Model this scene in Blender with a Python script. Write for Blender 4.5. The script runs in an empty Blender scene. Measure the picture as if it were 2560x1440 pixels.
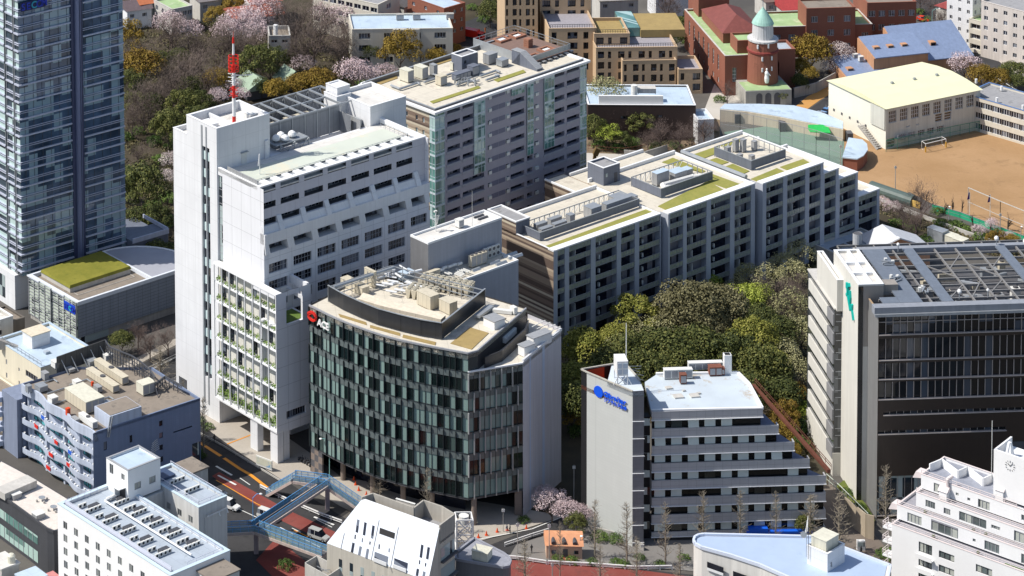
import bpy,math,random
from math import radians,sin,cos,pi,atan2,hypot
from mathutils import Vector,Matrix
random.seed(7)
SC=bpy.context.scene
C=SC.collection

F_PX,PITCH,ROLL,CX,CY,CAMZ=7105.6,0.0871638,0.0127857,358.09,-1650.7,290.0
_f=Vector((0,cos(PITCH),-sin(PITCH)));_r=Vector((1,0,0));_d=_f.cross(_r)
_R=cos(ROLL)*_r+sin(ROLL)*_d;_D=-sin(ROLL)*_r+cos(ROLL)*_d
cam_d=bpy.data.cameras.new('camera');cam=bpy.data.objects.new('camera',cam_d);C.objects.link(cam)
cam.matrix_world=Matrix(((_R.x,-_D.x,-_f.x,0),(_R.y,-_D.y,-_f.y,0),(_R.z,-_D.z,-_f.z,CAMZ),(0,0,0,1)))
cam_d.sensor_width=36;cam_d.lens=36*F_PX/2560
cam_d.shift_x=(1280-CX)/2560;cam_d.shift_y=-(720-CY)/2560
cam_d.clip_start=5;cam_d.clip_end=12000
SC.camera=cam
def at(px,py,z=0.0):
 d=_f*F_PX+_R*(px-CX)+_D*(py-CY)
 t=(z-CAMZ)/d.z
 return Vector((d.x*t,d.y*t,z))
def proj(p):
 q=Vector(p)-Vector((0,0,CAMZ));w=q.dot(_f)
 return(CX+F_PX*q.dot(_R)/w,CY+F_PX*q.dot(_D)/w)

SUN_EL,SUN_AZ=radians(51),radians(184)
sd=Vector((cos(SUN_AZ)*cos(SUN_EL),sin(SUN_AZ)*cos(SUN_EL),sin(SUN_EL)))
w=bpy.data.worlds.new('World');SC.world=w;w.use_nodes=True
nt=w.node_tree;bg=nt.nodes['Background']
sky=nt.nodes.new('ShaderNodeTexSky');sky.sky_type='NISHITA';sky.sun_disc=False
sky.sun_elevation=SUN_EL;sky.sun_rotation=pi/2-SUN_AZ;sky.altitude=200;sky.air_density=1.0;sky.dust_density=1.5
nt.links.new(sky.outputs[0],bg.inputs[0]);bg.inputs[1].default_value=0.115
sl=bpy.data.lights.new('sun','SUN');so=bpy.data.objects.new('sun',sl);C.objects.link(so)
sl.energy=4.6;sl.angle=radians(0.5);sl.color=(1.0,.95,.87)
so.rotation_euler=sd.to_track_quat('Z','Y').to_euler();so.location=(0,500,400)
SC.view_settings.view_transform='Standard';SC.view_settings.look='None'
SC.view_settings.exposure=0.16;SC.view_settings.gamma=1.0
SC.render.engine='CYCLES'
try:
 SC.cycles.max_bounces=6;SC.cycles.diffuse_bounces=2;SC.cycles.glossy_bounces=2;SC.cycles.transmission_bounces=2
 SC.cycles.caustics_reflective=False;SC.cycles.caustics_refractive=False
except Exception:pass

ORD=['first','second','third','fourth','fifth','sixth','seventh','eighth','ninth','tenth','eleventh','twelfth','thirteenth','fourteenth','fifteenth','sixteenth','seventeenth','eighteenth','nineteenth','twentieth','twenty-first','twenty-second']
MATS={}
def _new(name):
 m=bpy.data.materials.new(name);m.use_nodes=True
 n=m.node_tree;b=n.nodes['Principled BSDF']
 return m,n,b
def _coord(n):
 g=n.nodes.new('ShaderNodeNewGeometry');s=n.nodes.new('ShaderNodeSeparateXYZ')
 t=n.nodes.new('ShaderNodeTexCoord');n.links.new(t.outputs['Object'],s.inputs[0])
 return t,s
def _math(n,op,a,b=None):
 m=n.nodes.new('ShaderNodeMath');m.operation=op
 for i,x in enumerate((a,b)):
  if x is None:continue
  if isinstance(x,(int,float)):m.inputs[i].default_value=x
  else:n.links.new(x,m.inputs[i])
 return m.outputs[0]
def _mix(n,f,a,b,bt='MIX'):
 m=n.nodes.new('ShaderNodeMix');m.data_type='RGBA';m.blend_type=bt
 if isinstance(f,(int,float)):m.inputs[0].default_value=f
 else:n.links.new(f,m.inputs[0])
 for i,x in((6,a),(7,b)):
  if isinstance(x,tuple):m.inputs[i].default_value=(*x[:3],1)
  else:n.links.new(x,m.inputs[i])
 return m.outputs[2]
def _noise(n,vec,scale,detail=4,rough=.6):
 t=n.nodes.new('ShaderNodeTexNoise');t.inputs['Scale'].default_value=scale
 t.inputs['Detail'].default_value=detail;t.inputs['Roughness'].default_value=rough
 if vec is not None:n.links.new(vec,t.inputs['Vector'])
 return t.outputs[0]
def _ramp(n,fac,stops):
 r=n.nodes.new('ShaderNodeValToRGB');e=r.color_ramp.elements
 while len(e)<len(stops):e.new(.5)
 for i,(p,c)in enumerate(stops):
  e[i].position=p;e[i].color=(*c,1)if isinstance(c,tuple)else(c,c,c,1)
 n.links.new(fac,r.inputs[0]);return r.outputs[0]
def _bump(n,b,h,s=.3,d=.05):
 m=n.nodes.new('ShaderNodeBump');m.inputs['Strength'].default_value=s;m.inputs['Distance'].default_value=d
 n.links.new(h,m.inputs['Height']);n.links.new(m.outputs[0],b.inputs['Normal'])
def dull(c,k):return tuple(x*k for x in c)
def mat(name,col=None,rough=.75,var=.18,scale=.35,metal=0.0,streak=.12,panel=None,joint=.6,spec=.4,stain=None,flat=False):
 """paint / concrete / metal with blotches, vertical streaks and optional panel joints (width, height, joint width)"""
 if name in MATS:return MATS[name]
 m,n,b=_new(name);t,s=_coord(n);o=t.outputs['Object']
 f=_noise(n,o,scale,5)
 f=_ramp(n,f,[(.3,0.0),(.7,1.0)])
 c=_mix(n,f,dull(col,1-var),dull(col,1+var*.4))
 if stain:
  f4=_ramp(n,_noise(n,o,stain[1],6,.7),[(stain[2],0.0),(stain[2]+.08,1.0)])
  c=_mix(n,f4,c,stain[0])
 if streak:
  mp=n.nodes.new('ShaderNodeMapping');mp.inputs['Scale'].default_value=(1.3,1.3,.06);n.links.new(o,mp.inputs[0])
  f2=_ramp(n,_noise(n,mp.outputs[0],1.0,4),[(.35,0.0),(.75,1.0)])
  c=_mix(n,f2,c,dull(col,1-streak*2.0))
 f3=_noise(n,o,9.0,2)
 c=_mix(n,_math(n,'MULTIPLY',f3,.22),c,dull(col,.72))
 if panel:
  cb=n.nodes.new('ShaderNodeCombineXYZ')
  n.links.new(s.outputs[0]if flat else _math(n,'ADD',s.outputs[0],s.outputs[1]),cb.inputs[0]);n.links.new(s.outputs[1 if flat else 2],cb.inputs[1])
  bt=n.nodes.new('ShaderNodeTexBrick');bt.offset=panel[3]if len(panel)>3 else 0;bt.squash=1
  n.links.new(cb.outputs[0],bt.inputs['Vector']);bt.inputs['Scale'].default_value=1
  bt.inputs['Brick Width'].default_value=panel[0];bt.inputs['Row Height'].default_value=panel[1]
  bt.inputs['Mortar Size'].default_value=panel[2];bt.inputs['Mortar Smooth'].default_value=.1
  bt.inputs['Color1'].default_value=(0,0,0,1);bt.inputs['Color2'].default_value=(.35,.35,.35,1)
  c=_mix(n,_math(n,'MULTIPLY',bt.outputs['Color'],.35),c,dull(col,.8))
  c=_mix(n,bt.outputs['Fac'],c,dull(col,joint))
 n.links.new(c,b.inputs['Base Color']);b.inputs['Roughness'].default_value=rough
 b.inputs['Metallic'].default_value=metal;b.inputs['Specular IOR Level'].default_value=spec
 MATS[name]=m;return m
def glass(name,col=(.02,.035,.045),blind=None,amt=.4,rough=.06,cell=(1.5,3.5),spec=.6,hi=.62):
 """dark facade glass; some cells have a pale blind behind"""
 if name in MATS:return MATS[name]
 m,n,b=_new(name);t,s=_coord(n)
 cb=n.nodes.new('ShaderNodeCombineXYZ')
 a=_math(n,'ADD',s.outputs[0],s.outputs[1])
 n.links.new(_math(n,'FLOOR',_math(n,'DIVIDE',a,cell[0])),cb.inputs[0])
 n.links.new(_math(n,'FLOOR',_math(n,'DIVIDE',s.outputs[2],cell[1])),cb.inputs[1])
 wn=n.nodes.new('ShaderNodeTexWhiteNoise');wn.noise_dimensions='3D';n.links.new(cb.outputs[0],wn.inputs['Vector'])
 oi=n.nodes.new('ShaderNodeObjectInfo');n.links.new(oi.outputs['Random'],cb.inputs[2])
 f=_noise(n,t.outputs['Object'],.12,3)
 c=_mix(n,_ramp(n,f,[(.35,0.0),(.65,1.0)]),dull(col,.5),dull(col,1.6))
 if blind:
  g=_ramp(n,wn.outputs['Value'],[(1-amt-.01,0.0),(1-amt,1.0)])
  c=_mix(n,_math(n,'MULTIPLY',g,.9),c,blind)
 n.links.new(c,b.inputs['Base Color']);b.inputs['Roughness'].default_value=rough
 b.inputs['Specular IOR Level'].default_value=spec;b.inputs['IOR'].default_value=1.5
 try:
  b.inputs['Coat Weight'].default_value=.3;b.inputs['Coat Roughness'].default_value=.02
 except KeyError:pass
 MATS[name]=m;return m
def leaf(name,stops,rough=.7,big=.18):
 if name in MATS:return MATS[name]
 m,n,b=_new(name);g=n.nodes.new('ShaderNodeNewGeometry');t=n.nodes.new('ShaderNodeTexCoord')
 f=_noise(n,t.outputs['Object'],big,3)
 oi=n.nodes.new('ShaderNodeObjectInfo')
 x=_math(n,'ADD',_math(n,'MULTIPLY',g.outputs['Random Per Island'],.55),_math(n,'MULTIPLY',f,.45))
 x=_math(n,'ADD',x,_math(n,'MULTIPLY',_math(n,'SUBTRACT',oi.outputs['Random'],.5),.25))
 c=_ramp(n,x,stops)
 n.links.new(c,b.inputs['Base Color']);b.inputs['Roughness'].default_value=rough
 b.inputs['Specular IOR Level'].default_value=.25
 MATS[name]=m;return m
def ground_mat(name,c1,c2,scale=.05,fine=3.0,rough=.9,c3=None,spec=.2):
 if name in MATS:return MATS[name]
 m,n,b=_new(name);t=n.nodes.new('ShaderNodeTexCoord');o=t.outputs['Object']
 c=_mix(n,_ramp(n,_noise(n,o,scale,6,.65),[(.35,0.0),(.68,1.0)]),c1,c2)
 if c3:c=_mix(n,_ramp(n,_noise(n,o,scale*3.1,6,.7),[(.55,0.0),(.72,1.0)]),c,c3)
 h=_noise(n,o,fine,3)
 c=_mix(n,_math(n,'MULTIPLY',h,.4),c,dull(c1,.6))
 _bump(n,b,h,.4,.04)
 n.links.new(c,b.inputs['Base Color']);b.inputs['Roughness'].default_value=rough
 b.inputs['Specular IOR Level'].default_value=spec
 MATS[name]=m;return m
def stripes(name,cols,h=.42,rough=.8):
 """horizontal tile courses, each course its own tone"""
 if name in MATS:return MATS[name]
 m,n,b=_new(name);t,s=_coord(n)
 wn=n.nodes.new('ShaderNodeTexWhiteNoise');wn.noise_dimensions='1D'
 n.links.new(_math(n,'FLOOR',_math(n,'DIVIDE',s.outputs[2],h)),wn.inputs['W'])
 c=_ramp(n,wn.outputs['Value'],cols)
 n.nodes[-1].color_ramp.interpolation='CONSTANT'
 c=_mix(n,_math(n,'MULTIPLY',_noise(n,t.outputs['Object'],1.2,4),.35),c,(.16,.13,.11))
 n.links.new(c,b.inputs['Base Color']);b.inputs['Roughness'].default_value=rough
 MATS[name]=m;return m

def tag(o,label=None,cat=None,group=None,kind=None):
 if label:o['label']=label
 if cat:o['category']=cat
 if group:o['group']=group
 if kind:o['kind']=kind
 return o
def thing(name,label,cat,loc=(0,0,0),rz=0.0,group=None):
 o=bpy.data.objects.new(name,None);C.objects.link(o);o.location=loc;o.rotation_euler=(0,0,rz)
 o.empty_display_size=1
 return tag(o,label,cat,group)
class MB:
 def __init__(s):s.v=[];s.f=[];s.m=[]
 def face(s,pts,m=0):
  i=len(s.v);s.v+=[tuple(p)for p in pts];s.f.append(tuple(range(i,i+len(pts))));s.m.append(m);return s
 def hexa(s,p,m=0):
  i=len(s.v);s.v+=[tuple(q)for q in p]
  for f in((0,3,2,1),(4,5,6,7),(0,1,5,4),(1,2,6,5),(2,3,7,6),(3,0,4,7)):
   s.f.append(tuple(i+k for k in f));s.m.append(m)
  return s
 def box(s,a0,a1,b0,b1,c0,c1,m=0):
  if a0>a1:a0,a1=a1,a0
  if b0>b1:b0,b1=b1,b0
  if c0>c1:c0,c1=c1,c0
  return s.hexa([(a0,b0,c0),(a1,b0,c0),(a1,b1,c0),(a0,b1,c0),(a0,b0,c1),(a1,b0,c1),(a1,b1,c1),(a0,b1,c1)],m)
 def prism(s,poly,z0,z1,m=0,mt=None):
  n=len(poly);A=sum(poly[i][0]*poly[(i+1)%n][1]-poly[(i+1)%n][0]*poly[i][1]for i in range(n))
  if A<0:poly=poly[::-1]
  i=len(s.v);s.v+=[(p[0],p[1],z0)for p in poly]+[(p[0],p[1],z1)for p in poly]
  s.f.append(tuple(range(i+n-1,i-1,-1)));s.m.append(m)
  s.f.append(tuple(range(i+n,i+2*n)));s.m.append(m if mt is None else mt)
  for k in range(n):
   j=(k+1)%n;s.f.append((i+k,i+j,i+n+j,i+n+k));s.m.append(m)
  return s
 def bar(s,p0,p1,w,h=None,m=0):
  """square bar between two points"""
  p0,p1=Vector(p0),Vector(p1);d=(p1-p0)
  if d.length<1e-6:return s
  d.normalize();h=h or w
  up=Vector((0,0,1))if abs(d.z)<.95 else Vector((1,0,0))
  a=d.cross(up).normalized()*w/2;b=a.cross(d).normalized()*h/2
  return s.hexa([p0-a-b,p0+a-b,p1+a-b,p1-a-b,p0-a+b,p0+a+b,p1+a+b,p1-a+b],m)
 def tube(s,p0,p1,r0,r1=None,n=6,m=0,cap=True):
  p0,p1=Vector(p0),Vector(p1);d=p1-p0
  if d.length<1e-6:return s
  d.normalize();r1=r0 if r1 is None else r1
  up=Vector((0,0,1))if abs(d.z)<.9 else Vector((1,0,0))
  a=d.cross(up).normalized();b=d.cross(a).normalized();i=len(s.v)
  for p,r in((p0,r0),(p1,r1)):
   for k in range(n):
    t=2*pi*k/n;s.v.append(tuple(p+a*cos(t)*r+b*sin(t)*r))
  for k in range(n):
   j=(k+1)%n;s.f.append((i+k,i+n+k,i+n+j,i+j));s.m.append(m)
  if cap:
   s.f.append(tuple(i+n+n-1-k for k in range(n)));s.m.append(m);s.f.append(tuple(i+k for k in range(n)));s.m.append(m)
  return s
 def lathe(s,c,prof,n=16,m=0):
  i=len(s.v)
  for r,z in prof:
   for k in range(n):
    t=2*pi*k/n;s.v.append((c[0]+r*cos(t),c[1]+r*sin(t),c[2]+z))
  for q in range(len(prof)-1):
   for k in range(n):
    j=(k+1)%n;s.f.append((i+q*n+k,i+q*n+j,i+(q+1)*n+j,i+(q+1)*n+k));s.m.append(m)
  s.f.append(tuple(i+(len(prof)-1)*n+k for k in range(n)));s.m.append(m)
  return s
 def mesh(s,name,mats):
  me=bpy.data.meshes.new(name);me.from_pydata(s.v,[],s.f)
  if not isinstance(mats,(list,tuple)):mats=[mats]
  for m in mats:me.materials.append(m)
  if len(mats)>1:me.polygons.foreach_set('material_index',s.m)
  me.update();return me
 def build(s,name,mats,parent=None,**kw):
  o=bpy.data.objects.new(name,s.mesh(name,mats));C.objects.link(o)
  if parent is not None:o.parent=parent
  if kw:tag(o,**kw)
  return o
def each(mb,name,mats,parent,limit=100):
 """every separate piece of a builder as a part of its own; pieces past the limit go into one stuff part"""
 comp=[];own={}
 for f,m in zip(mb.f,mb.m):
  cs={own[i]for i in f if i in own}
  if not cs:k=len(comp);comp.append([])
  else:
   k=min(cs)
   for c in cs-{k}:
    comp[k]+=comp[c];comp[c]=[]
    for i,x in list(own.items()):
     if x==c:own[i]=k
  comp[k].append((f,m))
  for i in f:own[i]=k
 comp=[c for c in comp if c];out=[]
 groups=[[c]for c in comp[:limit-1]]+([comp[limit-1:]]if len(comp)>=limit else[])
 for g in groups:
  b=MB();mp={}
  for c in g:
   for f,m in c:
    for i in f:
     if i not in mp:mp[i]=len(b.v);b.v.append(mb.v[i])
    b.f.append(tuple(mp[i]for i in f));b.m.append(m)
  o=b.build(name,mats,parent);out.append(o)
  if len(g)>1:o['kind']='stuff'
 return out
def edge(p,q):
 """sheet map for a wall from p to q (seen from outside p is on the left)"""
 d=Vector((q[0]-p[0],q[1]-p[1]));L=d.length;d/=L;n=Vector((-d.y,d.x))
 return(lambda a,z,e:(p[0]+d.x*a+n.x*e,p[1]+d.y*a+n.y*e,z)),L
def copy_tree(o,loc=None,rz=None,label=None,scale=None,group=None,parent=None,rename=None):
 c=o.copy();C.objects.link(c)
 if parent is not None:c.parent=parent
 if loc is not None:c.location=loc
 if rz is not None:c.rotation_euler=(0,0,rz)
 if scale is not None:c.scale=scale if isinstance(scale,tuple)else(scale,)*3
 if label:c['label']=label
 if group:c['group']=group
 for ch in list(o.children):copy_tree(ch,parent=c)
 return c
class Fr:
 """local frame of a building: origin at the nearest corner, u to the right and away, v to the left and away"""
 def __init__(s,px,py,az,z=0.0):
  s.o=at(px,py,z);s.o.z=0;s.az=radians(az)
  s.U=Vector((cos(s.az),sin(s.az),0));s.V=Vector((-sin(s.az),cos(s.az),0))
 def L(s,px,py,z):
  d=at(px,py,z)-s.o;return(d.dot(s.U),d.dot(s.V))
 def _hit(s,px,py,n,off):
  d=_f*F_PX+_R*(px-CX)+_D*(py-CY);c=Vector((0,0,CAMZ))
  t=((s.o-c).dot(n)+off)/d.dot(n);return c+d*t
 def FZ(s,px,py,v=0.0):
  p=s._hit(px,py,s.V,v);return((p-s.o).dot(s.U),p.z)
 def SZ(s,px,py,u=0.0):
  p=s._hit(px,py,s.U,u);return((p-s.o).dot(s.V),p.z)
 def W(s,u,v,z=0.0):return s.o+s.U*u+s.V*v+Vector((0,0,z))
 def P(s,u,v,z=0.0):return proj(s.W(u,v,z))
 def thing(s,name,label,cat,group=None):return thing(name,label,cat,s.o,s.az,group)
def sheet(mb,fmap,a0,a1,z0,z1,opens,depth,m=0,mr=None):
 """wall sheet with real recessed openings; fmap(a, z, d) -> local point"""
 opens=[o for o in opens if o[1]>a0 and o[0]<a1 and o[3]>z0 and o[2]<z1]
 A=sorted({a0,a1,*[min(max(x,a0),a1)for o in opens for x in o[:2]]})
 Z=sorted({z0,z1,*[min(max(x,z0),z1)for o in opens for x in o[2:4]]})
 for j in range(len(Z)-1):
  zc=(Z[j]+Z[j+1])/2;run=None
  for i in range(len(A)-1):
   ac=(A[i]+A[i+1])/2
   solid=not any(o[0]<ac<o[1]and o[2]<zc<o[3]for o in opens)
   if solid and run is None:run=A[i]
   if(not solid or i==len(A)-2)and run is not None:
    e=A[i+1]if solid else A[i]
    mb.face([fmap(run,Z[j],0),fmap(e,Z[j],0),fmap(e,Z[j+1],0),fmap(run,Z[j+1],0)],m);run=None
 for o in opens:
  b0,b1,c0,c1=o[:4];mr_=m if mr is None else mr
  for p,q in(((b0,c0),(b1,c0)),((b1,c0),(b1,c1)),((b1,c1),(b0,c1)),((b0,c1),(b0,c0))):
   mb.face([fmap(*p,0),fmap(*q,0),fmap(*q,depth),fmap(*p,depth)],mr_)
def pane(parent,fmap,o,depth,gm,fm,nx=0,nz=0,fw=.08,name='window',bw=.1):
 """a window: glass at the back of its opening, frame and bars in front"""
 b0,b1,c0,c1=o[:4];w_=MB();g_=MB();e=.03
 g_.face([fmap(b0,c0,depth-.001),fmap(b1,c0,depth-.001),fmap(b1,c1,depth-.001),fmap(b0,c1,depth-.001)],0)
 def fb(x0,x1,y0,y1):
  p=[fmap(x,y,d)for d in(depth-.09,depth-.02)for x,y in((x0,y0),(x1,y0),(x1,y1),(x0,y1))]
  w_.hexa(p)
 if fw:
  fb(b0+e,b0+e+fw,c0+e,c1-e);fb(b1-e-fw,b1-e,c0+e,c1-e);fb(b0+e+fw,b1-e-fw,c0+e,c0+e+fw);fb(b0+e+fw,b1-e-fw,c1-e-fw,c1-e)
 for i in range(1,nx):x=b0+(b1-b0)*i/nx;fb(x-bw/2,x+bw/2,c0+e+fw,c1-e-fw)
 for i in range(1,nz):y=c0+(c1-c0)*i/nz;fb(b0+e+fw,b1-e-fw,y-bw/2,y+bw/2)
 p_=g_.build(name,gm,parent)
 if w_.f:w_.build('frame',fm,p_)
 return p_
def front(v0):return lambda a,z,d:(a,v0+d,z)
def side(u0):return lambda a,z,d:(u0+d,a,z)
def block(parent,u0,u1,v0,v1,z0,z1,wm,rm,fo=(),so=(),gm=None,fm=None,par=.9,pt=.35,cap=None,depth=.35,
 win=True,nx=3,nz=0,wall='wall',roof='roof',lm=None,cap_over=.06,fw=.08):
 """rectangular building volume: walls with openings on both visible faces, roof deck, parapet and coping"""
 a=MB();sheet(a,front(v0),u0,u1,z0,z1,fo,depth);sheet(a,side(u0),v0,v1,z0,z1,so,depth,m=1 if lm else 0)
 a.face([(u1,v0,z0),(u1,v1,z0),(u1,v1,z1),(u1,v0,z1)]);a.face([(u1,v1,z0),(u0,v1,z0),(u0,v1,z1),(u1,v1,z1)])
 if z0>.5:a.face([(u0,v0,z0),(u0,v1,z0),(u1,v1,z0),(u1,v0,z0)])
 zr=z1-par
 if par>.05:
  for q in(((u0+pt,v0+pt),(u1-pt,v0+pt)),((u1-pt,v0+pt),(u1-pt,v1-pt)),((u1-pt,v1-pt),(u0+pt,v1-pt)),((u0+pt,v1-pt),(u0+pt,v0+pt))):
   (x0,y0),(x1,y1)=q;a.face([(x0,y0,zr),(x0,y0,z1),(x1,y1,z1),(x1,y1,zr)])
 wo=a.build(wall,[wm,lm]if lm else wm,parent)
 MB().box(u0+.02,u1-.02,v0+.02,v1-.02,zr-.3,zr).build(roof,rm,parent)
 c=cap or wm;k=cap_over;b=MB()
 if par>.05:
  b.box(u0-k,u1+k,v0-k,v0+pt+k,z1,z1+.12);b.box(u0-k,u1+k,v1-pt-k,v1+k,z1,z1+.12)
  b.box(u0-k,u0+pt+k,v0+pt+k,v1-pt-k,z1,z1+.12);b.box(u1-pt-k,u1+k,v0+pt+k,v1-pt-k,z1,z1+.12)
  b.build('coping',c,parent)
 if win and gm:
  for o in fo:pane(parent,front(v0),o,depth,gm,fm or wm,o[4]if len(o)>4 else nx,nz,fw)
  for o in so:pane(parent,side(u0),o,depth,gm,fm or wm,o[4]if len(o)>4 else nx,nz,fw)
 return wo
def poly(name,pts,z,m,kind='structure',**kw):
 """flat ground sheet given by picture points on the ground"""
 b=MB();P=[at(x,y,z)for x,y in pts]
 A=sum(P[i].x*P[(i+1)%len(P)].y-P[(i+1)%len(P)].x*P[i].y for i in range(len(P)))
 if A<0:P=P[::-1]
 b.face(P);o=b.build(name,m);o['kind']=kind;tag(o,**kw);return o
def lin(a,b,n):return[a+(b-a)*i/(n-1)for i in range(n)]if n>1 else[a]

M={}
M['white']=mat('white_wall',(.80,.81,.84),.6,.07,.15,streak=.04,panel=(3.3,4.2,.05),joint=.62)
M['white_pl']=mat('white_plain',(.80,.81,.83),.6,.08,.2,streak=.06,panel=(3.6,3.5,.04),joint=.78,stain=((.68,.69,.71),.12,.60))
M['gl_home']=glass('glass_home',(.012,.014,.028),(.30,.28,.30),.36,cell=(1.7,3.32))
M['wcap']=mat('white_cap',(.84,.85,.86),.5,.05,.3,streak=0)
M['roof_white']=mat('roof_white',(.72,.70,.66),.8,.2,.25,streak=0,stain=((.50,.48,.45),.35,.56),panel=(4.2,4.2,.06),joint=.75,flat=True)
M['roof_cream']=mat('roof_cream',(.68,.63,.53),.8,.2,.3,streak=0,stain=((.50,.45,.38),.3,.54),panel=(3.6,3.6,.06),joint=.72,flat=True)
M['roof_grey']=mat('roof_grey',(.34,.34,.35),.85,.2,.3,streak=0,stain=((.2,.2,.2),.3,.56),panel=(3,3,.05),joint=.7,flat=True)
M['roof_brown']=mat('roof_brown',(.27,.23,.19),.9,.25,.3,streak=0,stain=((.16,.14,.12),.3,.55))
M['roof_blue']=mat('roof_blue',(.50,.61,.72),.6,.16,.2,streak=0,stain=((.36,.45,.55),.25,.56),panel=(3,12,.05),joint=.8,flat=True)
M['roof_bluegrey']=mat('roof_bluegrey',(.42,.48,.55),.7,.14,.3,streak=0,stain=((.32,.36,.40),.4,.56),panel=(2.4,8,.05),joint=.78,flat=True)
M['roof_green']=mat('roof_green_paint',(.36,.50,.25),.7,.2,.3,streak=0,stain=((.48,.55,.36),.35,.55))
M['green_pale']=mat('roof_pale_green',(.60,.64,.56),.7,.12,.1,streak=0,stain=((.66,.63,.5),.12,.55))
M['turf']=ground_mat('roof_turf',(.26,.27,.07),(.35,.32,.09),.35,4.0,c3=(.19,.22,.05))
M['turf_br']=ground_mat('roof_turf_brown',(.34,.25,.11),(.42,.31,.13),.35,4.0,c3=(.26,.20,.08))
M['steel']=mat('galvanised_steel',(.42,.45,.48),.45,.15,1.0,metal=.4,streak=.05)
M['steel_dk']=mat('dark_steel',(.10,.105,.12),.5,.2,1.0,metal=.3,streak=.05)
M['mesh']=mat('perforated_panel',(.30,.32,.35),.5,.15,.8,metal=.3,panel=(2.0,30,.06),joint=.6)
M['grey_metal']=mat('grey_metal_box',(.42,.43,.44),.5,.1,.6,metal=.2,panel=(1.1,9,.04),joint=.6)
M['charcoal']=mat('charcoal_panel',(.075,.08,.09),.5,.15,.5,panel=(1.0,9,.03),joint=.5)
M['slate']=mat('slate_blue_panel',(.17,.19,.24),.6,.12,.5,panel=(1.2,9,.03),joint=.7)
M['beige_m']=mat('beige_machine',(.66,.60,.47),.55,.1,.6,panel=(1.2,9,.04),joint=.65)
M['cream_m']=mat('cream_machine',(.72,.70,.58),.55,.1,.6)
M['ac_white']=mat('ac_white',(.74,.74,.71),.5,.08,1,streak=0)
M['black']=mat('black_opening',(.012,.012,.014),.7,.2,1,streak=0)
M['dkgrey']=mat('dark_grey',(.11,.11,.12),.7,.2,1)
M['gl_dark']=glass('glass_dark',(.010,.013,.024),(.16,.18,.22),.28,cell=(1.1,3.5))
M['gl_blind']=glass('glass_blind',(.02,.03,.04),(.42,.50,.50),.55,cell=(1.2,4.1))
M['fr_grey']=mat('frame_grey',(.34,.35,.37),.5,.05,1,streak=0)
M['fr_dark']=mat('frame_dark',(.05,.05,.055),.5,.05,1,streak=0)
M['fr_white']=mat('frame_white',(.74,.75,.76),.5,.05,1,streak=0)
M['concrete']=mat('concrete',(.46,.44,.41),.85,.25,.4,streak=.2)
M['concrete_lt']=mat('concrete_light',(.60,.58,.54),.85,.2,.3,streak=.12,stain=((.42,.39,.35),.3,.6))
M['rust']=mat('rusty_brown',(.22,.08,.05),.8,.3,1.5)
M['red']=mat('red_paint',(.70,.03,.02),.4,.08,1,streak=0)
M['wpaint']=mat('white_paint',(.85,.85,.84),.4,.05,1,streak=0)
M['leafy']=leaf('planter_leaves',[(.15,(.06,.12,.02)),(.5,(.16,.26,.05)),(.85,(.30,.42,.10))])
M['shrub']=leaf('shrub_leaves',[(.15,(.03,.06,.015)),(.5,(.08,.14,.03)),(.85,(.20,.28,.06))])

def leaf_blob(n,rx,ry,rz,s,rnd,c=(0,0,0),mb=None,low=-.2):
 mb=mb or MB()
 for _ in range(n):
  t=rnd.uniform(0,2*pi);ph=math.asin(rnd.uniform(low,1));r=rnd.uniform(.75,1.05)
  d=Vector((cos(t)*cos(ph),sin(t)*cos(ph),sin(ph)))
  p=Vector((d.x*rx*r+c[0],d.y*ry*r+c[1],d.z*rz*r+c[2]))
  nrm=(d+Vector((rnd.gauss(0,.45),rnd.gauss(0,.45),rnd.gauss(0,.45)+.3))).normalized()
  a=nrm.cross(Vector((rnd.gauss(0,1),rnd.gauss(0,1),rnd.gauss(0,1)))).normalized();b=nrm.cross(a)
  k=s*rnd.uniform(.6,1.3);i=len(mb.v)
  mb.v+=[tuple(p+a*k),tuple(p+b*k*.8),tuple(p-a*k),tuple(p-b*k*.8)];mb.f.append((i,i+1,i+2,i+3));mb.m.append(0)
 return mb
def ac_unit(name='air_conditioner',w=.95,h=1.0,d=.45,label='',group=''):
 """outdoor unit: case on feet, round fan grille facing -y, side louvres"""
 t=thing(name,label,'air conditioner',group=group)
 b=MB();b.box(-w/2,w/2,-d/2,d/2,.12,h);b.box(-w/2+.05,-w/2+.15,-d/2,d/2,0,.12);b.box(w/2-.15,w/2-.05,-d/2,d/2,0,.12)
 b.box(-w/2-.02,w/2+.02,-d/2-.02,d/2+.02,h,h+.03);b.build('case',M['ac_white'],t)
 g=MB();g.tube((-.1*w,-d/2-.03,h*.55),(-.1*w,-d/2-.004,h*.55),min(w,h)*.34,n=14)
 g.build('fan_grille',M['dkgrey'],t);return t
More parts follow.
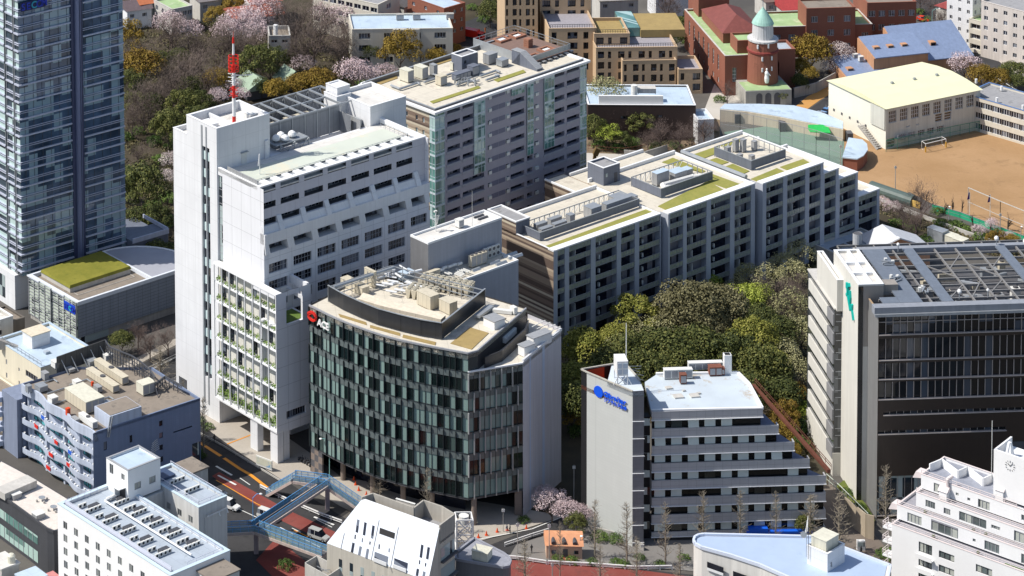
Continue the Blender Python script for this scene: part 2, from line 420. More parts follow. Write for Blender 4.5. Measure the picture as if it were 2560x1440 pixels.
def machine(fr,u,v,z,du,dv,h,label,m='beige_m',name='rooftop_unit',cat='rooftop unit',fans=0,group=None,legs=.25,rz=0,louvre=True,top=None):
 """rooftop plant box on feet with louvred faces, lid and optional round fans on top"""
 p=fr.W(u,v,z);t=thing(name,label,cat,p,fr.az+radians(rz),group)
 b=MB();b.box(0,du,0,dv,legs,h);b.build('casing',M[m],t)
 l=MB();l.box(-.06,du+.06,-.06,dv+.06,h,h+.08);l.build('lid',M[top or m],t)
 if legs:
  f=MB()
  for x in(.1,du-.25):
   for y in(.1,dv-.25):f.box(x,x+.15,y,y+.15,0,legs)
  each(f,'foot',M['steel_dk'],t)
 if louvre:
  g=MB();k=max(1,int(du/1.3))
  for i in range(k):
   x0=du*i/k+.12;x1=du*(i+1)/k-.12;g.box(x0,x1,-.03,-.005,legs+.15,h-.2)
  each(g,'louvre',M['fr_grey'],t)
 if fans:
  g=MB();k=fans;r=min(du/k,dv)*.36
  for i in range(k):g.tube((du*(i+.5)/k,dv/2,h+.08),(du*(i+.5)/k,dv/2,h+.3),r,n=12)
  each(g,'fan_ring',M['dkgrey'],t)
 return t
def ducts(fr,pts,r,label,m='steel',name='duct',cat='duct',n=8):
 """a run of duct through local points"""
 t=fr.thing(name,label,cat);b=MB()
 for p,q in zip(pts,pts[1:]):b.tube(p,q,r,n=n)
 for p in pts[1:-1]:b.lathe((p[0],p[1],p[2]-r),[(r*.3,0),(r*1.05,r*.6),(r*1.05,r*1.4),(r*.3,2*r)],n)
 b.build('pipe',M[m],t);return t
def rail(mb,p0,p1,h=1.1,step=1.5,r=.04,mid=True):
 p0,p1=Vector(p0),Vector(p1);L=(p1-p0).length;k=max(1,int(L/step))
 up=Vector((0,0,h));mb.bar(p0+up,p1+up,r*1.6)
 if mid:mb.bar(p0+up*.5,p1+up*.5,r)
 for i in range(k+1):
  q=p0.lerp(p1,i/k);mb.bar(q,q+up,r*1.3)
# ----
W=Fr(692.5,1163,36.56)
def build_white():
 T=W.thing('white_tower_building','tall white building with a windowless core and planted lattice front under the red mast','building')
 wh,wp=M['white'],M['white_pl']
 zt=57.5;v0=7.8;u0=2.3;u1=49.8;vm=22.3
 bays=[(2.35,6.6),(8,13.1),(14.6,19.8),(21.2,26.4),(27.9,33),(34.4,39.6),(41,45.7)]
 
 f=MB();ops=[]
 for zb in(56.05,52.55):ops+=[(a,b,zb,zb+1.3)for a,b in bays]
 sheet(f,front(v0),u0,u1-.35,50.6,zt,ops,1.5,mr=1)  # recess sides take the dark grey slot, standing in for shade inside the openings
 op3=[(a,b,49.05,50.3)for a,b in bays]
 sheet(f,front(v0),u0,u1-.35,46.0,50.6,op3,1.5,mr=1)
 f.build('upper_wall',[mat('shade_tinted_wall',(.62,.62,.68),.6,.06,.2,streak=.05,panel=(6.6,3.5,.05),joint=.7),M['dkgrey']],T)  # darker lavender puts the shading of the upper front into its wall colour
 gl=M['gl_dark']
 for o in ops+op3:pane(T,front(v0),o,1.45,gl,M['fr_grey'],5,0,.05,bw=.07)
 
 zl,zbnd=47.6,45.3;vb=6.2
 for(a,b)in bays:
  c=MB();c.hexa([(a-.1,vb+.5,zl),(b+.1,vb+.5,zl),(b+.1,v0-.02,zl),(a-.1,v0-.02,zl),(a-.1,v0-.55,49.05),(b+.1,v0-.55,49.05),(b+.1,v0-.02,49.05),(a-.1,v0-.02,49.05)])
  c.build('balcony_front',wp,T)
 band=MB();band.box(u0,u1-.35,vb,v0-.02,zbnd,zl)
 band.build('ledge',wp,T)
 k=MB()
 for i in range(7):
  a=bays[i][1]+.1;b=(bays[i+1][0]if i<6 else 47.2)-.1
  k.hexa([(a,vb+.02,zl),(b,vb+.02,zl),(b,v0-.02,zl),(a,v0-.02,zl),(a,v0-.2,50.4),(b,v0-.2,50.4),(b,v0-.02,50.4),(a,v0-.02,50.4)])
 each(k,'buttress',wp,T)
 
 bays4=[(3.6,8.6),(10.4,15.4),(17.1,22.2),(23.9,28.9),(30.6,35.7),(37.4,42.4),(44.1,48.0)]
 z4,z4t=43.1,45.3
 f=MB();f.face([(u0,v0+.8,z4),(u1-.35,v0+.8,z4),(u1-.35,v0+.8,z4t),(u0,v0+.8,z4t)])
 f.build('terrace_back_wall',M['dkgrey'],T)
 p=MB();prev=u0
 for a,b in bays4+[(u1-.35,u1)]:
  if a-prev>.4:
   p.hexa([(prev+.25,vb,z4),(a+.25,vb,z4),(a+.25,v0+.78,z4),(prev+.25,v0+.78,z4),(prev-.3 if prev>u0 else prev,vb,z4t),(a-.3,vb,z4t),(a-.3,v0+.78,z4t),(prev-.3 if prev>u0 else prev,v0+.78,z4t)])
  prev=b
 each(p,'slanting_pier',wp,T)
 for a,b in bays4:pane(T,front(v0+.1),(a+.4,b-.4,z4+.3,z4t-.1),.65,gl,M['fr_dark'],5,0,.05,bw=.07)
 
 f=MB();ops=[]
 vl=vb+.35
 b5=[(3.6,8.7),(10.4,15.5),(17.1,22.3),(23.9,29.0),(30.6,35.7),(37.4,42.4),(44.1,48.9)]
 zr=[38.6-3.8*i for i in range(8)]
 for zb in zr:ops+=[(a,b,zb,zb+2.15)for a,b in b5]
 sheet(f,front(vl),u0+.0,u1-.35,7.1,z4-.01,ops,.45)
 f.face([(u0,vl,z4-.01),(u1-.35,vl,z4-.01),(u1-.35,v0+.8,z4-.01),(u0,v0+.8,z4-.01)])
 f.face([(u0,vl,7.1),(u1,vl,7.1),(u1,vm,7.1),(u0,vm,7.1)])
 f.build('lower_wall',wh,T)
 for o in ops[:49]:pane(T,front(vl),o,.42,M['gl_dark'],M['fr_grey'],6,2,.07,bw=.08)
 
 f=MB();f.box(u1-.35,u1,v0-.9,vm,41,zt);f.box(u1-.35,u1,vl,vm,7.1,41)
 f.build('end_wall',wh,T)
 f=MB();sheet(f,side(u0),vl,vm-.01,7.1,zt,[(vm-1.6,vm-.15,34,56)],.3)
 f.face([(u0,vl,46.5),(u0,v0,46.5),(u0,v0,zt),(u0,vl,zt)])if False else None
 f.build('side_wall',wh,T)
 pane(T,side(u0),(vm-1.6,vm-.15,34,56),.28,M['gl_blind'],M['fr_grey'],0,14,.06,name='stair_glazing')
 
 r=MB();r.box(u0+.02,u1-.02,v0+.02,vm-.01,56.2,56.5);r.build('roof',M['roof_white'],T)
 r=MB();r.box(u0+.6,u1-1,v0+.91,v0+3.1,56.5,57.2);r.build('gutter',M['steel'],T)
 r=MB();r.box(10.5,47.6,v0+4.9,v0+11.6,56.5,56.56);r.box(u0+.6,10.5,v0+4.9,v0+11.6,56.5,56.55);r.build('green_walkway',M['green_pale'],T)
 c=MB();c.box(u0,u1,v0-.12,v0+.9,zt-.01,zt+.25);c.box(u1-.8,u1,v0+.9,vm+.3,zt-.8,zt+.25);c.box(u0,u0+.5,v0+.9,vm-.02,zt-.8,zt+.2)
 c.build('coping',M['wcap'],T)
 c=MB()
 for i in range(15):
  a=4.4+i*3.12;c.box(a,a+1.6,v0+.92,v0+3.0,zt-.25,zt+.1)
 each(c,'gutter_block',M['wcap'],T)
 rl=MB();rail(rl,(4,v0+3.4,56.5),(47.5,v0+3.4,56.5),1.25,1.5,.045);rail(rl,(47.5,v0+3.4,56.5),(47.5,v0+12.5,56.5),1.25,1.5,.045)
 rl.box(4,47.5,v0+3.2,v0+3.34,56.5,56.95);rl.face([(4,v0+3.4,56.7),(47.5,v0+3.4,56.7),(47.5,v0+3.4,57.5),(4,v0+3.4,57.5)])
 rl.build('roof_railing',M['steel'],T)
 sp=MB();sp.box(u0+.3,u0+.55,v0+1.2,vm-3,56.5,58.6);sp.build('roof_screen',M['grey_metal'],T)
 
 cz=66.2
 f=MB();ops=[(vm+2.6,vm+5.1,9,61.0)]
 block(T,2.1,16.9,vm,vm+10.7,0,cz,wp,M['roof_white'],so=ops,win=False,par=1.9,pt=.5,cap=M['wcap'],depth=.5,wall='core_wall',roof='core_roof')
 g=MB();x=2.1+.45;a,b=ops[0][:2]
 g.face([(x,a,9),(x,b,9),(x,b,61),(x,a,61)]);g.build('core_glazing',M['gl_dark'],T)
 g=MB()
 for i in range(13):g.box(x-.25,x-.02,a+(1.1 if i%2 else .3),b-.1,10+i*4.0,11.9+i*4.0)
 each(g,'pale_window_panel',mat('pale_aqua',(.62,.76,.76),.3,.1,1,streak=0),T)
 g=MB();g.box(2.1-.12,2.1+.2,a+.9,a+1.25,3,cz-.6);g.box(2.1-.12,2.1+.2,b-.1,b+.35,3,cz-.6);g.build('vertical_fin',M['steel'],T)
 
 c=MB();c.box(7.6,8.0,vm+.6,vm+10.2,cz-1.9,cz-.5);c.box(2.8,7.5,vm+2.2,vm+2.5,cz-1.9,cz-1.2);c.box(3.2,6.6,vm+5,vm+8.6,cz-1.9,cz-1.1);c.box(11.5,15,vm+.8,vm+1.4,cz-1.9,cz-.9)
 c.build('roof_kerb',M['white_pl'],T)
 machine(W,5.3,vm+1.4,cz-1.9,.9,.9,.8,'small grey vent box on the white core roof near its front corner','grey_metal','vent_box','vent')
 machine(W,13.2,vm+2.2,cz-1.9,2.2,2.2,1.7,'white tank unit beside the red and white mast on the core roof','ac_white','rooftop_unit')
 
 block(T,2.1,7.5,vm+10.71,vm+15.6,5.5,61.9,wp,M['roof_white'],win=False,par=1.0,cap=M['wcap'],wall='slab_wall',roof='slab_roof')
 q=MB();q.box(2.1,3.2,vm+10.72,vm+11.6,0,5.49);q.box(2.1,7.5,vm+14.6,vm+15.59,0,5.49);q.build('slab_leg',wp,T)
 
 g=MB();g.box(11,u1-1,8.6,vm-.1,.02,7.08);g.build('ground_floor',wp,T)
 g=MB();g.box(u0,u0+1.6,.5,2.9,.02,7.3);g.build('column',wp,T)
 g=MB();g.box(u0-1.9,u0-.3,.25,2.6,.02,7.3);g.build('column',wp,T)
 g=MB();g.box(u0-1.9,u0-.3,7.0,9.4,.02,7.3);g.build('column',wp,T)
 g=MB();g.box(7.2,9.2,7.4,8.5,.02,7.3);g.build('column',wp,T)
 
 P0,P1,PV,pz0,pz1=.2,9.65,21.4,7.1,37.2
 f=MB();hole=(2.9,7.4,29.9,36.2)
 sheet(f,front(0),P0,P1,pz0,pz1,[hole,(2.75,8.1,9.2,10.95)],.6)
 f.face([(P1,0,pz0),(P1,PV,pz0),(P1,PV,pz1),(P1,0,pz1)])if False else None
 f.box(P1-.6,P1,.61,6.1,pz0,29.9);f.box(P0+1.6,P1,.0,PV,pz0-.5,pz0)
 f.box(P1-.6,P1,.61,6.1,35.4,pz1)
 f.box(P0,P0+.5,.61,7.7,pz1-1.2,pz1);f.box(P0+.5,P1-.6,5.6,6.1,pz0,29.5)
 f.box(P0+.5,P1-.6,.7,6,29.3,29.8)
 f.build('lattice_block_wall',wh,T)
 pane(T,front(0),(2.75,8.1,9.2,10.95),.5,M['gl_dark'],M['fr_grey'],8,0,.05,bw=.07)
 tb=MB();tb.bar((8.7,1.2,34),(8.7,7.0,34),.7,.8);tb.build('beam',wp,T)
 gg=MB();gg.box(P0+1.7,P1-.7,.75,5.5,29.8,29.95);gg.build('terrace_planting',M['shrub'],T)
 bk=MB();bk.box(P0+1.5,P0+1.8,.0+.62,PV,pz0,pz1-.3);bk.box(P0+1.8,u0+.5,7.8,PV,pz0,pz1-.4)
 bk.build('lattice_back_wall',mat('cream_back_wall',(.74,.72,.66),.8,.08,.5),T)
 zs=[7.6,12.07,16.2,20.5,24.7,28.8,33.1]
 fr=MB();n=8;st=(PV-.2)/n
 for i in range(n+1):
  v=.02+i*st;fr.box(P0-.1,P0+.12,v,v+.18,pz0,pz1)
 fr.box(P0-.12,P0+1.5,.02,PV,pz1-.35,pz1+.02);fr.box(P0-.12,P0+1.5,.02,PV,pz0-.3,pz0+.1)
 fr.build('lattice_frame',M['wcap'],T)
 for z in zs:
  s=MB();s.box(P0+.14,P0+1.5,.04,PV-.02,z-.28,z);s.build('floor_slab',M['wcap'],T)
 wdw=MB();pipes=MB()
 for j,z in enumerate(zs):
  for i in range(n):
   v=.02+i*st
   if(i+j*2)%3==0 or i==n-1:wdw.box(P0+1.42,P0+1.49,v+.35,v+st-1.1,z+.3,z+3.2)
   pipes.bar((P0+1.2,v+st*.72,z),(P0+1.2,v+st*.72,z+3.9),.14)
 each(wdw,'lattice_window',M['gl_dark'],T);each(pipes,'downpipe',M['steel'],T)
 rnd=random.Random(3)
 cl=MB();cl.box(-.3,.3,-1.15,1.15,0,.35,1);leaf_blob(130,.5,1.15,.95,.15,rnd,(0,0,.35),cl)
 me1=cl.mesh('planter_box',[M['leafy'],M['wcap']])
 cl=MB();cl.box(-.3,.3,-1.15,1.15,0,.35,1);leaf_blob(240,.55,1.15,1.9,.16,rnd,(0,0,.35),cl)
 me2=cl.mesh('planter_box',[M['leafy'],M['wcap']])
 for j,z in enumerate(zs):
  for i in range(n):
   o=bpy.data.objects.new('planter',me2 if j==0 else me1);C.objects.link(o);o.parent=T
   o.location=(P0+.6,.1+(i+.5)*st,z);o.scale=(1,1,rnd.uniform(.6,1.25));o.rotation_euler=(0,0,pi*rnd.randint(0,1))
 
 block(T,46.2,57.0,22.4,34.5,40,61,wp,M['roof_white'],win=False,par=.8,cap=M['wcap'],wall='penthouse_wall',roof='penthouse_roof')
 block(T,43.2,47.5,30.5,35,57.2,61.6,wp,M['white_pl'],win=False,par=.6,wall='upper_box_wall',roof='upper_box_roof')
 block(T,44.2,48.0,31.5,35.5,61.4,63.2,wp,M['white_pl'],win=False,par=.1,wall='lift_head_wall',roof='lift_head_roof')
 r=MB();r.box(17,49.7,28.6,46,30,54.3);r.box(u0+14.7,20.5,vm+.0,28.6,30,56.45);r.box(17,45.8,vm,vm+1.2,30,56.2);r.box(43.5,49.7,vm+1.2,28.6,30,54.2);r.box(20.5,43.5,vm+1.2,28.6,30,50.0)
 r.build('rear_wing',wh,T)
 r=MB();r.box(22,42,28.5,28.58,51.6,53.2);r.build('courtyard_window',M['gl_dark'],T)
 s=MB();s.face([(18,29.0,54.4),(42.6,29.0,54.4),(42.6,29.0,60.6),(18,29.0,60.6)]);s.box(18,42.6,28.9,29.1,60.4,60.7)
 s.face([(42.6,29.0,54.4),(42.6,25,54.4),(42.6,25,59),(42.6,29,59)])
 s.build('screen_panel',M['mesh'],T)
 s2=MB();s2.box(43.7,43.9,23,29.5,54.6,58.4);s2.build('side_screen',M['grey_metal'],T)
 g=MB();zt2=60.6
 for i in range(9):
  u=18+i*3.6;g.bar((u,29,zt2),(u,40.5,zt2),.35);g.bar((u,40.5,54.3),(u,40.5,zt2),.2);g.bar((u,29,54.3),(u,29,zt2),.25)
  if i<8:
   g.bar((u,40.5,54.6),(u+3.6,40.5,zt2),.08);g.bar((u,40.5,zt2),(u+3.6,40.5,54.6),.08)
 for v in(29,34.5,40.5):g.bar((18,v,zt2),(46.8,v,zt2),.28)
 g.bar((18,40.5,57.5),(46.8,40.5,57.5),.15);g.bar((46.8,29,57.5),(46.8,40.5,57.5),.12)
 for k in range(4):g.bar((46.8,29+k*3,54.5),(46.8,32+k*3,zt2),.1)
 g.build('steel_frame',M['steel'],T)
 s=MB();s.face([(18,40.7,54.4),(46.8,40.7,54.4),(46.8,40.7,60.2),(18,40.7,60.2)]);s.build('screen_panel',M['mesh'],T)
 for i,(u,v,du,dv,h)in enumerate(((20,30.2,6,4,2.4),(28.5,30.2,5.5,4,3.0),(36,31,3,3,2.2),(40.5,31.5,2.6,4,2.0),(23,35.5,8,3,2.0),(34,35.8,7,3,2.2))):
  machine(W,u,v,54.35,du,dv,h,('beige cooling unit inside the roof steel frame, nearest the white core','tallest beige cooling unit inside the roof steel frame','square beige unit in the middle of the roof steel frame',
 'beige unit at the right end inside the roof steel frame','long beige unit along the back screen of the steel frame, left','long beige unit along the back screen of the steel frame, right')[i],'beige_m',fans=2)
 g=MB()
 for a,b in(((19.5,23.2),(28.5,23.2)),((19.5,26.6),(28.5,26.6)),((28.5,23.2),(28.5,26.6)),((19.5,23.2),(19.5,26.6))):
  g.bar((*a,58.0),(*b,58.0),.2)
 for a in((20.5,22.9),(28.5,22.9),(24.5,22.9)):g.bar((*a,54.4),(*a,58),.2)
 g.bar((20.5,22.9,54.6),(24.5,22.9,58),.12);g.bar((24.5,22.9,54.6),(20.5,22.9,58),.12);g.bar((24.5,22.9,54.6),(28.5,22.9,58),.12);g.bar((28.5,22.9,54.6),(24.5,22.9,58),.12)
 g.box(19.6,28.4,23.3,26.5,57.85,57.95);g.build('fan_platform',M['steel'],T)
 for i,(u,v)in enumerate(((21.2,25.4),(23.2,26.2),(22.8,24.2),(25.6,25.2))):
  t=W.thing('roof_fan',('silver dome fan on the platform by the white core, leftmost','silver dome fan on the steel platform, farthest back','silver dome fan on the steel platform, nearest the viewer','silver dome fan on the steel platform, rightmost')[i],'roof fan','dome fans on the steel platform')
  b=MB();b.lathe((u,v,57.97),[(.5,0),(.5,.5)],12);b.build('base',M['steel'],t)
  b=MB();b.lathe((u,v,58.4),[(.95,0),(.95,.3),(.75,.8),(.3,1.1),(.02,1.15)],14);b.build('dome',M['wpaint'],t)
 ds=MB();ds.box(44.2,46,25,27.5,56,57.4);ds.build('pipe_box',M['steel'],T)
 
 d=MB();d.box(8.9,10.3,vm-.1,vm-.005,56.5,59.1);d.build('door',M['ac_white'],T)
 d=MB();d.box(8.6,10.6,vm-.5,vm-.005,59.2,59.35);d.build('door_canopy',M['steel'],T)
 d=MB();d.box(15.3,16.3,vm-.4,vm-.005,56.5,60.5);d.build('pipe_shaft',M['white_pl'],T)
 
 t=W.thing('antenna_mast','red and white lattice antenna mast on the roof of the white tower','antenna mast')
 mu,mv=10.6,vm+4.6;zb=cz-1.9
 seq=[(0,1.5,.42,'red'),(1.5,5.6,.42,'wpaint'),(5.6,8.4,.36,'red'),(8.4,11.6,.33,'wpaint')]
 for a,b,r,m_ in seq:
  q=MB();q.tube((mu,mv,zb+a),(mu,mv,zb+b),r,n=10);q.build('mast_section',M[m_],t)
 q=MB();q.tube((mu,mv,zb+11.6),(mu,mv,zb+13.0),.6,n=12);q.tube((mu,mv,zb+13.2),(mu,mv,zb+15.3),.22,n=8)
 for z in(11.7,12.6,13.4,14.2,15.0):
  for i in range(12):
   a0,a1=2*pi*i/12,2*pi*(i+1)/12;q.bar((mu+1.15*cos(a0),mv+1.15*sin(a0),zb+z),(mu+1.15*cos(a1),mv+1.15*sin(a1),zb+z),.12)
 for i in range(6):a0=2*pi*i/6;q.bar((mu+1.15*cos(a0),mv+1.15*sin(a0),zb+11.6),(mu+1.15*cos(a0),mv+1.15*sin(a0),zb+15.0),.1)
 q.build('cage',M['red'],t)
 q=MB()
 for z in(6.3,7.6):
  for a in(0,pi/2,pi,3*pi/2):q.bar((mu,mv,zb+z),(mu+1.3*cos(a),mv+1.3*sin(a),zb+z),.14)
 q.build('arm',M['red'],t)
 q=MB()
 for z in(9.2,10.1,10.9):
  for a in(0,pi/2,pi,3*pi/2):q.bar((mu,mv,zb+z),(mu+1.35*cos(a+.5),mv+1.35*sin(a+.5),zb+z),.12)
 q.bar((mu,mv,zb+10.6),(mu+4.3,mv-1.2,zb+10.2),.15)
 q.build('arm',M['wpaint'],t)
 q=MB();q.tube((mu,mv,zb+15.3),(mu,mv,zb+17.9),.28,.2,8);q.build('top_section',M['wpaint'],t)
 q=MB();q.tube((mu,mv,zb+17.9),(mu,mv,zb+19.2),.3,.2,8);q.tube((mu,mv,zb+19.2),(mu,mv,zb+20.5),.08,.03,6);q.build('tip',M['red'],t)
 
 t=W.thing('flag_pole','white pole with a limp white flag on the pale green roof strip','flag pole')
 q=MB();q.tube((8.6,15.6,56.55),(8.6,15.6,61.2),.09,.05);q.build('pole',M['wpaint'],t)
 q=MB();q.hexa([(8.1,15.55,58.6),(8.55,15.55,58.4),(8.55,15.65,58.4),(8.1,15.65,58.6),(8.45,15.55,61),(8.55,15.55,61.1),(8.55,15.65,61.1),(8.45,15.65,61)]);q.build('flag',M['wpaint'],t)
build_white()
# ----
S=Fr(58,778,35.0)
def sign_letters(parent,text,size,loc_rot,mat_,depth=.15,name='letter',spacing=1.0,bold=0.0):
 cu=bpy.data.curves.new('t','FONT');cu.body=text;cu.size=size;cu.extrude=depth;cu.space_character=spacing;cu.offset=bold
 q=bpy.data.objects.new('t',cu);C.objects.link(q);bpy.context.view_layer.update()
 me=bpy.data.meshes.new_from_object(q.evaluated_get(bpy.context.evaluated_depsgraph_get()));me.name=name
 bpy.data.objects.remove(q);me.materials.clear();me.materials.append(mat_)
 o=bpy.data.objects.new(name,me);C.objects.link(o);o.parent=parent;o.location,o.rotation_euler=loc_rot;return o
def build_glass_tower():
 T=S.thing('glass_tower','tall blue glass office tower with pale floor ledges at the left edge','building')
 gw=glass('tower_glass',(.06,.10,.16),(.28,.40,.46),.4,cell=(2.4,4.2),rough=.04)  # paler blue cells imitate sky reflections in the glass colour
 gw2=glass('tower_glass_side',(.04,.06,.08),(.55,.70,.68),.5,cell=(3.3,4.2))
 z0,z1=8.6,80
 n=[(0,0),(0,1.5),(.7,1.5),(.7,2.3),(0,2.3),(0,5.2),(.8,5.2),(.8,6.2),(0,6.2),(0,14),(30,14),(30,0)]
 b=MB();b.prism(n,z0,z1);b.build('glass_body',gw,T)
 c=MB();c.face([(-.03,2.35,z0),(-.03,5.15,z0),(-.03,5.15,z1),(-.03,2.35,z1)]);c.face([(-.03,6.25,z0),(-.03,14,z0),(-.03,14,z1),(-.03,6.25,z1)]);c.face([(-.03,.05,z0),(-.03,1.45,z0),(-.03,1.45,z1),(-.03,.05,z1)])
 c.build('side_glass',gw2,T)
 for k in range(17):
  z=9.6+4.15*k;e=MB()
  for zz,w_,h_ in((z,.45,.34),(z+1.55,.3,.12),(z+2.0,.32,.12)):
   e.box(-.0,14.6,-w_,-.03,zz,zz+h_);e.box(18.1,29.3,-w_,-.03,zz,zz+h_);e.box(29.3,30.1,-w_+.25,-.03,zz,zz+h_)
   for a0,a1 in((-.4,1.6),(2.1,5.3),(6.1,14)):e.box(-w_-.05,-.05,a0,a1,zz,zz+h_)
  e.build('floor_ledge',mat('ledge_lilac',(.54,.58,.70),.45,.1,.5),T)
 m=MB()
 for i in range(12):m.box(1.4+i*2.45,1.46+i*2.45,-.1,-.02,z0,z1)
 m.build('mullion',M['steel_dk'],T)
 m=MB();m.box(14.7,15.6,-.35,-.02,z0,z1);m.box(17.1,18.0,-.35,-.02,z0,z1);m.build('dark_fin',mat('navy_fin',(.06,.075,.15),.4,.1,1),T)
 m=MB();m.box(15.9,16.8,-.75,-.02,z0,z1);m.box(15.62,15.75,-.9,-.02,z0,z1);m.box(16.95,17.08,-.9,-.02,z0,z1);m.build('centre_rib',mat('rib_lilac',(.22,.26,.42),.4,.1,1,metal=.3),T)
 m=MB()
 for v in(1.6,2.2,5.25,6.05):m.box(-.3,.0,v,v+.16,z0,z1)
 m.build('side_fin',M['steel'],T)
 m=MB();m.box(-1.2,12,1.6,14,0,8.5);m.build('podium_wall',M['white_pl'],T)
 m=MB();m.face([(-1.25,6,1.5),(-1.25,9,1.5),(-1.25,9,7),(-1.25,6,7)]);m.build('podium_glass',M['gl_blind'],T)
 m=MB();m.box(12,42,3.5,14,0,8.4);m.box(30.2,41,-2.5,3.4,4,10.5);m.build('rear_podium',M['slate'],T)
 m=MB();m.box(30.2,41,-2.8,-2.52,10.0,11.2);m.box(40.7,41,-2.5,8,10.51,11.4);m.build('podium_coping',mat('lilac_cap',(.52,.55,.66),.5,.1,1),T)
 
 t=S.thing('tower_sign','blue letter sign at the top of the glass tower','sign')
 q=MB();q.box(.3,7.3,-.75,-.56,73.4,75.6);q.build('backing',mat('sign_navy',(.01,.02,.10),.5,.1,1),t)
 blue=mat('sign_blue',(.01,.04,.45),.4,.02,1,streak=0);teal=mat('sign_teal',(.02,.35,.50),.4,.02,1,streak=0)
 for i,ch in enumerate('SECOM'):
  sign_letters(t,ch,2.3,((.45+i*1.38,-.78,73.7),(pi/2,0,0)),teal if i==2 else blue,.08,bold=.05)
build_glass_tower()
# ----
PD=Fr(195.5,866,36.98)
def build_podium():
 T=PD.thing('podium_building','low grey panelled building with a curved roof end and a clipped grass roof','building')
 zt=10.5;pan=mat('grey_panel_wall',(.27,.31,.37),.5,.15,.5,panel=(2.35,.78,.05),joint=.45)
 U1=36
 f=MB();f.face([(0,0,1.9),(U1,0,1.9),(U1,0,zt),(0,0,zt)]);f.build('panel_wall',pan,T)
 sf=MB();gl=glass('podium_louvre_glass',(.05,.07,.07),(.55,.62,.52),.75,cell=(1.25,.8));st=4.9
 steps=[0,5.0,10.2,15.2,19.9]
 for i in range(4):
  a,b=steps[i]+.05,steps[i+1]-.15;u=-.0-.35*((3-i)%2)
  sf.face([(u,a,1.0),(u,b,1.0),(u,b,zt),(u,a,zt)]);sf.face([(u,b,1.0),(.8,b,1.0),(.8,b,zt),(u,b,zt)]);sf.face([(u,a,1.0),(.8,a,1.0),(.8,a,zt),(u,a,zt)])
 sf.build('louvred_side',gl,T)
 lv=MB()
 for i in range(4):
  a,b=steps[i]+.05,steps[i+1]-.15;u=-.0-.35*((3-i)%2)
  for k in range(12):lv.box(u-.14,u-.02,a,b,1.2+k*.8,1.36+k*.8)
  for k in(0,.5,1):x=a+(b-a)*k;lv.box(u-.2,u-.02,x-.06,x+.06,1.0,zt)
 lv.build('louvres',M['fr_grey'],T)
 dk=MB();dk.box(.15,U1,.3,19.5,0,1.9);dk.build('base_wall',M['concrete'],T)
 dk=MB();dk.face([(1,.28,.1),(9,.28,.1),(9,.28,1.8),(1,.28,1.8)]);dk.build('base_glass',M['gl_blind'],T)
 
 arc=[(21.5,19.9)]+[(21.5+(U1-21.5)*sin(t),0+19.9*(.28+.72*cos(t)))for t in[i*pi/2/10 for i in range(1,11)]]
 pts=[(.1,.1),(U1,.1)]+[p for p in reversed(arc)]+[(.1,19.8)]
 r=MB();r.prism(pts,8,9.75,0);r.build('roof',M['roof_brown'],T)
 rg=[(22,.3),(U1-.1,.3)]+[p for p in reversed(arc)]+[(22,19.7)]
 r=MB();r.prism(rg,9.76,zt-.12,0);r.build('curved_roof',mat('lilac_roof',(.36,.37,.42),.7,.08,.3,streak=0),T)
 c=MB();c.box(-.1,U1,-.1,.5,zt-.75,zt+.12);c.box(-.1,.75,.5,19.9,zt-.75,zt+.12);c.box(.75,22,19.3,19.9,zt-.75,zt+.12);c.box(21.5,22.1,.5,19.3,zt-.75,zt+.1)
 for i in range(1,4):c.box(-.45,-.1,steps[i]-.0 if i%2 else steps[i]-4.9,(steps[i]+4.8)if i%2 else steps[i]-.2,zt-.2,zt+.12)if i%2 else None
 c.build('coping',mat('pale_coping',(.70,.74,.80),.5,.05,1,streak=0),T)
 for p,q in zip(arc,arc[1:]):
  e=MB();e.bar((*p,zt-.05),(*q,zt-.05),.25,.35);e.build('edge_trim',M['wcap'],T)
 d=MB();d.box(2.8,20.5,6.9,18.6,9.76,10.9);d.build('turf_bed',M['concrete_lt'],T)
 g=MB();g.hexa([(2.6,6.7,10.9),(20.7,6.7,10.9),(20.7,18.8,10.9),(2.6,18.8,10.9),(2.9,7.0,11.5),(20.4,7.0,11.5),(20.4,18.5,11.5),(2.9,18.5,11.5)])
 g.build('roof_lawn',ground_mat('lawn_olive',(.19,.19,.03),(.27,.25,.045),.3,4,c3=(.14,.16,.03)),T)
 l=MB()
 for a,b in(((3.5,4.6),(20,4.6)),((20,4.6),(20,6.4)),((3.5,4.6),(3.5,6.4))):l.box(min(a[0],b[0])-.05,max(a[0],b[0])+.05,min(a[1],b[1])-.05,max(a[1],b[1])+.05,9.76,9.85)
 l.build('roof_line',M['concrete_lt'],T)
 t=PD.thing('podium_sign','small blue letter sign at the front corner of the panelled building','sign')
 q=MB();q.box(-.55,-.40,.3,4.7,7.6,9.6);q.build('backing',mat('sign_blue2',(.01,.06,.55),.4,.02,1,streak=0),t)
 wl=mat('sign_navy2',(.01,.02,.22),.4,.02,1,streak=0)
 for i,ch in enumerate('SECOM'):
  sign_letters(t,ch,1.5,((-.57,4.55-i*.86,8.0),(pi/2,0,-pi/2)),M['teal']if i==2 else wl,.03,bold=.03)
M['teal']=mat('teal_paint',(.02,.50,.45),.4,.02,1,streak=0)
build_podium()
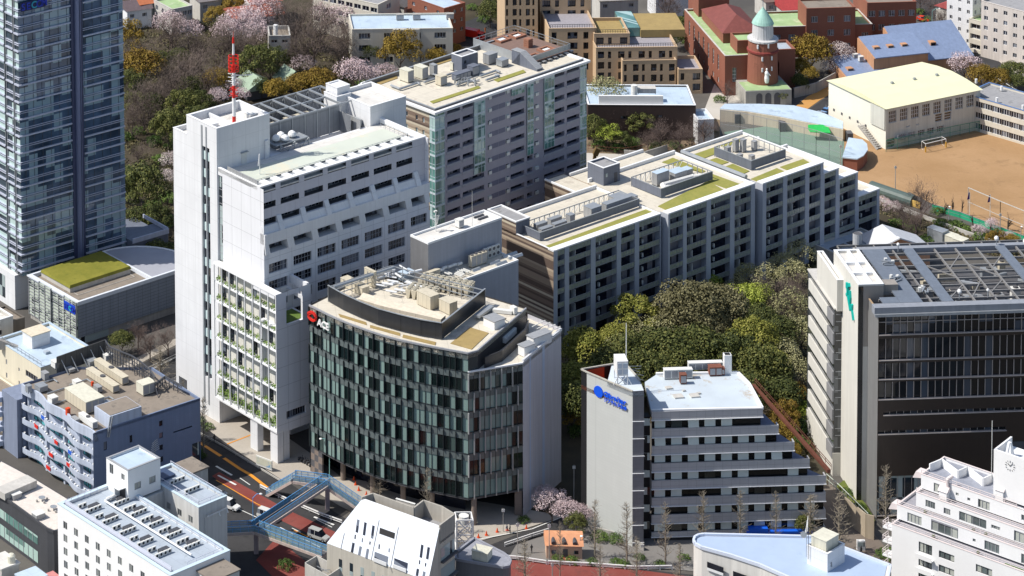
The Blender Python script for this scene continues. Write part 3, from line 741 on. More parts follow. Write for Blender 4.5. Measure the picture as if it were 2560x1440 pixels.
# ----
RB=Fr(1089,740,39.7)
M['tile_stripe']=stripes('striped_tiles',[(0.0,(.10,.065,.05)),(.28,(.20,.14,.105)),(.5,(.34,.26,.19)),(.68,(.62,.55,.42)),(.86,(.46,.37,.27))],.52)
M['lilac_tile']=mat('lilac_tile',(.40,.38,.44),.6,.1,.4,panel=(1.2,.6,.02),joint=.85,streak=.04)
M['aqua']=glass('aqua_glass',(.10,.22,.20),(.45,.60,.58),.35,cell=(1.1,3.14))
M['aqua_f']=mat('aqua_frame',(.55,.64,.68),.4,.05,1,streak=0)
def unit(fr,px,py,z,du,dv,h,label,m='beige_m',**k):
 u,v=fr.L(px,py,z);return machine(fr,u,v,z,du,dv,h,label,m,**k)
def turf(parent,fr,pts,z,m='turf',name='roof_turf'):
 b=MB();b.prism([fr.L(x,y,z+.15)for x,y in pts],z+.002,z+.15);return b.build(name,M[m],parent)
def build_residential():
 T=RB.thing('residential_block','high lilac-grey apartment block with a timber roof terrace and green glass corners','building')
 U,V,zt,fh=54.2,25.8,45.6,3.14
 lt=M['lilac_tile'];rows=[44.0-fh*i for i in range(14)]
 balc=[(4.2,8.6),(9.5,13.1),(26.4,31.3),(42.3,46.0),(46.9,51.5)]
 ops=[];small=[]
 for i,z in enumerate(rows):
  for j,(a,b)in enumerate(balc):
   if i==0 and j==2:continue
   if i>=6 and j==1:b=17.0
   if i>=6 and j==3:a=38.5
   ops.append((a,b,z,z+1.2))
  if i>=6:ops.append((32.3,34.3,z,z+1.2))
  small+=[(18.3,19.4,z+.15,z+1.15),(24.6,25.7,z+.15,z+1.15),(35.0,36.3,z+.15,z+1.15)]
 f=MB();sheet(f,front(0),3.3,51.8,0,zt-.5,ops+small,1.2)
 f.face([(U,2,0),(U,V,0),(U,V,zt),(U,2,zt)]);f.face([(U,V,0),(0,V,0),(0,V,zt),(U,V,zt)])
 f.build('front_wall',lt,T)
 s=MB();so=[]
 for i in range(14):
  z=41.9-fh*i
  so+=[(3.5,4.2,z,z+1.3),(5.8,6.5,z,z+1.3),(9.2,9.9,z,z+1.3)]
 sheet(s,side(0),1.8,V,0,zt-.5,so,.3);s.build('striped_wall',M['tile_stripe'],T)
 for o in so[:30]:pane(T,side(0),o,.25,M['gl_blind'],M['fr_white'],0,0,.06)
 for o in ops[:62]:
  w_=pane(T,front(0),o,1.15,M['gl_home'],M['fr_dark'],4,0,.05,bw=.06,name='balcony_door')
 for o in small[:39]:
  b0,b1,c0,c1=o;w_=MB();w_.box(b0,b1,.05,.1,c0,c1,0);w_.box(b0+.25,b1+.1,-.25,.04,c0,c0+.75,1);w_.build('window',[M['gl_blind'],M['ac_white']],T)
 rl=MB()
 for o in ops:
  rl.box(o[0]-.25,o[1]+.3,-.12,-.01,o[2]-.55,o[2]+.02)
 each(rl,'balcony_rail',mat('rail_grey',(.36,.37,.42),.5,.1,1,streak=0),T)
 bl=MB()
 for z in rows:
  bl.box(19.6,22.0,-.02,-.005,z+.05,z+1.25);bl.box(22.1,24.4,-.02,-.005,z+.05,z+1.25)
 each(bl,'dark_tile_panel',mat('slate_tile',(.17,.175,.25),.5,.1,1,streak=0),T,limit=30)
 
 def bay(a,b,z0_,z1_,v=-.25):
  g=MB();g.box(a,b,v,-.01,z0_,z1_,0);n=max(2,int((b-a)/1.1))
  for i in range(n+1):x=a+(b-a)*i/n;g.box(x-.05,x+.05,v-.05,v-.003,z0_,z1_,1)
  z=z1_
  while z>z0_+.1:g.box(a,b,v-.06,v-.004,max(z-1.3,z0_),max(z-1.25,z0_),1);g.box(a,b,v-.04,v-.002,z-.62,z-.1,1);z-=fh
  return g.build('glass_bay',[M['aqua'],M['aqua_f']],T)
 bay(13.3,17.1,rows[5]-1.6,zt-.5);bay(32.2,34.4,rows[5]-1.6,zt-.5);bay(38.4,42.0,rows[5]-1.6,zt-.5);bay(26.6,31.2,rows[0]-.9,zt-.5)
 
 for a,b,nm in((0,3.28,'corner_glazing'),(51.82,54.2,'corner_glazing')):
  g=MB();g.box(a,b,0.02,1.78,0,zt-.5,0)
  for i in range(15):
   z=zt-.5-i*fh
   if z>2:g.box(a-.06,b+.06,-.08,1.79,max(0,z-1.25),max(.2,z-.75),1);g.box(a-.03,b+.03,-.04,1.79,z-.12,z-.01,1)
  for x in(a-.02,(a+b)/2,b-.06):g.box(x,x+.08,-.06,.01,0,zt-.5,1)
  g.box(a-.06,a,.9,1.0,0,zt-.5,1);g.build(nm,[M['aqua'],M['aqua_f']],T)
 g=MB();g.box(U+.01,U+1.6,1.5,V-6,1,zt-1.2);g.build('side_glazing',M['aqua'],T)
 
 r=MB();r.box(.3,U-.3,.3,V-.3,zt-.6,zt-.25);r.build('roof',M['roof_cream'],T)
 c=MB();c.box(-.6,U+.9,-.6,.25,zt-.5,zt+.05);c.box(-.6,.3,.25,V,zt-.5,zt+.05);c.box(U-.3,U+.9,.25,V,zt-.5,zt+.05);c.box(.3,U-.3,V-.4,V,zt-.5,zt+.3)
 c.build('roof_edge',M['wcap'],T)
 c=MB();c.box(.5,U-.5,.5,.75,zt-.25,zt+.45);c.box(.5,.75,.75,V-.8,zt-.25,zt+.45);c.box(.75,U-.5,V-1.5,V-1.15,zt-.25,zt+.75)
 c.build('parapet',mat('dark_coping',(.16,.16,.17),.5,.1,1,streak=0),T)
 c=MB();c.box(.45,U-.45,.45,.8,zt+.46,zt+.54);c.box(.45,.8,.8,V-.8,zt+.46,zt+.54);c.box(.75,U-.5,V-1.6,V-1.1,zt+.76,zt+.86);c.build('coping',M['steel'],T)
 z=zt-.25
 turf(T,RB,[(1075,253),(1196,214),(1202,219),(1083,258)],z);turf(T,RB,[(1234,199),(1308,174),(1315,180),(1245,204)],z)
 turf(T,RB,[(936,205),(992,188),(994,195),(952,210)],z,'turf_br');turf(T,RB,[(1066,164),(1127,143),(1130,150),(1080,166)],z,'turf_br')
 unit(RB,1020,209,z,2.1,3.0,3.0,'large cream cooling tower nearest the front corner of the high block roof','cream_m')
 unit(RB,1056,201,z,2.1,3.0,3.0,'large cream cooling tower in the middle of the left part of the high block roof','cream_m')
 unit(RB,1102,217,z,2.2,1.9,2.4,'pale yellow tank box on the high block roof in front of the dark hut','beige_m')
 unit(RB,1132,178,z,1.2,1.0,2.0,'narrow cream cabinet against the dark roof hut','cream_m')
 unit(RB,1141,204,z,5.2,1.6,1.6,'low grey duct box in front of the dark roof hut','slate')
 unit(RB,1182,192,z,2.4,2.0,2.4,'grey chimney box with a flat hood beside the dark hut','slate')
 unit(RB,1184,170,z,1.6,3.0,3.4,'tall grey duct tower behind the dark roof hut','grey_metal')
 unit(RB,1222,164,z,3.2,2.0,2.6,'pale grey cabinet pair beside the terrace screen','grey_metal')
 unit(RB,1255,170,z,2.4,2.0,1.8,'grey unit with a rounded hood next to the sloping stair cover','steel')
 unit(RB,1085,192,z,1.3,1.6,2.8,'grey hooded exhaust box right of the cream cooling towers','grey_metal')
 
 u,v=RB.L(1155,185,z);t=RB.thing('roof_hut','dark grey roof hut with white coping on the high apartment block','roof hut')
 block(t,u,u+5.6,v,v+3.6,z,z+4.3,M['slate'],M['roof_grey'],win=False,par=.4,cap=M['wcap'],pt=.3)
 d=MB();d.box(u+.8,u+1.5,v-.04,v-.005,z+2.4,z+3.2);d.build('window',M['gl_blind'],t)
 
 pr=random.Random(5)
 for i,(x,y,x2,y2)in enumerate(((1000,222,1050,210),(978,214,1000,222),(1110,190,1140,178),(1200,190,1250,180),(1140,212,1190,205),(1060,206,1100,196),(1215,200,1238,186),(1085,186,1112,196))):
  a=RB.L(x,y,z+.5);b=RB.L(x2,y2,z+.5)
  ducts(RB,[(*a,z+.5),(b[0],a[1],z+.55),(*b,z+.5)],.28,('silver pipe run on the high block roof, '+('below the first cooling tower','at the far left','curving left of the dark hut','right of the chimney box','along the front of the dark hut','between the cooling towers and the yellow tank','ending beside the second turf strip','behind the yellow tank')[i]))
 pp=MB()
 for i in range(16):
  a=RB.L(pr.uniform(1135,1190),pr.uniform(203,217),z);pp.bar((*a,z),(*a,z+pr.uniform(.8,1.9)),.18);pp.bar((*a,z+.9),(a[0]+1.6,a[1],z+.9),.14)
 t=RB.thing('pipe_rack','cluster of thin silver pipes on the high block roof beside the chimney box','pipes');pp.build('pipes',M['steel'],t)
 
 zz=zt+.5;P=[RB.L(x,y,zz)for x,y in((1181,113),(1281,77),(1424,122),(1333,157))]
 ua,ub=(P[0][0]+P[3][0])/2,(P[1][0]+P[2][0])/2;va,vb=(P[3][1]+P[2][1])/2,(P[0][1]+P[1][1])/2
 d=MB();d.box(ua,ub,va,vb,zt-.2,zz);d.build('timber_deck',mat('timber_deck',(.24,.155,.125),.8,.15,1.5,panel=(.25,90,.02),joint=.7),T)
 sc=MB();sc.box(ua-.15,ua,va,vb,zt-.2,zz+1.6);sc.build('terrace_screen',M['steel'],T)
 rl=MB();rail(rl,(ua,va,zz),(ub,va,zz),1.5,2,.06);rail(rl,(ub,va,zz),(ub,vb,zz),1.5,2,.06);rail(rl,(ua,vb,zz),(ub,vb,zz),1.5,2,.06)
 rl.build('terrace_railing',M['steel'],T)
 g=MB();g.face([(ua,va,zz+.1),(ub,va,zz+.1),(ub,va,zz+1.4),(ua,va,zz+1.4)]);g.build('terrace_glass',mat('pale_mesh',(.42,.45,.44),.4,.1,1),T)
 br=mat('terracotta',(.36,.17,.11),.8,.1,1)
 for i,(x,y,lb)in enumerate(((1252,109,'leftmost'),(1290,99,'at the back'),(1334,152,'nearest the front rail'),(1363,134,'rightmost'))):
  a=RB.L(x,y,zz);t=thing('bench_frame','square terracotta bench with white centre on the timber roof terrace, '+lb,'bench',RB.W(a[0],a[1],zz),RB.az,'benches on the timber terrace')
  b=MB();b.box(0,4,0,.5,0,.5);b.box(0,4,2.5,3,0,.5);b.box(0,.5,.5,2.5,0,.5);b.box(3.5,4,.5,2.5,0,.5);b.build('seat',br,t)
  b=MB();b.box(1,3,1,2,0,.35);b.build('table',M['wpaint'],t)
 a=RB.L(1321,121,zz);t=thing('timber_box','tall slatted terracotta box in the middle of the roof terrace','box',RB.W(a[0],a[1],zz),RB.az)
 b=MB()
 for k in range(4):b.box(0,1.7,0,1.7,k*.55,k*.55+.45)
 b.box(.1,1.6,.1,1.6,0,2.2);b.build('slats',br,t)
 a=RB.L(1345,178,z);t=RB.thing('stair_cover','sloping grey stair enclosure in front of the timber roof terrace','stair enclosure')
 b=MB();u,v=a;b.hexa([(u-.4,v,z),(u+1.6,v,z),(u+1.6,v+8.5,z),(u-.4,v+8.5,z),(u-.4,v,z+.5),(u+1.6,v,z+.5),(u+1.6,v+5.6,z+3.4),(u-.4,v+5.6,z+3.4)])
 b.box(u-.4,u+1.6,v+5.61,v+8.5,z,z+3.4);b.build('cover',M['slate'],t)
 b=MB();b.hexa([(u-.5,v-.1,z+.52),(u+1.7,v-.1,z+.52),(u+1.7,v+5.6,z+3.42),(u-.5,v+5.6,z+3.42),(u-.5,v-.1,z+.6),(u+1.7,v-.1,z+.6),(u+1.7,v+5.6,z+3.5),(u-.5,v+5.6,z+3.5)]);b.box(u-.5,u+1.7,v+5.62,v+8.6,z+3.42,z+3.5);b.build('roof',M['grey_metal'],t)
 for k in range(7):
  a=RB.L(1345+k*13.8,165-k*5.2,z)
  t=thing('vent_cowl',ORD[k]+' dark vent cowl from the left in the row below the terrace rail','vent',RB.W(a[0],a[1],z),RB.az,'vent cowls in a row below the terrace rail')
  b=MB();b.box(0,.9,0,.6,0,.5);b.build('body',M['steel_dk'],t);b=MB();b.box(-.1,1,-.1,.7,.5,.6);b.build('cap',M['grey_metal'],t)
build_residential()
# ----
LB=Fr(1384,884,36.4)
def build_long():
 T=LB.thing('long_apartment_block','long balconied apartment block with stepped right end and turf-covered roofs','building')
 pier=mat('pier_bluegrey',(.50,.53,.60),.6,.08,.5,streak=.05)
 zt=24.1;fh=3.32
 rp=mat('rail_panel_glass',(.33,.37,.32),.25,.25,1.5,streak=0,spec=.6)
 ww=M['wcap']
 def sec(xs,v,z1,u0,u1,nf,zfac):
  """xs: pixel limits of the openings"""
  ys=640
  ops=[(LB.FZ(a,ys,v)[0],LB.FZ(b,ys,v)[0])for a,b in xs]
  p=MB();e=u0
  for a,b in ops+[(u1,u1)]:
   if a-e>.2:p.box(e,a,v,v+1.7,0,z1-.02)
   e=b
  each(p,'pier',pier,T)
  g=MB();g.face([(u0,v+1.6,0),(u1,v+1.6,0),(u1,v+1.6,z1-.5),(u0,v+1.6,z1-.5)]);g.build('recessed_glazing',M['gl_home'],T)
  t=MB();t.box(u0-.05,u1+.05,v-.06,v+1.8,z1-.02,z1+.3);t.build('roof_fascia',ww,T)
  for k in range(nf):
   zb=z1-3.85-fh*k
   if zb<2.0:break
   for j,(a,b)in enumerate(ops):
    m=MB();m.box(a,b,v+.1,v+1.6,zb-.02,zb+.16,2);m.box(a+.05,b-.05,v+.1,v+.14,zb+.22,zb+1.2,0)
    n=max(2,round((b-a)/1.0))
    for i in range(n+1):x=a+.04+(b-a-.08)*i/n;m.box(x-.035,x+.035,v+.04,v+.095,zb+.16,zb+1.28,1)
    m.box(a,b,v+.03,v+.15,zb+1.2,zb+1.29,1)
    m.build('balcony',[rp,M['fr_grey'],M['fr_grey']],T)
    if(j+k)%1==0 and b-a>5:m2=MB();x=a+2.1;m2.box(x,x+.35,v+1.0,v+1.5,zb+1.0,zb+2.0);m2.box(x+.0,x+.12,v+.2,v+1.6,zb+.2,zb+2.9)if j%2 else None;m2.build('balcony_divider',M['ac_white'],T)
  for j,(a,b)in enumerate(ops):
   m=MB();m.box(a,b,v+.1,v+.16,z1-1.35,z1-.12,0);n=max(2,round((b-a)/1.0))
   for i in range(n+1):x=a+.04+(b-a-.08)*i/n;m.box(x-.035,x+.035,v+.04,v+.095,z1-1.35,z1-.12,1)
   m.build('top_glass_screen',[rp,M['fr_grey']],T)
 s1=[(1394,1412),(1423,1477.5),(1489,1542),(1553,1587),(1598,1650)]
 sec(s1,0,zt,0,35.3,7,0)
 s2=[(1675,1707.8),(1717,1766),(1777,1825),(1836,1877)];v2=-1.5;ue2=LB.FZ(1888,458,v2)[0]
 sec(s2,v2,24.3,36.2,ue2,7,0)
 s3=[(1915,1957),(1967,2012),(2022,2050)];v3=-2.6
 us3=LB.FZ(1907,461,v3)[0];ue3=LB.FZ(2059,407,v3)[0]
 sec(s3,v3,24.2,us3,ue3,6,0)
 u4=LB.FZ(2097,425,v3)[0];u5=LB.FZ(2145,436,v3)[0];u6=LB.FZ(2199,475,v3)[0]
 z4=LB.FZ(2080,428,v3)[1];z5=LB.FZ(2120,441,v3)[1];z6=LB.FZ(2170,484,v3)[1]
 sec([(2060,2088)],v3,z4,ue3+.02,u4,5,0);sec([(2098,2137)],v3,z5,u4+.02,u5,5,0);sec([(2146,2191)],v3,z6,u5+.02,u6,3,0)
 
 VB=21
 rc=M['roof_cream']
 w_=MB();w_.box(35.32,36.18,1.2,18,0,zt-.6);w_.face([(36.18,v2,0),(36.18,1.2,0),(36.18,1.2,24.25),(36.18,v2,24.25)]);w_.face([(us3-.02,v3,0),(us3-.02,1.2,0),(us3-.02,1.2,24.15),(us3-.02,v3,24.15)]);w_.box(ue2+.02,us3-.04,1.2,19,0,23.7)
 w_.build('recess_wall',pier,T)
 for a,b,v,z,vb in((0,35.3,1.65,zt,VB),(36.2,ue2,v2+1.65,24.3,24.5),(us3,ue3,v3+1.65,24.2,23.5),(ue3+.02,u4,v3+1.65,z4,23),(u4+.02,u5,v3+1.65,z5,20),(u5+.02,u6,v3+1.65,z6,18)):
  m=MB();m.box(a+.02,b-.02,v,vb,0,z-.25);m.build('roof_slab',rc,T)
  m=MB();m.box(b-.35,b,v+.2,vb,z-.24,z+.3);m.box(a,b,vb,vb+.5,z-.4,z+.6);m.build('parapet',M['wcap'],T)
 m=MB();m.box(-.02,.3,0.01,VB,0,zt+.25);m.build('striped_wall',M['tile_stripe'],T)
 m=MB();m.box(-.06,.36,0,12.2,zt+.26,zt+.36);m.build('coping',M['wcap'],T)
 
 z=zt-.25
 a=LB.L(1321,603,z);t_u=a[0]
 m=MB();m.box(-.02,4.4,12.3,21.8,z,z+3.1);m.box(-.02,4.4,12.3,21.8,0,z-.01)if False else None;m.build('stair_house',M['tile_stripe'],T)
 m=MB();m.box(-.1,4.5,12.2,21.9,z+3.1,z+3.25);m.build('stair_house_roof',M['roof_grey'],T)
 m=MB();m.box(-.1,4.5,12.2,12.6,z+3.25,z+3.5);m.box(-.1,.3,12.6,21.5,z+3.25,z+3.5);m.box(4.1,4.5,12.6,21.5,z+3.25,z+3.5);m.box(-.1,4.5,21.5,21.9,z+3.25,z+3.5);m.build('stair_house_coping',M['wcap'],T)
 m=MB();m.box(-.02,4.3,12.26,12.295,z+.0,z+3.0);m.build('stair_house_front',M['slate'],T)
 
 def strip(pts,zz,mm='turf'):turf(T,LB,pts,zz,mm)
 strip([(1360,616),(1620,521),(1642,529),(1382,627)],z)
 z2=24.3-.25
 strip([(1645,515),(1770,452),(1810,475),(1672,527)],z2);strip([(1768,430),(1851,460),(1820,472),(1760,450)],z2)
 strip([(1655,405),(1682,394),(1764,427),(1755,431)],z2)
 z3=24.2-.25
 strip([(1877,447),(1942,420),(1972,433),(1907,457)],z3);strip([(1950,417),(2008,397),(2033,411),(1980,430)],z3)
 strip([(1724,389),(1797,364),(1797,381),(1755,397)],z3);strip([(1802,364),(1858,343),(1864,348),(1812,368)],z3)
 strip([(1766,402),(1791,394),(1822,405),(1795,414)],z3);strip([(1808,418),(1832,409),(1874,427),(1850,438)],z3)
 
 def yard(name_lb,u0,u1,va,vb,zz,h,gap=True):
  t=LB.thing('plant_screen',name_lb,'roof screen')
  for k,(a,b,c,d)in enumerate(((u0,u1,va,va+.15),(u0,u0+.15,va+.16,vb))):
   m=MB();m.box(a,b,c,d,zz+.25,zz+h);m.build('slate_panel',M['slate'],t)
  m=MB();m.box(u0-.05,u1,va-.05,va+.2,zz+h,zz+h+.1);m.box(u0-.05,u0+.2,va+.2,vb,zz+h,zz+h+.1);m.box(u0,u1,vb-.15,vb,zz+h-.1,zz+h+.1);m.box(u1-.15,u1,va+.2,vb-.15,zz+h-.1,zz+h+.1)
  m.build('top_rail',M['steel'],t)
  m=MB();n=max(2,int((u1-u0)/1.6))
  for i in range(n):x0=u0+(u1-u0)*i/n;x1=u0+(u1-u0)*(i+1)/n;m.bar((x0,vb,zz),(x0,vb,zz+h),.14);m.bar((x0,vb,zz),(x1,vb,zz+h),.09)
  n=max(2,int((vb-va)/1.6))
  for i in range(n):x0=va+(vb-va)*i/n;m.bar((u1,x0,zz),(u1,x0,zz+h),.14)
  m.build('steel_lattice',M['steel'],t)
 yard('long slate screen around rooftop plant on the nearest wing of the long block',2.2,35.0,6.7,13.5,z,2.0)
 yard('slate screen around ducts in the middle of the long block roof',42.5,60.5,6.8,16.5,z2,2.3)
 yard('square slate screen around tall pipes at the far end of the long block',73.0,85.5,5.5,17.5,z3,2.4)
 specs=[(4.5,8.4,3.6,1.2,1.6),(5.5,11,3.4,1.2,1.6),(8.9,8.6,4.0,1.2,1.6),(10.2,11.2,3.6,1.2,1.6),(14.5,9.2,1.6,1.4,2.2),(20.5,8.2,3.4,2.6,2.6),(25.5,8.2,8.6,1.6,2.4),(34.5,9.0,2.4,2.2,1.6),(31.0,10.6,4.0,2.4,1.8)]
 nm=['nearest the striped stair house, front row','nearest the striped stair house, back row','second along the front row','second along the back row','alone by the middle of the slate screen','square and tall, right of the screen middle','longest, at the right end of the screen','with a rounded hood beyond the screen end','behind the longest cabinet']
 for(u,v,du,dv,h),l_ in zip(specs,nm):machine(LB,u,v,z,du,dv,h,'pale grey plant cabinet, '+l_+' on the long block','grey_metal',top='steel')
 for(u,v,du,dv,h),l_ in zip([(47,12.3,4.2,1.8,3.2),(52.5,11.5,4.0,2.6,2.2),(57,12,2.2,2.0,1.8)],['tall steel cabinet at the left of the duct yard','pale blue topped unit in the middle of the duct yard','small hooded unit at the right of the duct yard']):
  machine(LB,u,v,z2,du,dv,h,l_+' on the long block roof','grey_metal',top='roof_blue')
 ducts(LB,[(48.5,8.3,z2+.8),(46.5,9.4,z2+.8),(47.5,10.8,z2+.8),(57,10.0,z2+.8),(60,8.5,z2+.8)],.7,'fat silver duct curving through the duct yard of the long block','ac_white')
 for k,(u,v)in enumerate(((74.6,14.6),(78.8,15.8),(80.2,14.6),(83.2,13.6),(75.6,11.6),(77.6,9.5))):
  machine(LB,u,v,z3,1.3,1.0,(2.6,3.2,3.2,2.4,1.4,1.3)[k],('tall cabinet in the square slate yard, left by the lattice','tallest cabinet in the square slate yard, back left of a pair','tallest cabinet in the square slate yard, front right of a pair','cabinet with a cap at the right of the square slate yard','low grey box in the square slate yard, farther one','low grey box in the square slate yard, nearer one')[k],'grey_metal')
 
 zq=z2;a=LB.L(1509,465,zq);t=LB.thing('roof_hut','dark slate roof hut with white coping behind the long block','roof hut')
 block(t,a[0],a[0]+5.6,a[1],a[1]+5.4,zq-1,zq+4.4,M['slate'],M['roof_grey'],win=False,par=.4,cap=M['wcap'],pt=.3)
 d=MB();d.box(a[0]+.6,a[0]+1.3,a[1]-.05,a[1]-.005,zq+2.0,zq+2.9);d.build('window',M['gl_blind'],t)
 d=MB();d.box(a[0]+3.6,a[0]+4.7,a[1]-.05,a[1]-.005,zq,zq+2.4);d.build('door',M['dkgrey'],t)
 
 w1=MB();b0=LB.L(1450,462,24.0);w1.box(29.6,36.1,21.6,33,0,23.6);w1.box(36.2,62,24.4,31.5,0,23.5);w1.build('rear_wing',M['tile_stripe'],T)
 w1=MB();w1.box(29.9,35.8,21.9,32.7,23.61,23.7);w1.box(36.4,62,25,31.2,23.51,23.6);w1.build('rear_wing_roof',rc,T)
 w1=MB();w1.box(29.5,29.9,21.5,33,23.61,24.0);w1.box(36.3,62,31.0,31.5,23.61,24.3);w1.build('rear_wing_parapet',M['wcap'],T)
 
 ducts(LB,[(ue2+.7,2,24.9),(ue2+.7,23,24.9)],.55,'straight grey cover duct crossing the roof of the long block','steel',n=8)
build_long()
# ----
NB=Fr(1072.4,1096,37.2)
def build_annexe():
 T=NB.thing('grey_annexe','windowless grey annexe with a bright roof and a lower equipment terrace','building')
 zt=NB.FZ(1070.4,607.8)[1];u1=NB.L(1254.6,544.2,zt)[0];v1=NB.L(1025.3,587.6,zt)[1]
 pn=mat('grey_tile_wall',(.42,.44,.50),.6,.08,.4,panel=(2.2,2.1,.03),joint=.8)
 sd_=mat('grey_metal_side',(.28,.28,.29),.35,.12,.8,metal=.3,panel=(1.4,3,.03),joint=.8)
 zl=zt-12.0
 f=MB();sheet(f,front(0),0,u1,0,zt,[(1.0,8.6,zl+.1,zl+3.6)],3)
 f.face([(u1,0,0),(u1,v1,0),(u1,v1,zt),(u1,0,zt)]);f.face([(0,v1,0),(u1,v1,0),(u1,v1,zt),(0,v1,zt)]);f.build('front_wall',pn,T)
 f=MB();f.face([(0,0,0),(0,v1,0),(0,v1,zt),(0,0,zt)]);f.build('side_wall',sd_,T)
 r=MB();r.box(.2,u1-.2,.2,v1-.2,zt-.9,zt-.35);r.build('roof',M['roof_white'],T)
 c=MB();c.box(-.05,u1+.05,-.05,.35,zt-.34,zt+.1);c.box(-.05,.3,.35,v1,zt-.34,zt+.1);c.box(u1-.3,u1+.05,.35,v1,zt-.34,zt+.1);c.box(.3,u1-.3,v1-.3,v1,zt-.34,zt+.1);c.build('coping',M['wcap'],T)
 
 d=NB.L(1296,650,zl);zlt=NB.FZ(1296,650,-6)[1]
 q=NB.FZ(1296,650,-6.2);zl=q[1];uu=q[0]
 m=MB();m.box(2,uu,-6.2,-.02,0,zl-.3);m.build('terrace_wall',pn,T)
 m=MB();m.box(2.2,uu-.3,-6,-.05,zl-.29,zl-.2);m.build('terrace_roof',M['roof_cream'],T)
 m=MB();m.box(2,uu,-6.25,-5.95,zl-.28,zl+.1);m.box(uu-.3,uu+.02,-5.95,-.05,zl-.28,zl+.1);m.build('terrace_coping',M['wcap'],T)
 z=zl-.2
 machine(NB,u1*.46,-2.8,z,4.6,1.0,2.6,'long beige fan unit on the annexe terrace beside the dark opening','beige_m',fans=4)
 for k in range(8):
  u=u1*.72+(k//2%4)*1.25;zz=z+.1+(k%2)*1.25
  t=thing('air_conditioner',('lower ','upper ')[k%2]+'fan unit of the '+ORD[k//2]+' stack from the left against the annexe wall','air conditioner',NB.W(u,-1.1,zz),NB.az,'fan units racked against the annexe wall')
  b=MB();b.box(-.5,.5,-.22,.22,0,1.1);b.build('case',M['ac_white'],t);b=MB();b.tube((0,-.26,.55),(0,-.225,.55),.38,n=12);b.build('fan_grille',M['dkgrey'],t)
 for k,(u,v,du)in enumerate(((u1*.66,-4.2,3.0),(u1*.7,-5.4,3.0),(u1*.88,-3.4,4.2),(u1*.9,-4.8,4.0),(u1*.42,-4.4,2.2))):
  t=NB.thing('skylight',('low grey ridge skylight on the annexe terrace, farther of the left pair','low grey ridge skylight on the annexe terrace, nearer of the left pair','long grey ridge skylight at the right end of the annexe terrace, farther one','long grey ridge skylight at the right end of the annexe terrace, nearer one','short grey skylight beside the dark pipe yard of the annexe')[k],'skylight')
  b=MB();b.hexa([(u,v,z),(u+du,v,z),(u+du,v+.9,z),(u,v+.9,z),(u,v+.3,z+.45),(u+du,v+.3,z+.45),(u+du,v+.6,z+.45),(u,v+.6,z+.45)]);b.build('ridge',M['steel'],t)
 pr=random.Random(2);pp=MB()
 for i in range(10):a=(1.6+i*.65,-1.2-pr.random()*3,z+.8);pp.bar(a,(a[0]+.2,a[1]-2,a[2]),.22);pp.bar((a[0],a[1],z),a,.12)
 for i in range(5):a=(2+i*1.3,-.8-pr.random(),z+1.3);pp.tube(a,(a[0]+1.2,a[1],a[2]),.32)
 t=NB.thing('pipe_rack','silver pipes and frames in the dark opening of the grey annexe','pipes');pp.build('pipes',M['ac_white'],t)
 t=NB.thing('tv_antenna','white antenna pole with many short arms on the grey annexe roof','antenna');b=MB();u,v=6.2,v1*.75;b.tube((u,v,zt-.3),(u,v,zt+4.2),.1);b.build('pole',M['ac_white'],t)
 b=MB()
 for i in range(8):b.bar((u-.9,v-.5+.1*i,zt+.9+.3*i),(u+.9,v+.5-.1*i,zt+1.0+.3*i),.07)
 b.box(u-.5,u+.3,v-.2,v+.2,zt+4.0,zt+4.3);b.build('arms',M['ac_white'],t)
 machine(NB,u1*.5,v1*.35,zt-.35,1.5,1.3,1.8,'small white box unit in the middle of the grey annexe roof','ac_white')
 for k in range(2):
  t=NB.thing('roof_vent',('narrow dark roof slot at the back of the annexe roof','narrow dark roof slot nearer the edge of the annexe roof')[k],'vent');b=MB();b.box(u1*.8,u1*.8+2.8,v1*.7-k*1.3,v1*.7-k*1.3+.4,zt-.35,zt);b.build('slot',M['steel_dk'],t)
 t=NB.thing('whip_antenna','thin tall whip antenna on the grey annexe roof','antenna');b=MB();b.tube((u1*.62,.6,zt),(u1*.62,.6,zt+8),.06,.03);b.build('rod',M['ac_white'],t)
build_annexe()
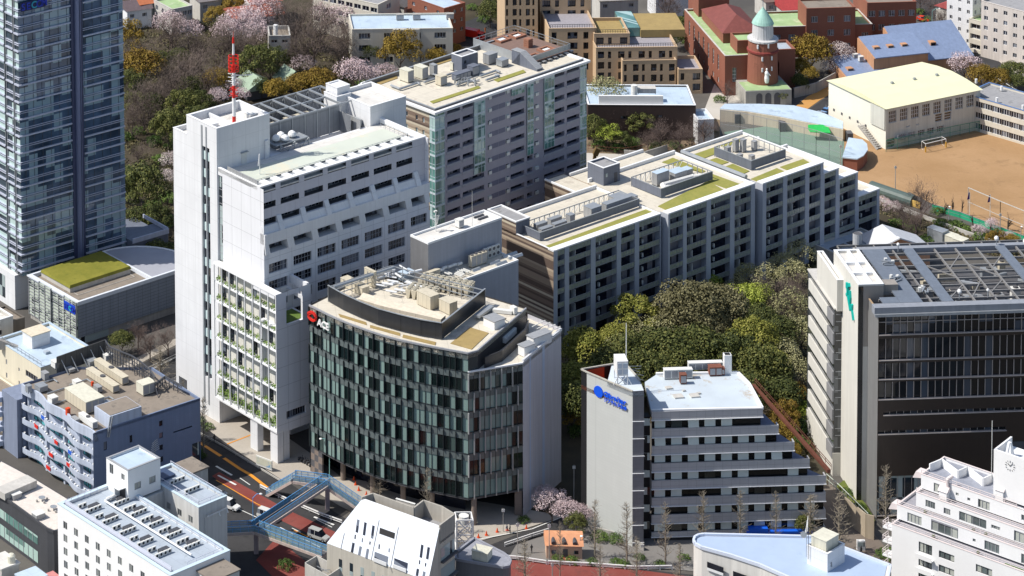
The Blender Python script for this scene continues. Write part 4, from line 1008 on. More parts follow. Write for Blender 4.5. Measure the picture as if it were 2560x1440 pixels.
# ----
def isl_glass(name,dark,pale,amt,grp=.25,rough=.08):
 """each pane its own polygon: dark glass or a drawn pale blind"""
 m,n,b=_new(name);g=n.nodes.new('ShaderNodeNewGeometry');t=n.nodes.new('ShaderNodeTexCoord')
 f=_noise(n,t.outputs['Object'],grp,2)
 oi=n.nodes.new('ShaderNodeObjectInfo');x=_math(n,'ADD',_math(n,'MULTIPLY',g.outputs['Random Per Island'],.75),_math(n,'MULTIPLY',oi.outputs['Random'],.25))
 k=_ramp(n,x,[(amt-.01,0.0),(amt+.01,1.0)])
 p=_mix(n,g.outputs['Random Per Island'],dull(pale,.75),pale)
 c=_mix(n,k,dark,p);n.links.new(c,b.inputs['Base Color']);b.inputs['Roughness'].default_value=rough
 b.inputs['Specular IOR Level'].default_value=.55;MATS[name]=m;return m
def build_curved_office():
 O=at(1172,1318,0);T=thing('curved_glass_office','dark glass office with a curved front, red ring logo and a screened roof plant','building',O,0)
 def lw(px,py,z):p=at(px,py,z)-O;return(p.x,p.y)
 zt=36.4;P=[lw(x,y,zt)for x,y in((773,762),(853,800),(950,835),(1037,857),(1170,882))]
 
 Q=[];E_=[(2*P[0][0]-P[1][0],2*P[0][1]-P[1][1])]+P+[(2*P[-1][0]-P[-2][0],2*P[-1][1]-P[-2][1])]
 for i in range(1,len(E_)-2):
  for k in range(12):
   t=k/12;a,b,c,d=E_[i-1:i+3]
   Q.append(tuple(.5*(2*b[j]+(c[j]-a[j])*t+(2*a[j]-5*b[j]+4*c[j]-d[j])*t*t+(3*b[j]-a[j]-3*c[j]+d[j])*t**3)for j in(0,1)))
 Q.append(P[-1])
 
 L=[0]
 for a,b in zip(Q,Q[1:]):L.append(L[-1]+hypot(b[0]-a[0],b[1]-a[1]))
 nb=round(L[-1]/1.35)
 if nb%2:nb+=1
 R=[]
 for i in range(nb+1):
  s=L[-1]*i/nb;k=max(j for j in range(len(L))if L[j]<=s+1e-9);k=min(k,len(Q)-2);t=(s-L[k])/(L[k+1]-L[k])
  R.append((Q[k][0]+(Q[k+1][0]-Q[k][0])*t,Q[k][1]+(Q[k+1][1]-Q[k][1])*t))
 lev=[36.4,32.3,28.2,24.1,19.7,15.2,10.6,5.9]
 gm=isl_glass('office_pane',(.008,.016,.016),(.23,.33,.305),.50)
 sp=mat('spandrel_grey',(.15,.18,.18),.25,.12,.6,metal=.1,streak=0);fd=mat('fin_dark',(.05,.06,.065),.35,.1,1,streak=0,metal=.3)
 fl=mat('fin_light',(.42,.44,.44),.4,.1,1,streak=0,metal=.3)
 def facade(pts,levels,finm,white,tag_):
  n=len(pts)-1
  for k in range(len(levels)-1):
   z1,z0=levels[k],levels[k+1];s=MB();g=MB();f=MB()
   for i in range(n):
    a,b=pts[i],pts[i+1];fm,Lb=edge(a,b)
    g.face([fm(0,z0,.12),fm(Lb,z0,.12),fm(Lb,z1-1.55,.12),fm(0,z1-1.55,.12)])
    s.hexa([fm(.05,z1-1.5,0),fm(Lb-.05,z1-1.5,0),fm(Lb-.05,z1-1.5,.1),fm(.05,z1-1.5,.1),fm(.05,z1-.1,0),fm(Lb-.05,z1-.1,0),fm(Lb-.05,z1-.1,.1),fm(.05,z1-.1,.1)],0)
    s.hexa([fm(0,z0,.0),fm(.09,z0,.0),fm(.09,z0,.11),fm(0,z0,.11),fm(0,z1,.0),fm(.09,z1,.0),fm(.09,z1,.11),fm(0,z1,.11)],1)
    if(i+k)%2==0:
     w_=.11 if not white else .2;dp=-.3 if not white else-.45
     f.hexa([fm(-w_/2,z0-.2,dp),fm(w_/2,z0-.2,dp),fm(w_/2,z0-.2,-.01),fm(-w_/2,z0-.2,-.01),fm(-w_/2,z1-.25,dp),fm(w_/2,z1-.25,dp),fm(w_/2,z1-.25,-.01),fm(-w_/2,z1-.25,-.01)])
   for a,b in zip(pts,pts[1:]):
    fm,Lb=edge(a,b);s.hexa([fm(0,z0-.08,-.08),fm(Lb,z0-.08,-.08),fm(Lb,z0-.08,.1),fm(0,z0-.08,.1),fm(0,z0+.04,-.08),fm(Lb,z0+.04,-.08),fm(Lb,z0+.04,.1),fm(0,z0+.04,.1)],1)
   g.build(tag_+'glass_band',gm,T);s.build(tag_+'spandrel_band',[sp,fd],T);each(f,'fin',finm,T,limit=14)
 facade(R,lev,fd,False,'curved_')
 A=lw(1171,931,32.3);Bp=lw(1307,909,32.3);Cp=lw(1403,822,33.0);A=R[-1]
 n=10;S2=[(A[0]+(Bp[0]-A[0])*i/n,A[1]+(Bp[1]-A[1])*i/n)for i in range(n+1)]
 facade(S2,[z for z in lev[1:]],fl,True,'side_')
 
 fm,Lb=edge(Bp,Cp);w_=MB();w_.face([fm(0,0,0),fm(Lb,0,0),fm(Lb,33.2,0),fm(0,33.2,0)])
 Dp=(Cp[0]-fm(0,0,1)[0]*0-6,Cp[1]+7)
 w_.face([(*Cp,0),(*Dp,0),(*Dp,33.2),(*Cp,33.2)]);w_.build('end_wall',mat('lilac_white',(.60,.60,.66),.5,.06,.4,panel=(40,4.1,.03),joint=.9),T)
 g=MB();g.face([fm(Lb*.17,0,-.03),fm(Lb*.2,0,-.03),fm(Lb*.2,33,-.03),fm(Lb*.17,33,-.03)]);g.face([fm(Lb*.5,0,-.03),fm(Lb*.56,0,-.03),fm(Lb*.56,33,-.03),fm(Lb*.5,33,-.03)])
 g.box(0,.1,0,.1,0,.1)if False else None
 each(g,'vertical_strip',mat('pale_blue_strip',(.50,.60,.78),.4,.05,1,streak=0),T)
 
 r=lw(1315,770,zt);q=lw(1193,876,zt);bk=(lw(1215,740,zt)[0],lw(1215,740,zt)[1]);bl=(R[0][0]+14,R[0][1]+15)
 top=R+[q,r,bk,bl]
 m=MB();m.prism(top,zt-1.2,zt-.3);m.build('roof',M['roof_cream'],T)
 dk=mat('dark_bronze_wall',(.045,.045,.05),.35,.15,.8,panel=(2.0,40,.04),joint=.6)
 m=MB();m.face([(*R[-1],32.3),(*q,32.3),(*q,zt),(*R[-1],zt)]);m.build('corner_panel',fd,T)
 m=MB();m.face([(*q,32.3),(*r,32.3),(*r,zt),(*q,zt)]);m.face([(*r,0),(*bk,0),(*bk,zt),(*r,zt)]);m.face([(*bk,0),(*bl,0),(*bl,zt),(*bk,zt)]);m.face([(*bl,0),(*R[0],0),(*R[0],zt),(*bl,zt)]);m.build('rear_wall',dk,T)
 pr=R+[q,r];cp=MB()
 for a,b in zip(pr,pr[1:]):cp.bar((*a,zt-.1),(*b,zt-.1),.3,.35)
 cp.build('roof_edge',M['fr_grey'],T)
 
 zz=zt-.3
 for pts in(((846,784),(915,805),(917,812),(850,791)),((925,812),(1000,832),(1000,839),(925,818)),((1008,836),(1090,855),(1088,862),(1006,843)),((1126,858),(1175,818),(1222,832),(1179,873)),((1235,787),(1266,795),(1252,808),(1228,800))):
  b=MB();b.prism([lw(x,y,zz+.12)for x,y in pts],zz+.002,zz+.12);b.build('roof_turf',M['turf_br'],T)
 
 t=thing('roof_plant_screen','tall charcoal screen enclosing the plant on the curved glass office','roof screen',O,0)
 zs=39.7;X=[lw(x,y,zs)for x,y in((820,713.3),(858,735),(900,754),(945,772),(1000,787),(1050,799),(1104.4,807.8),(1213,722),(977.8,660))]
 m=MB()
 for a,b in zip(X[:7],X[1:8]):m.face([(*a,zz+.2),(*b,zz+.2),(*b,zs),(*a,zs)]);
 for a,b in zip(X[:7],X[1:8]):fm2,L2=edge(a,b);m.face([fm2(0,zz+.2,.25),fm2(L2,zz+.2,.25),fm2(L2,zs,.25),fm2(0,zs,.25)]);m.face([fm2(0,zs,.25),fm2(L2,zs,.25),fm2(L2,zs,0),fm2(0,zs,0)])
 m.build('charcoal_wall',mat('charcoal_screen',(.04,.043,.05),.3,.1,.6,panel=(1.6,30,.04),joint=.6,metal=.2),t)
 m=MB()
 for a,b in zip(X[:7],X[1:8]):m.bar((*a,zs+.05),(*b,zs+.05),.3,.12)
 m.build('top_trim',M['steel'],t)
 m=MB()
 for k in range(3):
  for a,b in((X[7],X[8]),(X[8],X[0])):m.bar((*a,zz+1.1+k*1.05),(*b,zz+1.1+k*1.05),.16)
 for i in range(9):
  for a,b in((X[7],X[8]),(X[8],X[0])):x=a[0]+(b[0]-a[0])*i/8;y=a[1]+(b[1]-a[1])*i/8;m.bar((x,y,zz),(x,y,zs+.1),.14)
 m.build('steel_fence',M['steel'],t)
 t=thing('roof_pipe','long pale pipe running behind the roof screen of the curved office','pipe',O,0)
 a,b=X[0],X[8];m=MB();m.tube((a[0]+1.2,a[1]+.2,zs-.5),(b[0]+.6,b[1]-.5,zs-.5),.35,n=8);m.build('pipe',M['steel'],t)
 
 zf=zz+1.0;fl_=MB();fl_.prism([(x*.97+.03*X[6][0]*0+.3,y)for x,y in X],zz+.25,zf-.02);fl_.build('plant_deck',M['roof_brown'],t)if False else None
 az=37.0;F2=Fr(1104.4,1250,az)
 def mc(px,py,du,dv,h,label,m_='beige_m',**k):
  p=at(px,py,zz);w3=thing('rooftop_unit',label,'rooftop unit',p,radians(az),k.get('group'))
  b=MB();b.box(0,du,0,dv,.2,h);b.build('casing',M[m_],w3)
  l=MB();l.box(-.06,du+.06,-.06,dv+.06,h,h+.08);l.build('lid',M[m_],w3);return w3
 
 def chiller(px,py,n,lb):
  p=at(px,py,zz);dx=radians(-27)
  for i in range(n):
   q_=p+Vector((cos(dx),sin(dx),0))*i*1.28
   t=thing('chiller',ORD[i]+' '+lb,'chiller',q_,dx,'bank of beige chiller modules, '+('front' if n<7 else 'back'))
   b=MB();b.hexa([(.32,0,.1),(.88,0,.1),(.88,4.2,.1),(.32,4.2,.1),(0,0,1.9),(1.2,0,1.9),(1.2,4.2,1.9),(0,4.2,1.9)]);b.build('casing',M['beige_m'],t)
   g=MB()
   for j in range(4):g.tube((.6,.55+j*1.03,1.9),(.6,.55+j*1.03,2.12),.42,n=10)
   each(g,'fan_ring',mat('fan_beige',(.40,.38,.31),.6,.1,1),t)
 chiller(1013,745,5,'beige chiller module from the left in the short front bank');chiller(1044,720,9,'beige chiller module from the left in the long back bank')
 mc(1076,778,2.6,4.2,3.0,'tall beige cabinet right of the front chiller bank');mc(1124,790,2.2,3.2,2.6,'beige box near the front corner of the roof screen')
 mc(906,742,2.0,7.0,1.8,'beige cabinet at the left end of the screened roof plant');mc(936,722,.6,3.2,3.6,'thin beige upright panel left of the white pipework')
 mc(1064,704,4.2,.8,1.6,'beige box at the back of the screened roof plant');mc(1010,708,3.2,2.0,1.8,'pale blue hooded unit behind the white pipework','roof_blue')
 t=thing('louvre_roof','long cream stepped canopy along the curved roof screen','canopy',O,0)
 Y0=[lw(x,y,zs-.6)for x,y in((895,745),(950,762),(1010,776),(1065,788),(1102,797))];Y1=[lw(x,y,zs-.2)for x,y in((908,729),(962,746),(1022,760),(1078,773),(1114,786))]
 for i in range(4):
  m=MB();a,b,c,d=Y0[i],Y0[i+1],Y1[i+1],Y1[i];m.hexa([(*a,zs-1.5),(*b,zs-1.5),(*c,zs-1.2),(*d,zs-1.2),(*a,zs-.75),(*b,zs-.75),(*c,zs-.4),(*d,zs-.4)]);m.build('canopy_panel',mat('cream_deck',(.74,.66,.53),.7,.08,.5,panel=(1.3,20,.05),joint=.75),t)
 pr2=random.Random(8);t=thing('pipework','tangle of white insulated pipes in the screened roof plant','pipes',O,0)
 m=MB();p0=at(985,718,zz)-O
 for i in range(26):
  a=p0+Vector((pr2.uniform(-4,4.2),pr2.uniform(-4.5,5),pr2.uniform(.6,2.8)));k=pr2.choice([(2.8,1.4,0),(-1.4,2.4,0),(0,0,-1.6),(2.2,-1.2,.1)]);m.tube(a,a+Vector(k),pr2.uniform(.15,.3),n=7)
 m.build('pipes',mat('white_pipe',(.78,.80,.82),.35,.05,1,streak=0,metal=.2),t)
 
 zl=32.4;tt=[A,Bp,Cp,Dp,r,q]
 m=MB();m.prism(tt,zl-.9,zl-.15);m.build('terrace_roof',M['roof_cream'],T)
 m=MB();m.bar((*A,zl),(*Bp,zl),.3,.3);m.bar((*Bp,zl+.5),(*Cp,zl+.5),.4,.5);m.build('terrace_coping',M['wcap'],T)
 W2=[lw(x,y,zl+2.2)for x,y in((1213,893),(1256,876),(1315,822),(1322,800))]
 m=MB()
 for a,b in zip(W2,W2[1:]):fm2,L2=edge(a,b);m.hexa([fm2(0,zl-.1,0),fm2(L2,zl-.1,0),fm2(L2,zl-.1,.25),fm2(0,zl-.1,.25),fm2(0,zl+2.2,0),fm2(L2,zl+2.2,0),fm2(L2,zl+2.2,.25),fm2(0,zl+2.2,.25)])
 m.build('dark_parapet',dk,T)
 for i,(x,y,du,dv,h)in enumerate(((1311,893,3.0,1.8,2.0),(1334,873,5.2,2.0,2.2),(1236,826,3.0,3.2,1.7))):
  z_=zl if i<2 else zz;p=at(x,y,z_);t=thing('rooftop_unit',('smaller white plant box on the right terrace of the curved office','larger white plant box on the right terrace of the curved office','white plant box with grey lid beside the square turf bed')[i],'rooftop unit',p,radians(37))
  b=MB();b.box(0,du,0,dv,0,h);b.build('casing',M['wpaint'],t);b=MB();b.box(-.15,du+.15,-.15,dv+.15,h,h+.12);b.build('lid',M['grey_metal'],t)
  b=MB();rail(b,(du+.5,-.5,0),(du+.5,dv+.8,0),1.1,1.2,.05);b.build('guard_rail',M['steel'],t)
 p=at(1200,788,zz+.5)-O;t=thing('duct','long flat grey duct on the roof right of the plant screen','duct',O,0);m=MB();a=lw(1192,790,zz+1);b=lw(1228,764,zz+1);m.bar((*a,zz+.9),(*b,zz+.9),1.3,.5);m.build('casing',M['steel'],t)
 a=lw(1255,783,zz);b=lw(1280,786,zz);t=thing('duct','white kinked duct near the back right roof corner of the curved office','duct',O,0);m=MB();m.bar((*lw(1232,776,zz+.4),zz+.5),(*b,zz+.5),1.0,.7);m.bar((*b,zz+.9),(b[0]+.8,b[1]+.5,zz+.9),1.4,1.4);m.build('casing',M['ac_white'],t)
 a=lw(1258,868,zl);b=lw(1285,842,zl);t=thing('duct','silver ducts lying in the dark gap beside the glass office terrace','duct',O,0);m=MB();m.bar((*a,zl+1.5),(*b,zl+1.5),1.2,1.2);m.build('casing',M['ac_white'],t)
 m=MB();c1=lw(1363,815,33.5);c2=lw(1400,818,33.5)
 for k in range(4):a=(Cp[0]-.2-k*.9,Cp[1]+k*1.0-.2+.0);m.bar((a[0],a[1],33.6),(a[0]-3.2,a[1]-3.0,33.6),.14)
 m.build('terrace_frame',M['ac_white'],T)
 
 t=thing('office_sign','red ring emblem and white letters at the upper left of the dark glass office','sign',O,0)
 a,b=R[1],R[4];ang=atan2(b[1]-a[1],b[0]-a[0]);fm,Lb=edge(a,b)
 def P3(s,z,e):x=fm(s,z,e);return Vector(x)
 rg=MB();c=P3(.7,34.9,-1.0);ex=Vector((cos(ang),sin(ang),0));ez=Vector((0,0,1))
 for i in range(18):
  t0,t1=2*pi*i/18,2*pi*(i+1)/18;rg.bar(c+ex*1.25*cos(t0)+ez*.85*sin(t0),c+ex*1.25*cos(t1)+ez*.85*sin(t1),.42,.42)
 rg.bar(c-ex*1.2-ez*.1,c+ex*.2+ez*.75,.25,.3);rg.build('red_ring',M['red'],t)
 for i,ch in enumerate('ACE'):
  sign_letters(t,ch,2.0,(tuple(P3(2.4+i*1.3,33.6,-1.0)),(pi/2,0,ang)),M['wpaint'],.12,bold=.05)
 
 cm=mat('brown_column',(.26,.21,.18),.7,.15,1,panel=(8,1.2,.03),joint=.7)
 for i,(px,py)in enumerate(((858,1200),(932,1235),(1008,1262),(1080,1282),(1185,1312))):
  p=at(px,py,0)-O;m=MB();m.tube((p.x,p.y,0),(p.x,p.y,5.9),.55,n=12);m.build('column',cm,T)
 inner=[(x+2.5,y+5.5)for x,y in R];m=MB()
 for a,b in zip(inner[::4],inner[4::4]):m.face([(*a,0),(*b,0),(*b,5.8),(*a,5.8)])
 m.build('lobby_glass',M['gl_dark'],T)
 m=MB();m.prism(R+[Bp,(Bp[0]+6,Bp[1]+12),bl],5.5,5.8);m.build('soffit',M['dkgrey'],T)
 a=R[0];b=R[3];fm,Lb=edge(a,b);m=MB()
 for i in range(3):
  for k in range(4):m.hexa([fm(i*1.2,k*1.45,.1),fm(i*1.2+1.2,k*1.45,.1),fm(i*1.2+1.2,k*1.45,.5),fm(i*1.2,k*1.45,.5),fm(i*1.2,k*1.45+1.45,.1),fm(i*1.2+1.2,k*1.45+1.45,.1),fm(i*1.2+1.2,k*1.45+1.45,.5),fm(i*1.2,k*1.45+1.45,.5)],(i+k)%2)
 m.build('checker_wall',[cm,M['dkgrey']],T)
 m=MB();m.box(Bp[0]-1.6,Bp[0]-.2,Bp[1]+.3,Bp[1]+1.3,0,5.8);m.build('column',cm,T)
build_curved_office()
# ----
GB=Fr(1628.3,1352,2.2)
def build_stepped():
 T=GB.thing('stepped_office','grey banded office stepping down at the right, its tall pale slab carrying a blue sign','building')
 band=mat('grey_band',(.46,.46,.475),.5,.1,.5,panel=(1.75,.95,.03),joint=.62,streak=.03)
 zt=26.9;fh=3.58
 gp=glass('office_blind',(.02,.03,.03),(.62,.70,.68),.85,cell=(3.35,3.58))
 ends=[22.3,25.5,28.7,31.8,35.1,35.1,35.1,35.1]
 D=[15.5,12.5,9.4,6.3,3.2,3.2,3.2,3.2]
 for k in range(8):
  e=ends[k];z1=zt-fh*k;z0=z1-1.75;dep=15
  if k==7:z0=.9
  b=MB();b.box(0,e,-.25,0,z0,z1);b.box(e-.25,e,0.001,1.2,z0,z1);b.build('band',band,T)
  l=MB();l.box(-.1,e+.1,-.42,.02,z0-.12,z0-.002);l.build('sill_ledge',M['wcap'],T)
  if k<7:
   g=MB();g.box(.1,e-.3,.35,.5,z1-fh,z0-.13);g.build('dark_glazing',mat('deep_window',(.006,.007,.007),.15,.1,1,streak=0),T)
   n=int((e-.6)/3.36)+1
   for i in range(n):
    x=.6+i*3.36
    if x+2.2>e:break
    if(k,i)in((0,5),(3,6),(3,7),(4,2),(4,3),(5,1)):continue
    w_=MB();tl=.35 if(k,i)in((1,0),(0,2),(1,2),(2,7))else 0
    w_.hexa([(x,.1-tl,z1-fh+.05),(x+2.15,.1-tl,z1-fh+.05),(x+2.15,.2-tl,z1-fh+.05),(x,.2-tl,z1-fh+.05),(x,.1,z0-.2),(x+2.15,.1,z0-.2),(x+2.15,.2,z0-.2),(x,.2,z0-.2)]);w_.build('window',gp,T)
  t=MB()
  if 1<=k<=4:t.prism([(ends[k-1],.0),(e,.0),(e-.2,.6),(ends[0]-.8+(e-ends[0])*.2,14.5),(ends[k-1]-.4,4)],z1-.9,z1-.55);t.build('terrace_deck',mat('blue_terrace',(.13,.17,.27),.7,.1,.5),T)
 
 b=MB();b.prism([(.3,.5),(22.0,.5),(21.0,13.5),(3,13.5)],0,zt-.9);b.build('body',M['dkgrey'],T)
 for k in range(1,5):b=MB();b.prism([(15,.55),(ends[k]-.4,.55),(22+(ends[k]-22)*.25,13.0),(15,13.0)],0,zt-fh*k-.92-.002*k);b.build('stepped_body',M['dkgrey'],T)
 rp=[GB.L(x,y,zt-.4)for x,y in((1612,955),(1640,937),(1845,934),(1873,962),(1906,1023),(1628,1029))]
 r=MB();r.prism(rp,zt-1.4,zt-.4);r.build('roof',mat('pale_stained_roof',(.55,.62,.68),.7,.15,.12,streak=0,stain=((.42,.36,.28),.16,.56)),T)
 p=MB()
 for a,b_ in zip(rp[1:],rp[2:]):p.bar((*a,zt-.2),(*b_,zt-.2),.5,.5)
 p.build('parapet',M['wcap'],T)
 
 a=GB.L(1873,955,zt+.2);b_=GB.L(2066,1166,13.8);m=MB()
 m.hexa([(a[0]+.5,a[1],zt-.7),(a[0]+1.2,a[1],zt-.7),(b_[0]+.9,b_[1],12.4),(b_[0]+.2,b_[1],12.4),(a[0]+.5,a[1],zt-.2),(a[0]+1.2,a[1],zt-.2),(b_[0]+.9,b_[1],13.1),(b_[0]+.2,b_[1],13.1)]);m.build('red_gutter',M['rust'],T)
 m=MB()
 for k in(0,.5):m.bar((a[0]+1.2,a[1],zt+.9-k),(b_[0]+1.0,b_[1],14.2-k),.1)
 for i in range(14):t=i/13;m.bar((a[0]+1.2-.2*t,a[1]+(b_[1]-a[1])*t,zt-.2+(13-zt)*t),(a[0]+1.2+(b_[0]-a[0]-.2)*t,a[1]+(b_[1]-a[1])*t,zt+.9+(14.2-zt-.9)*t),.08)if False else m.bar((a[0]+1.2+(b_[0]-a[0]-.2)*t,a[1]+(b_[1]-a[1])*t,zt-.1+(13.2-zt)*t),(a[0]+1.2+(b_[0]-a[0]-.2)*t,a[1]+(b_[1]-a[1])*t,zt+.9+(13.3-zt)*t),.08)
 m.build('handrail',M['rust'],T)
 
 v=-2.24;zs=32.2;S0=[GB.L(x,y,zs)for x,y in((1581.7,978),(1610,976),(1600,950),(1560,905),(1453,923),(1467,930))]
 pale=mat('pale_tile_slab',(.56,.58,.56),.5,.05,.4,panel=(2.6,.62,.02),joint=.86,streak=.02)
 m=MB();f0,f1,f2,f3,f4,f5=S0
 m.face([(*f5,0),(*f0,0),(*f0,zs),(*f5,zs)]);m.build('slab_face',pale,T)
 m=MB();m.face([(*f0,0),(*f1,0),(*f1,zs),(*f0,zs)]);m.face([(*f1,0),(*f2,0),(*f2,zs),(*f1,zs)]);m.build('slab_side',mat('slab_side_grey',(.24,.24,.255),.5,.08,.5,panel=(40,.9,.03),joint=.75),T)
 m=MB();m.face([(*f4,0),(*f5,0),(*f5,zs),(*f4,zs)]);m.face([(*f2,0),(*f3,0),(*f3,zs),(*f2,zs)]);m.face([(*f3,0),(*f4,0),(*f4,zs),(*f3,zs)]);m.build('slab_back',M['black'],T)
 for k in range(8):z=zs-6.3-3.58*k;e=MB();e.box(f0[0]-.05,f1[0]+.05,f0[1]-.15,f0[1]-.005,z,z+.12);(z>0)and e.build('slab_ledge',M['wcap'],T)
 m=MB();m.prism([f0,f1,f2,f3,(f3[0]-2.6,f3[1]-.4),(f5[0]*.55+f0[0]*.45,f5[1]*.55+f0[1]*.45)],zs-1.2,zs-.25);m.build('slab_roof',mat('slab_roof_white',(.60,.66,.72),.7,.1,.3,streak=0),T)
 m=MB();m.prism([f4,f5,(f5[0]*.55+f0[0]*.45,f5[1]*.55+f0[1]*.45),(f3[0]-2.6,f3[1]-.4)],zs-4,zs-3.2);m.build('pit_floor',M['rust'],T)
 redw=mat('red_pit_wall',(.50,.08,.03),.7,.2,.6);g1=(f5[0]*.55+f0[0]*.45,f5[1]*.55+f0[1]*.45);g2=(f3[0]-2.6,f3[1]-.4)
 m=MB();m.face([(*g1,zs-4),(*g2,zs-4),(*g2,zs-.2),(*g1,zs-.2)]);m.face([(g2[0]-.2,g2[1]-.3,zs-4),(f4[0]+.4,f4[1]-.2,zs-4),(f4[0]+.4,f4[1]-.2,zs-.3),(g2[0]-.2,g2[1]-.3,zs-.3)]);m.build('pit_wall',redw,T)
 m=MB()
 for a1,b1 in((f4,f5),(f5,f0),(f3,f4),(f2,f3)):m.bar((*a1,zs),(*b1,zs),.3,.25)
 m.build('slab_coping',mat('beige_coping',(.50,.48,.42),.7,.1,1),T)
 m=MB();m.box(-2.1,-.15,.8,2.5,0,zt-1.5);m.build('link_wall',M['black'],T)
 for k in range(7):m=MB();z=zt-3.58*k-3.3;m.box(-1.95,-.2,.7,.78,z,z+1.5);m.build('link_window',gp,T)
 
 c=GB.L(1556,958,zs);t=GB.thing('cooling_tower','white cooling tower on a lattice stand at the top of the pale slab','cooling tower')
 m=MB();m.box(c[0]-1.1,c[0]+1.1,c[1]-.2,c[1]+3.2,zs+1.6,zs+4.6);m.build('tank',M['wpaint'],t)
 m=MB()
 for i in(-.55,.55):
  for k in(2.4,3.7):m.box(c[0]+i-.42,c[0]+i+.42,c[1]-.26,c[1]-.205,zs+k-.5,zs+k+.5)
 each(m,'louvre',mat('pale_blue_lv',(.55,.63,.72),.5,.1,1,streak=0),t)
 m=MB()
 for x in(-1,1):
  for y in(-.2,3):m.bar((c[0]+x,c[1]+y,zs-.2),(c[0]+x,c[1]+y,zs+1.6),.18)
  m.bar((c[0]+x,c[1]-.2,zs-.2),(c[0]-x,c[1]-.2,zs+1.6),.14);m.bar((c[0]+x*1.8,c[1]-.2,zs-.2),(c[0]+x,c[1]-.2,zs+1.3),.14)
 m.build('stand',M['wpaint'],t)
 c=GB.L(1582,905,zs);t=GB.thing('whip_antenna','very tall thin white pole behind the slab with the blue sign','antenna');m=MB();m.tube((-3.2,9.2,18),(-3.2,9.2,zs+8.8),.13,.07);m.build('pole',M['wpaint'],t)
 m=MB();pr=random.Random(4)
 for i in range(9):z=zs-3+i*.35;m.bar((-3.2,9.2,z),(-3.2+pr.uniform(1,3.6),9.2-pr.uniform(-1,1.2),z-pr.uniform(-.2,.8)),.07)
 m.build('arms',M['steel'],t)
 
 t=GB.thing('slab_sign','blue globe emblem with blue letters high on the pale slab','sign')
 fm,L_=edge(f5,f0);blue=mat('bright_blue',(.01,.10,.75),.35,.03,1,streak=0);ang=atan2(f0[1]-f5[1],f0[0]-f5[0])
 zc=zs-4.2+1.2;g=MB()
 cx=3.1;ct=Vector(fm(cx,zc,-.2));ex=Vector((cos(ang),sin(ang),0))
 pts=[ct+ex*1.15*cos(2*pi*i/20)+Vector((0,0,1.15*sin(2*pi*i/20)))for i in range(20)];nrm=Vector(fm(0,0,-.15))-Vector(fm(0,0,0))
 g.face(pts);g.face([p-nrm*1.1 for p in pts][::-1])
 for i in range(20):a1,b1=pts[i],pts[(i+1)%20];g.face([a1,a1-nrm*1.1,b1-nrm*1.1,b1])
 g.build('globe_emblem',blue,t)
 def ltr(s,txt,size,z,bold):sign_letters(t,txt,size,(tuple(fm(s,z,-.25)),(pi/2,0,ang)),blue,.06,bold=bold)
 s=4.5
 for ch,w1 in zip('Gibraltar',(1.15,.42,.95,.66,.86,.42,.58,.86,.6)):ltr(s,ch,1.45,zc-.35,.05);s+=w1*.86
 for i,ch in enumerate('ジブラルタ生命'):ltr(4.6+i*.82,ch,.85,zc-1.35,.02)
 
 def rb(px,py,du,dv,h,lb,mm,**k):u,v_=GB.L(px,py,zt-.4);return machine(GB,u,v_,zt-.4,du,dv,h,lb,mm,**k)
 rb(1661,950,5.8,1.2,2.0,'long white louvred box on the stepped office roof, left one','ac_white');rb(1722,928,7.0,1.2,1.6,'long white louvred box on the stepped office roof, back one','ac_white')
 rb(1774,942,2.6,1.6,1.9,'rust red machine on the stepped office roof','rust');rb(1800,940,1.0,1.2,1.5,'small rust red box joined to the larger red machine','rust');rb(1701,962,1.3,1.2,2.0,'rusty brown rounded tank on the stepped office roof','rust')
 u,v_=GB.L(1811,936,zt-.4);t=GB.thing('chimney','square white chimney at the back right of the stepped office roof','chimney');m=MB();m.box(u,u+1.5,v_,v_+1.4,zt-1,zt+3.6);m.build('shaft',M['wpaint'],t);m=MB();m.box(u+.2,u+1.3,v_+.2,v_+1.2,zt+3.6,zt+3.66);m.build('flue_opening',M['black'],t)
 for i,(x,y,d)in enumerate(((1688,998,1.9),(1729,996,1.8),(1667,975,1.3),(1745,987,.7),(1708,980,.6))):
  u,v_=GB.L(x,y,zt-.4);t=GB.thing('roof_slab',('large square concrete paver on the stained roof, front left','large square concrete paver on the stained roof, front right','concrete paver on the stained roof near the left machines','small paver on the stained roof, right of the others','smallest paver in the middle of the stained roof')[i],'paver');m=MB();m.hexa([(u,v_,zt-.39),(u+d,v_+.2,zt-.39),(u+d-.2,v_+d,zt-.39),(u-.2,v_+d-.2,zt-.39),(u,v_,zt-.1),(u+d,v_+.2,zt-.1),(u+d-.2,v_+d,zt-.1),(u-.2,v_+d-.2,zt-.1)]);m.build('slab',M['concrete_lt'],t)
build_stepped()
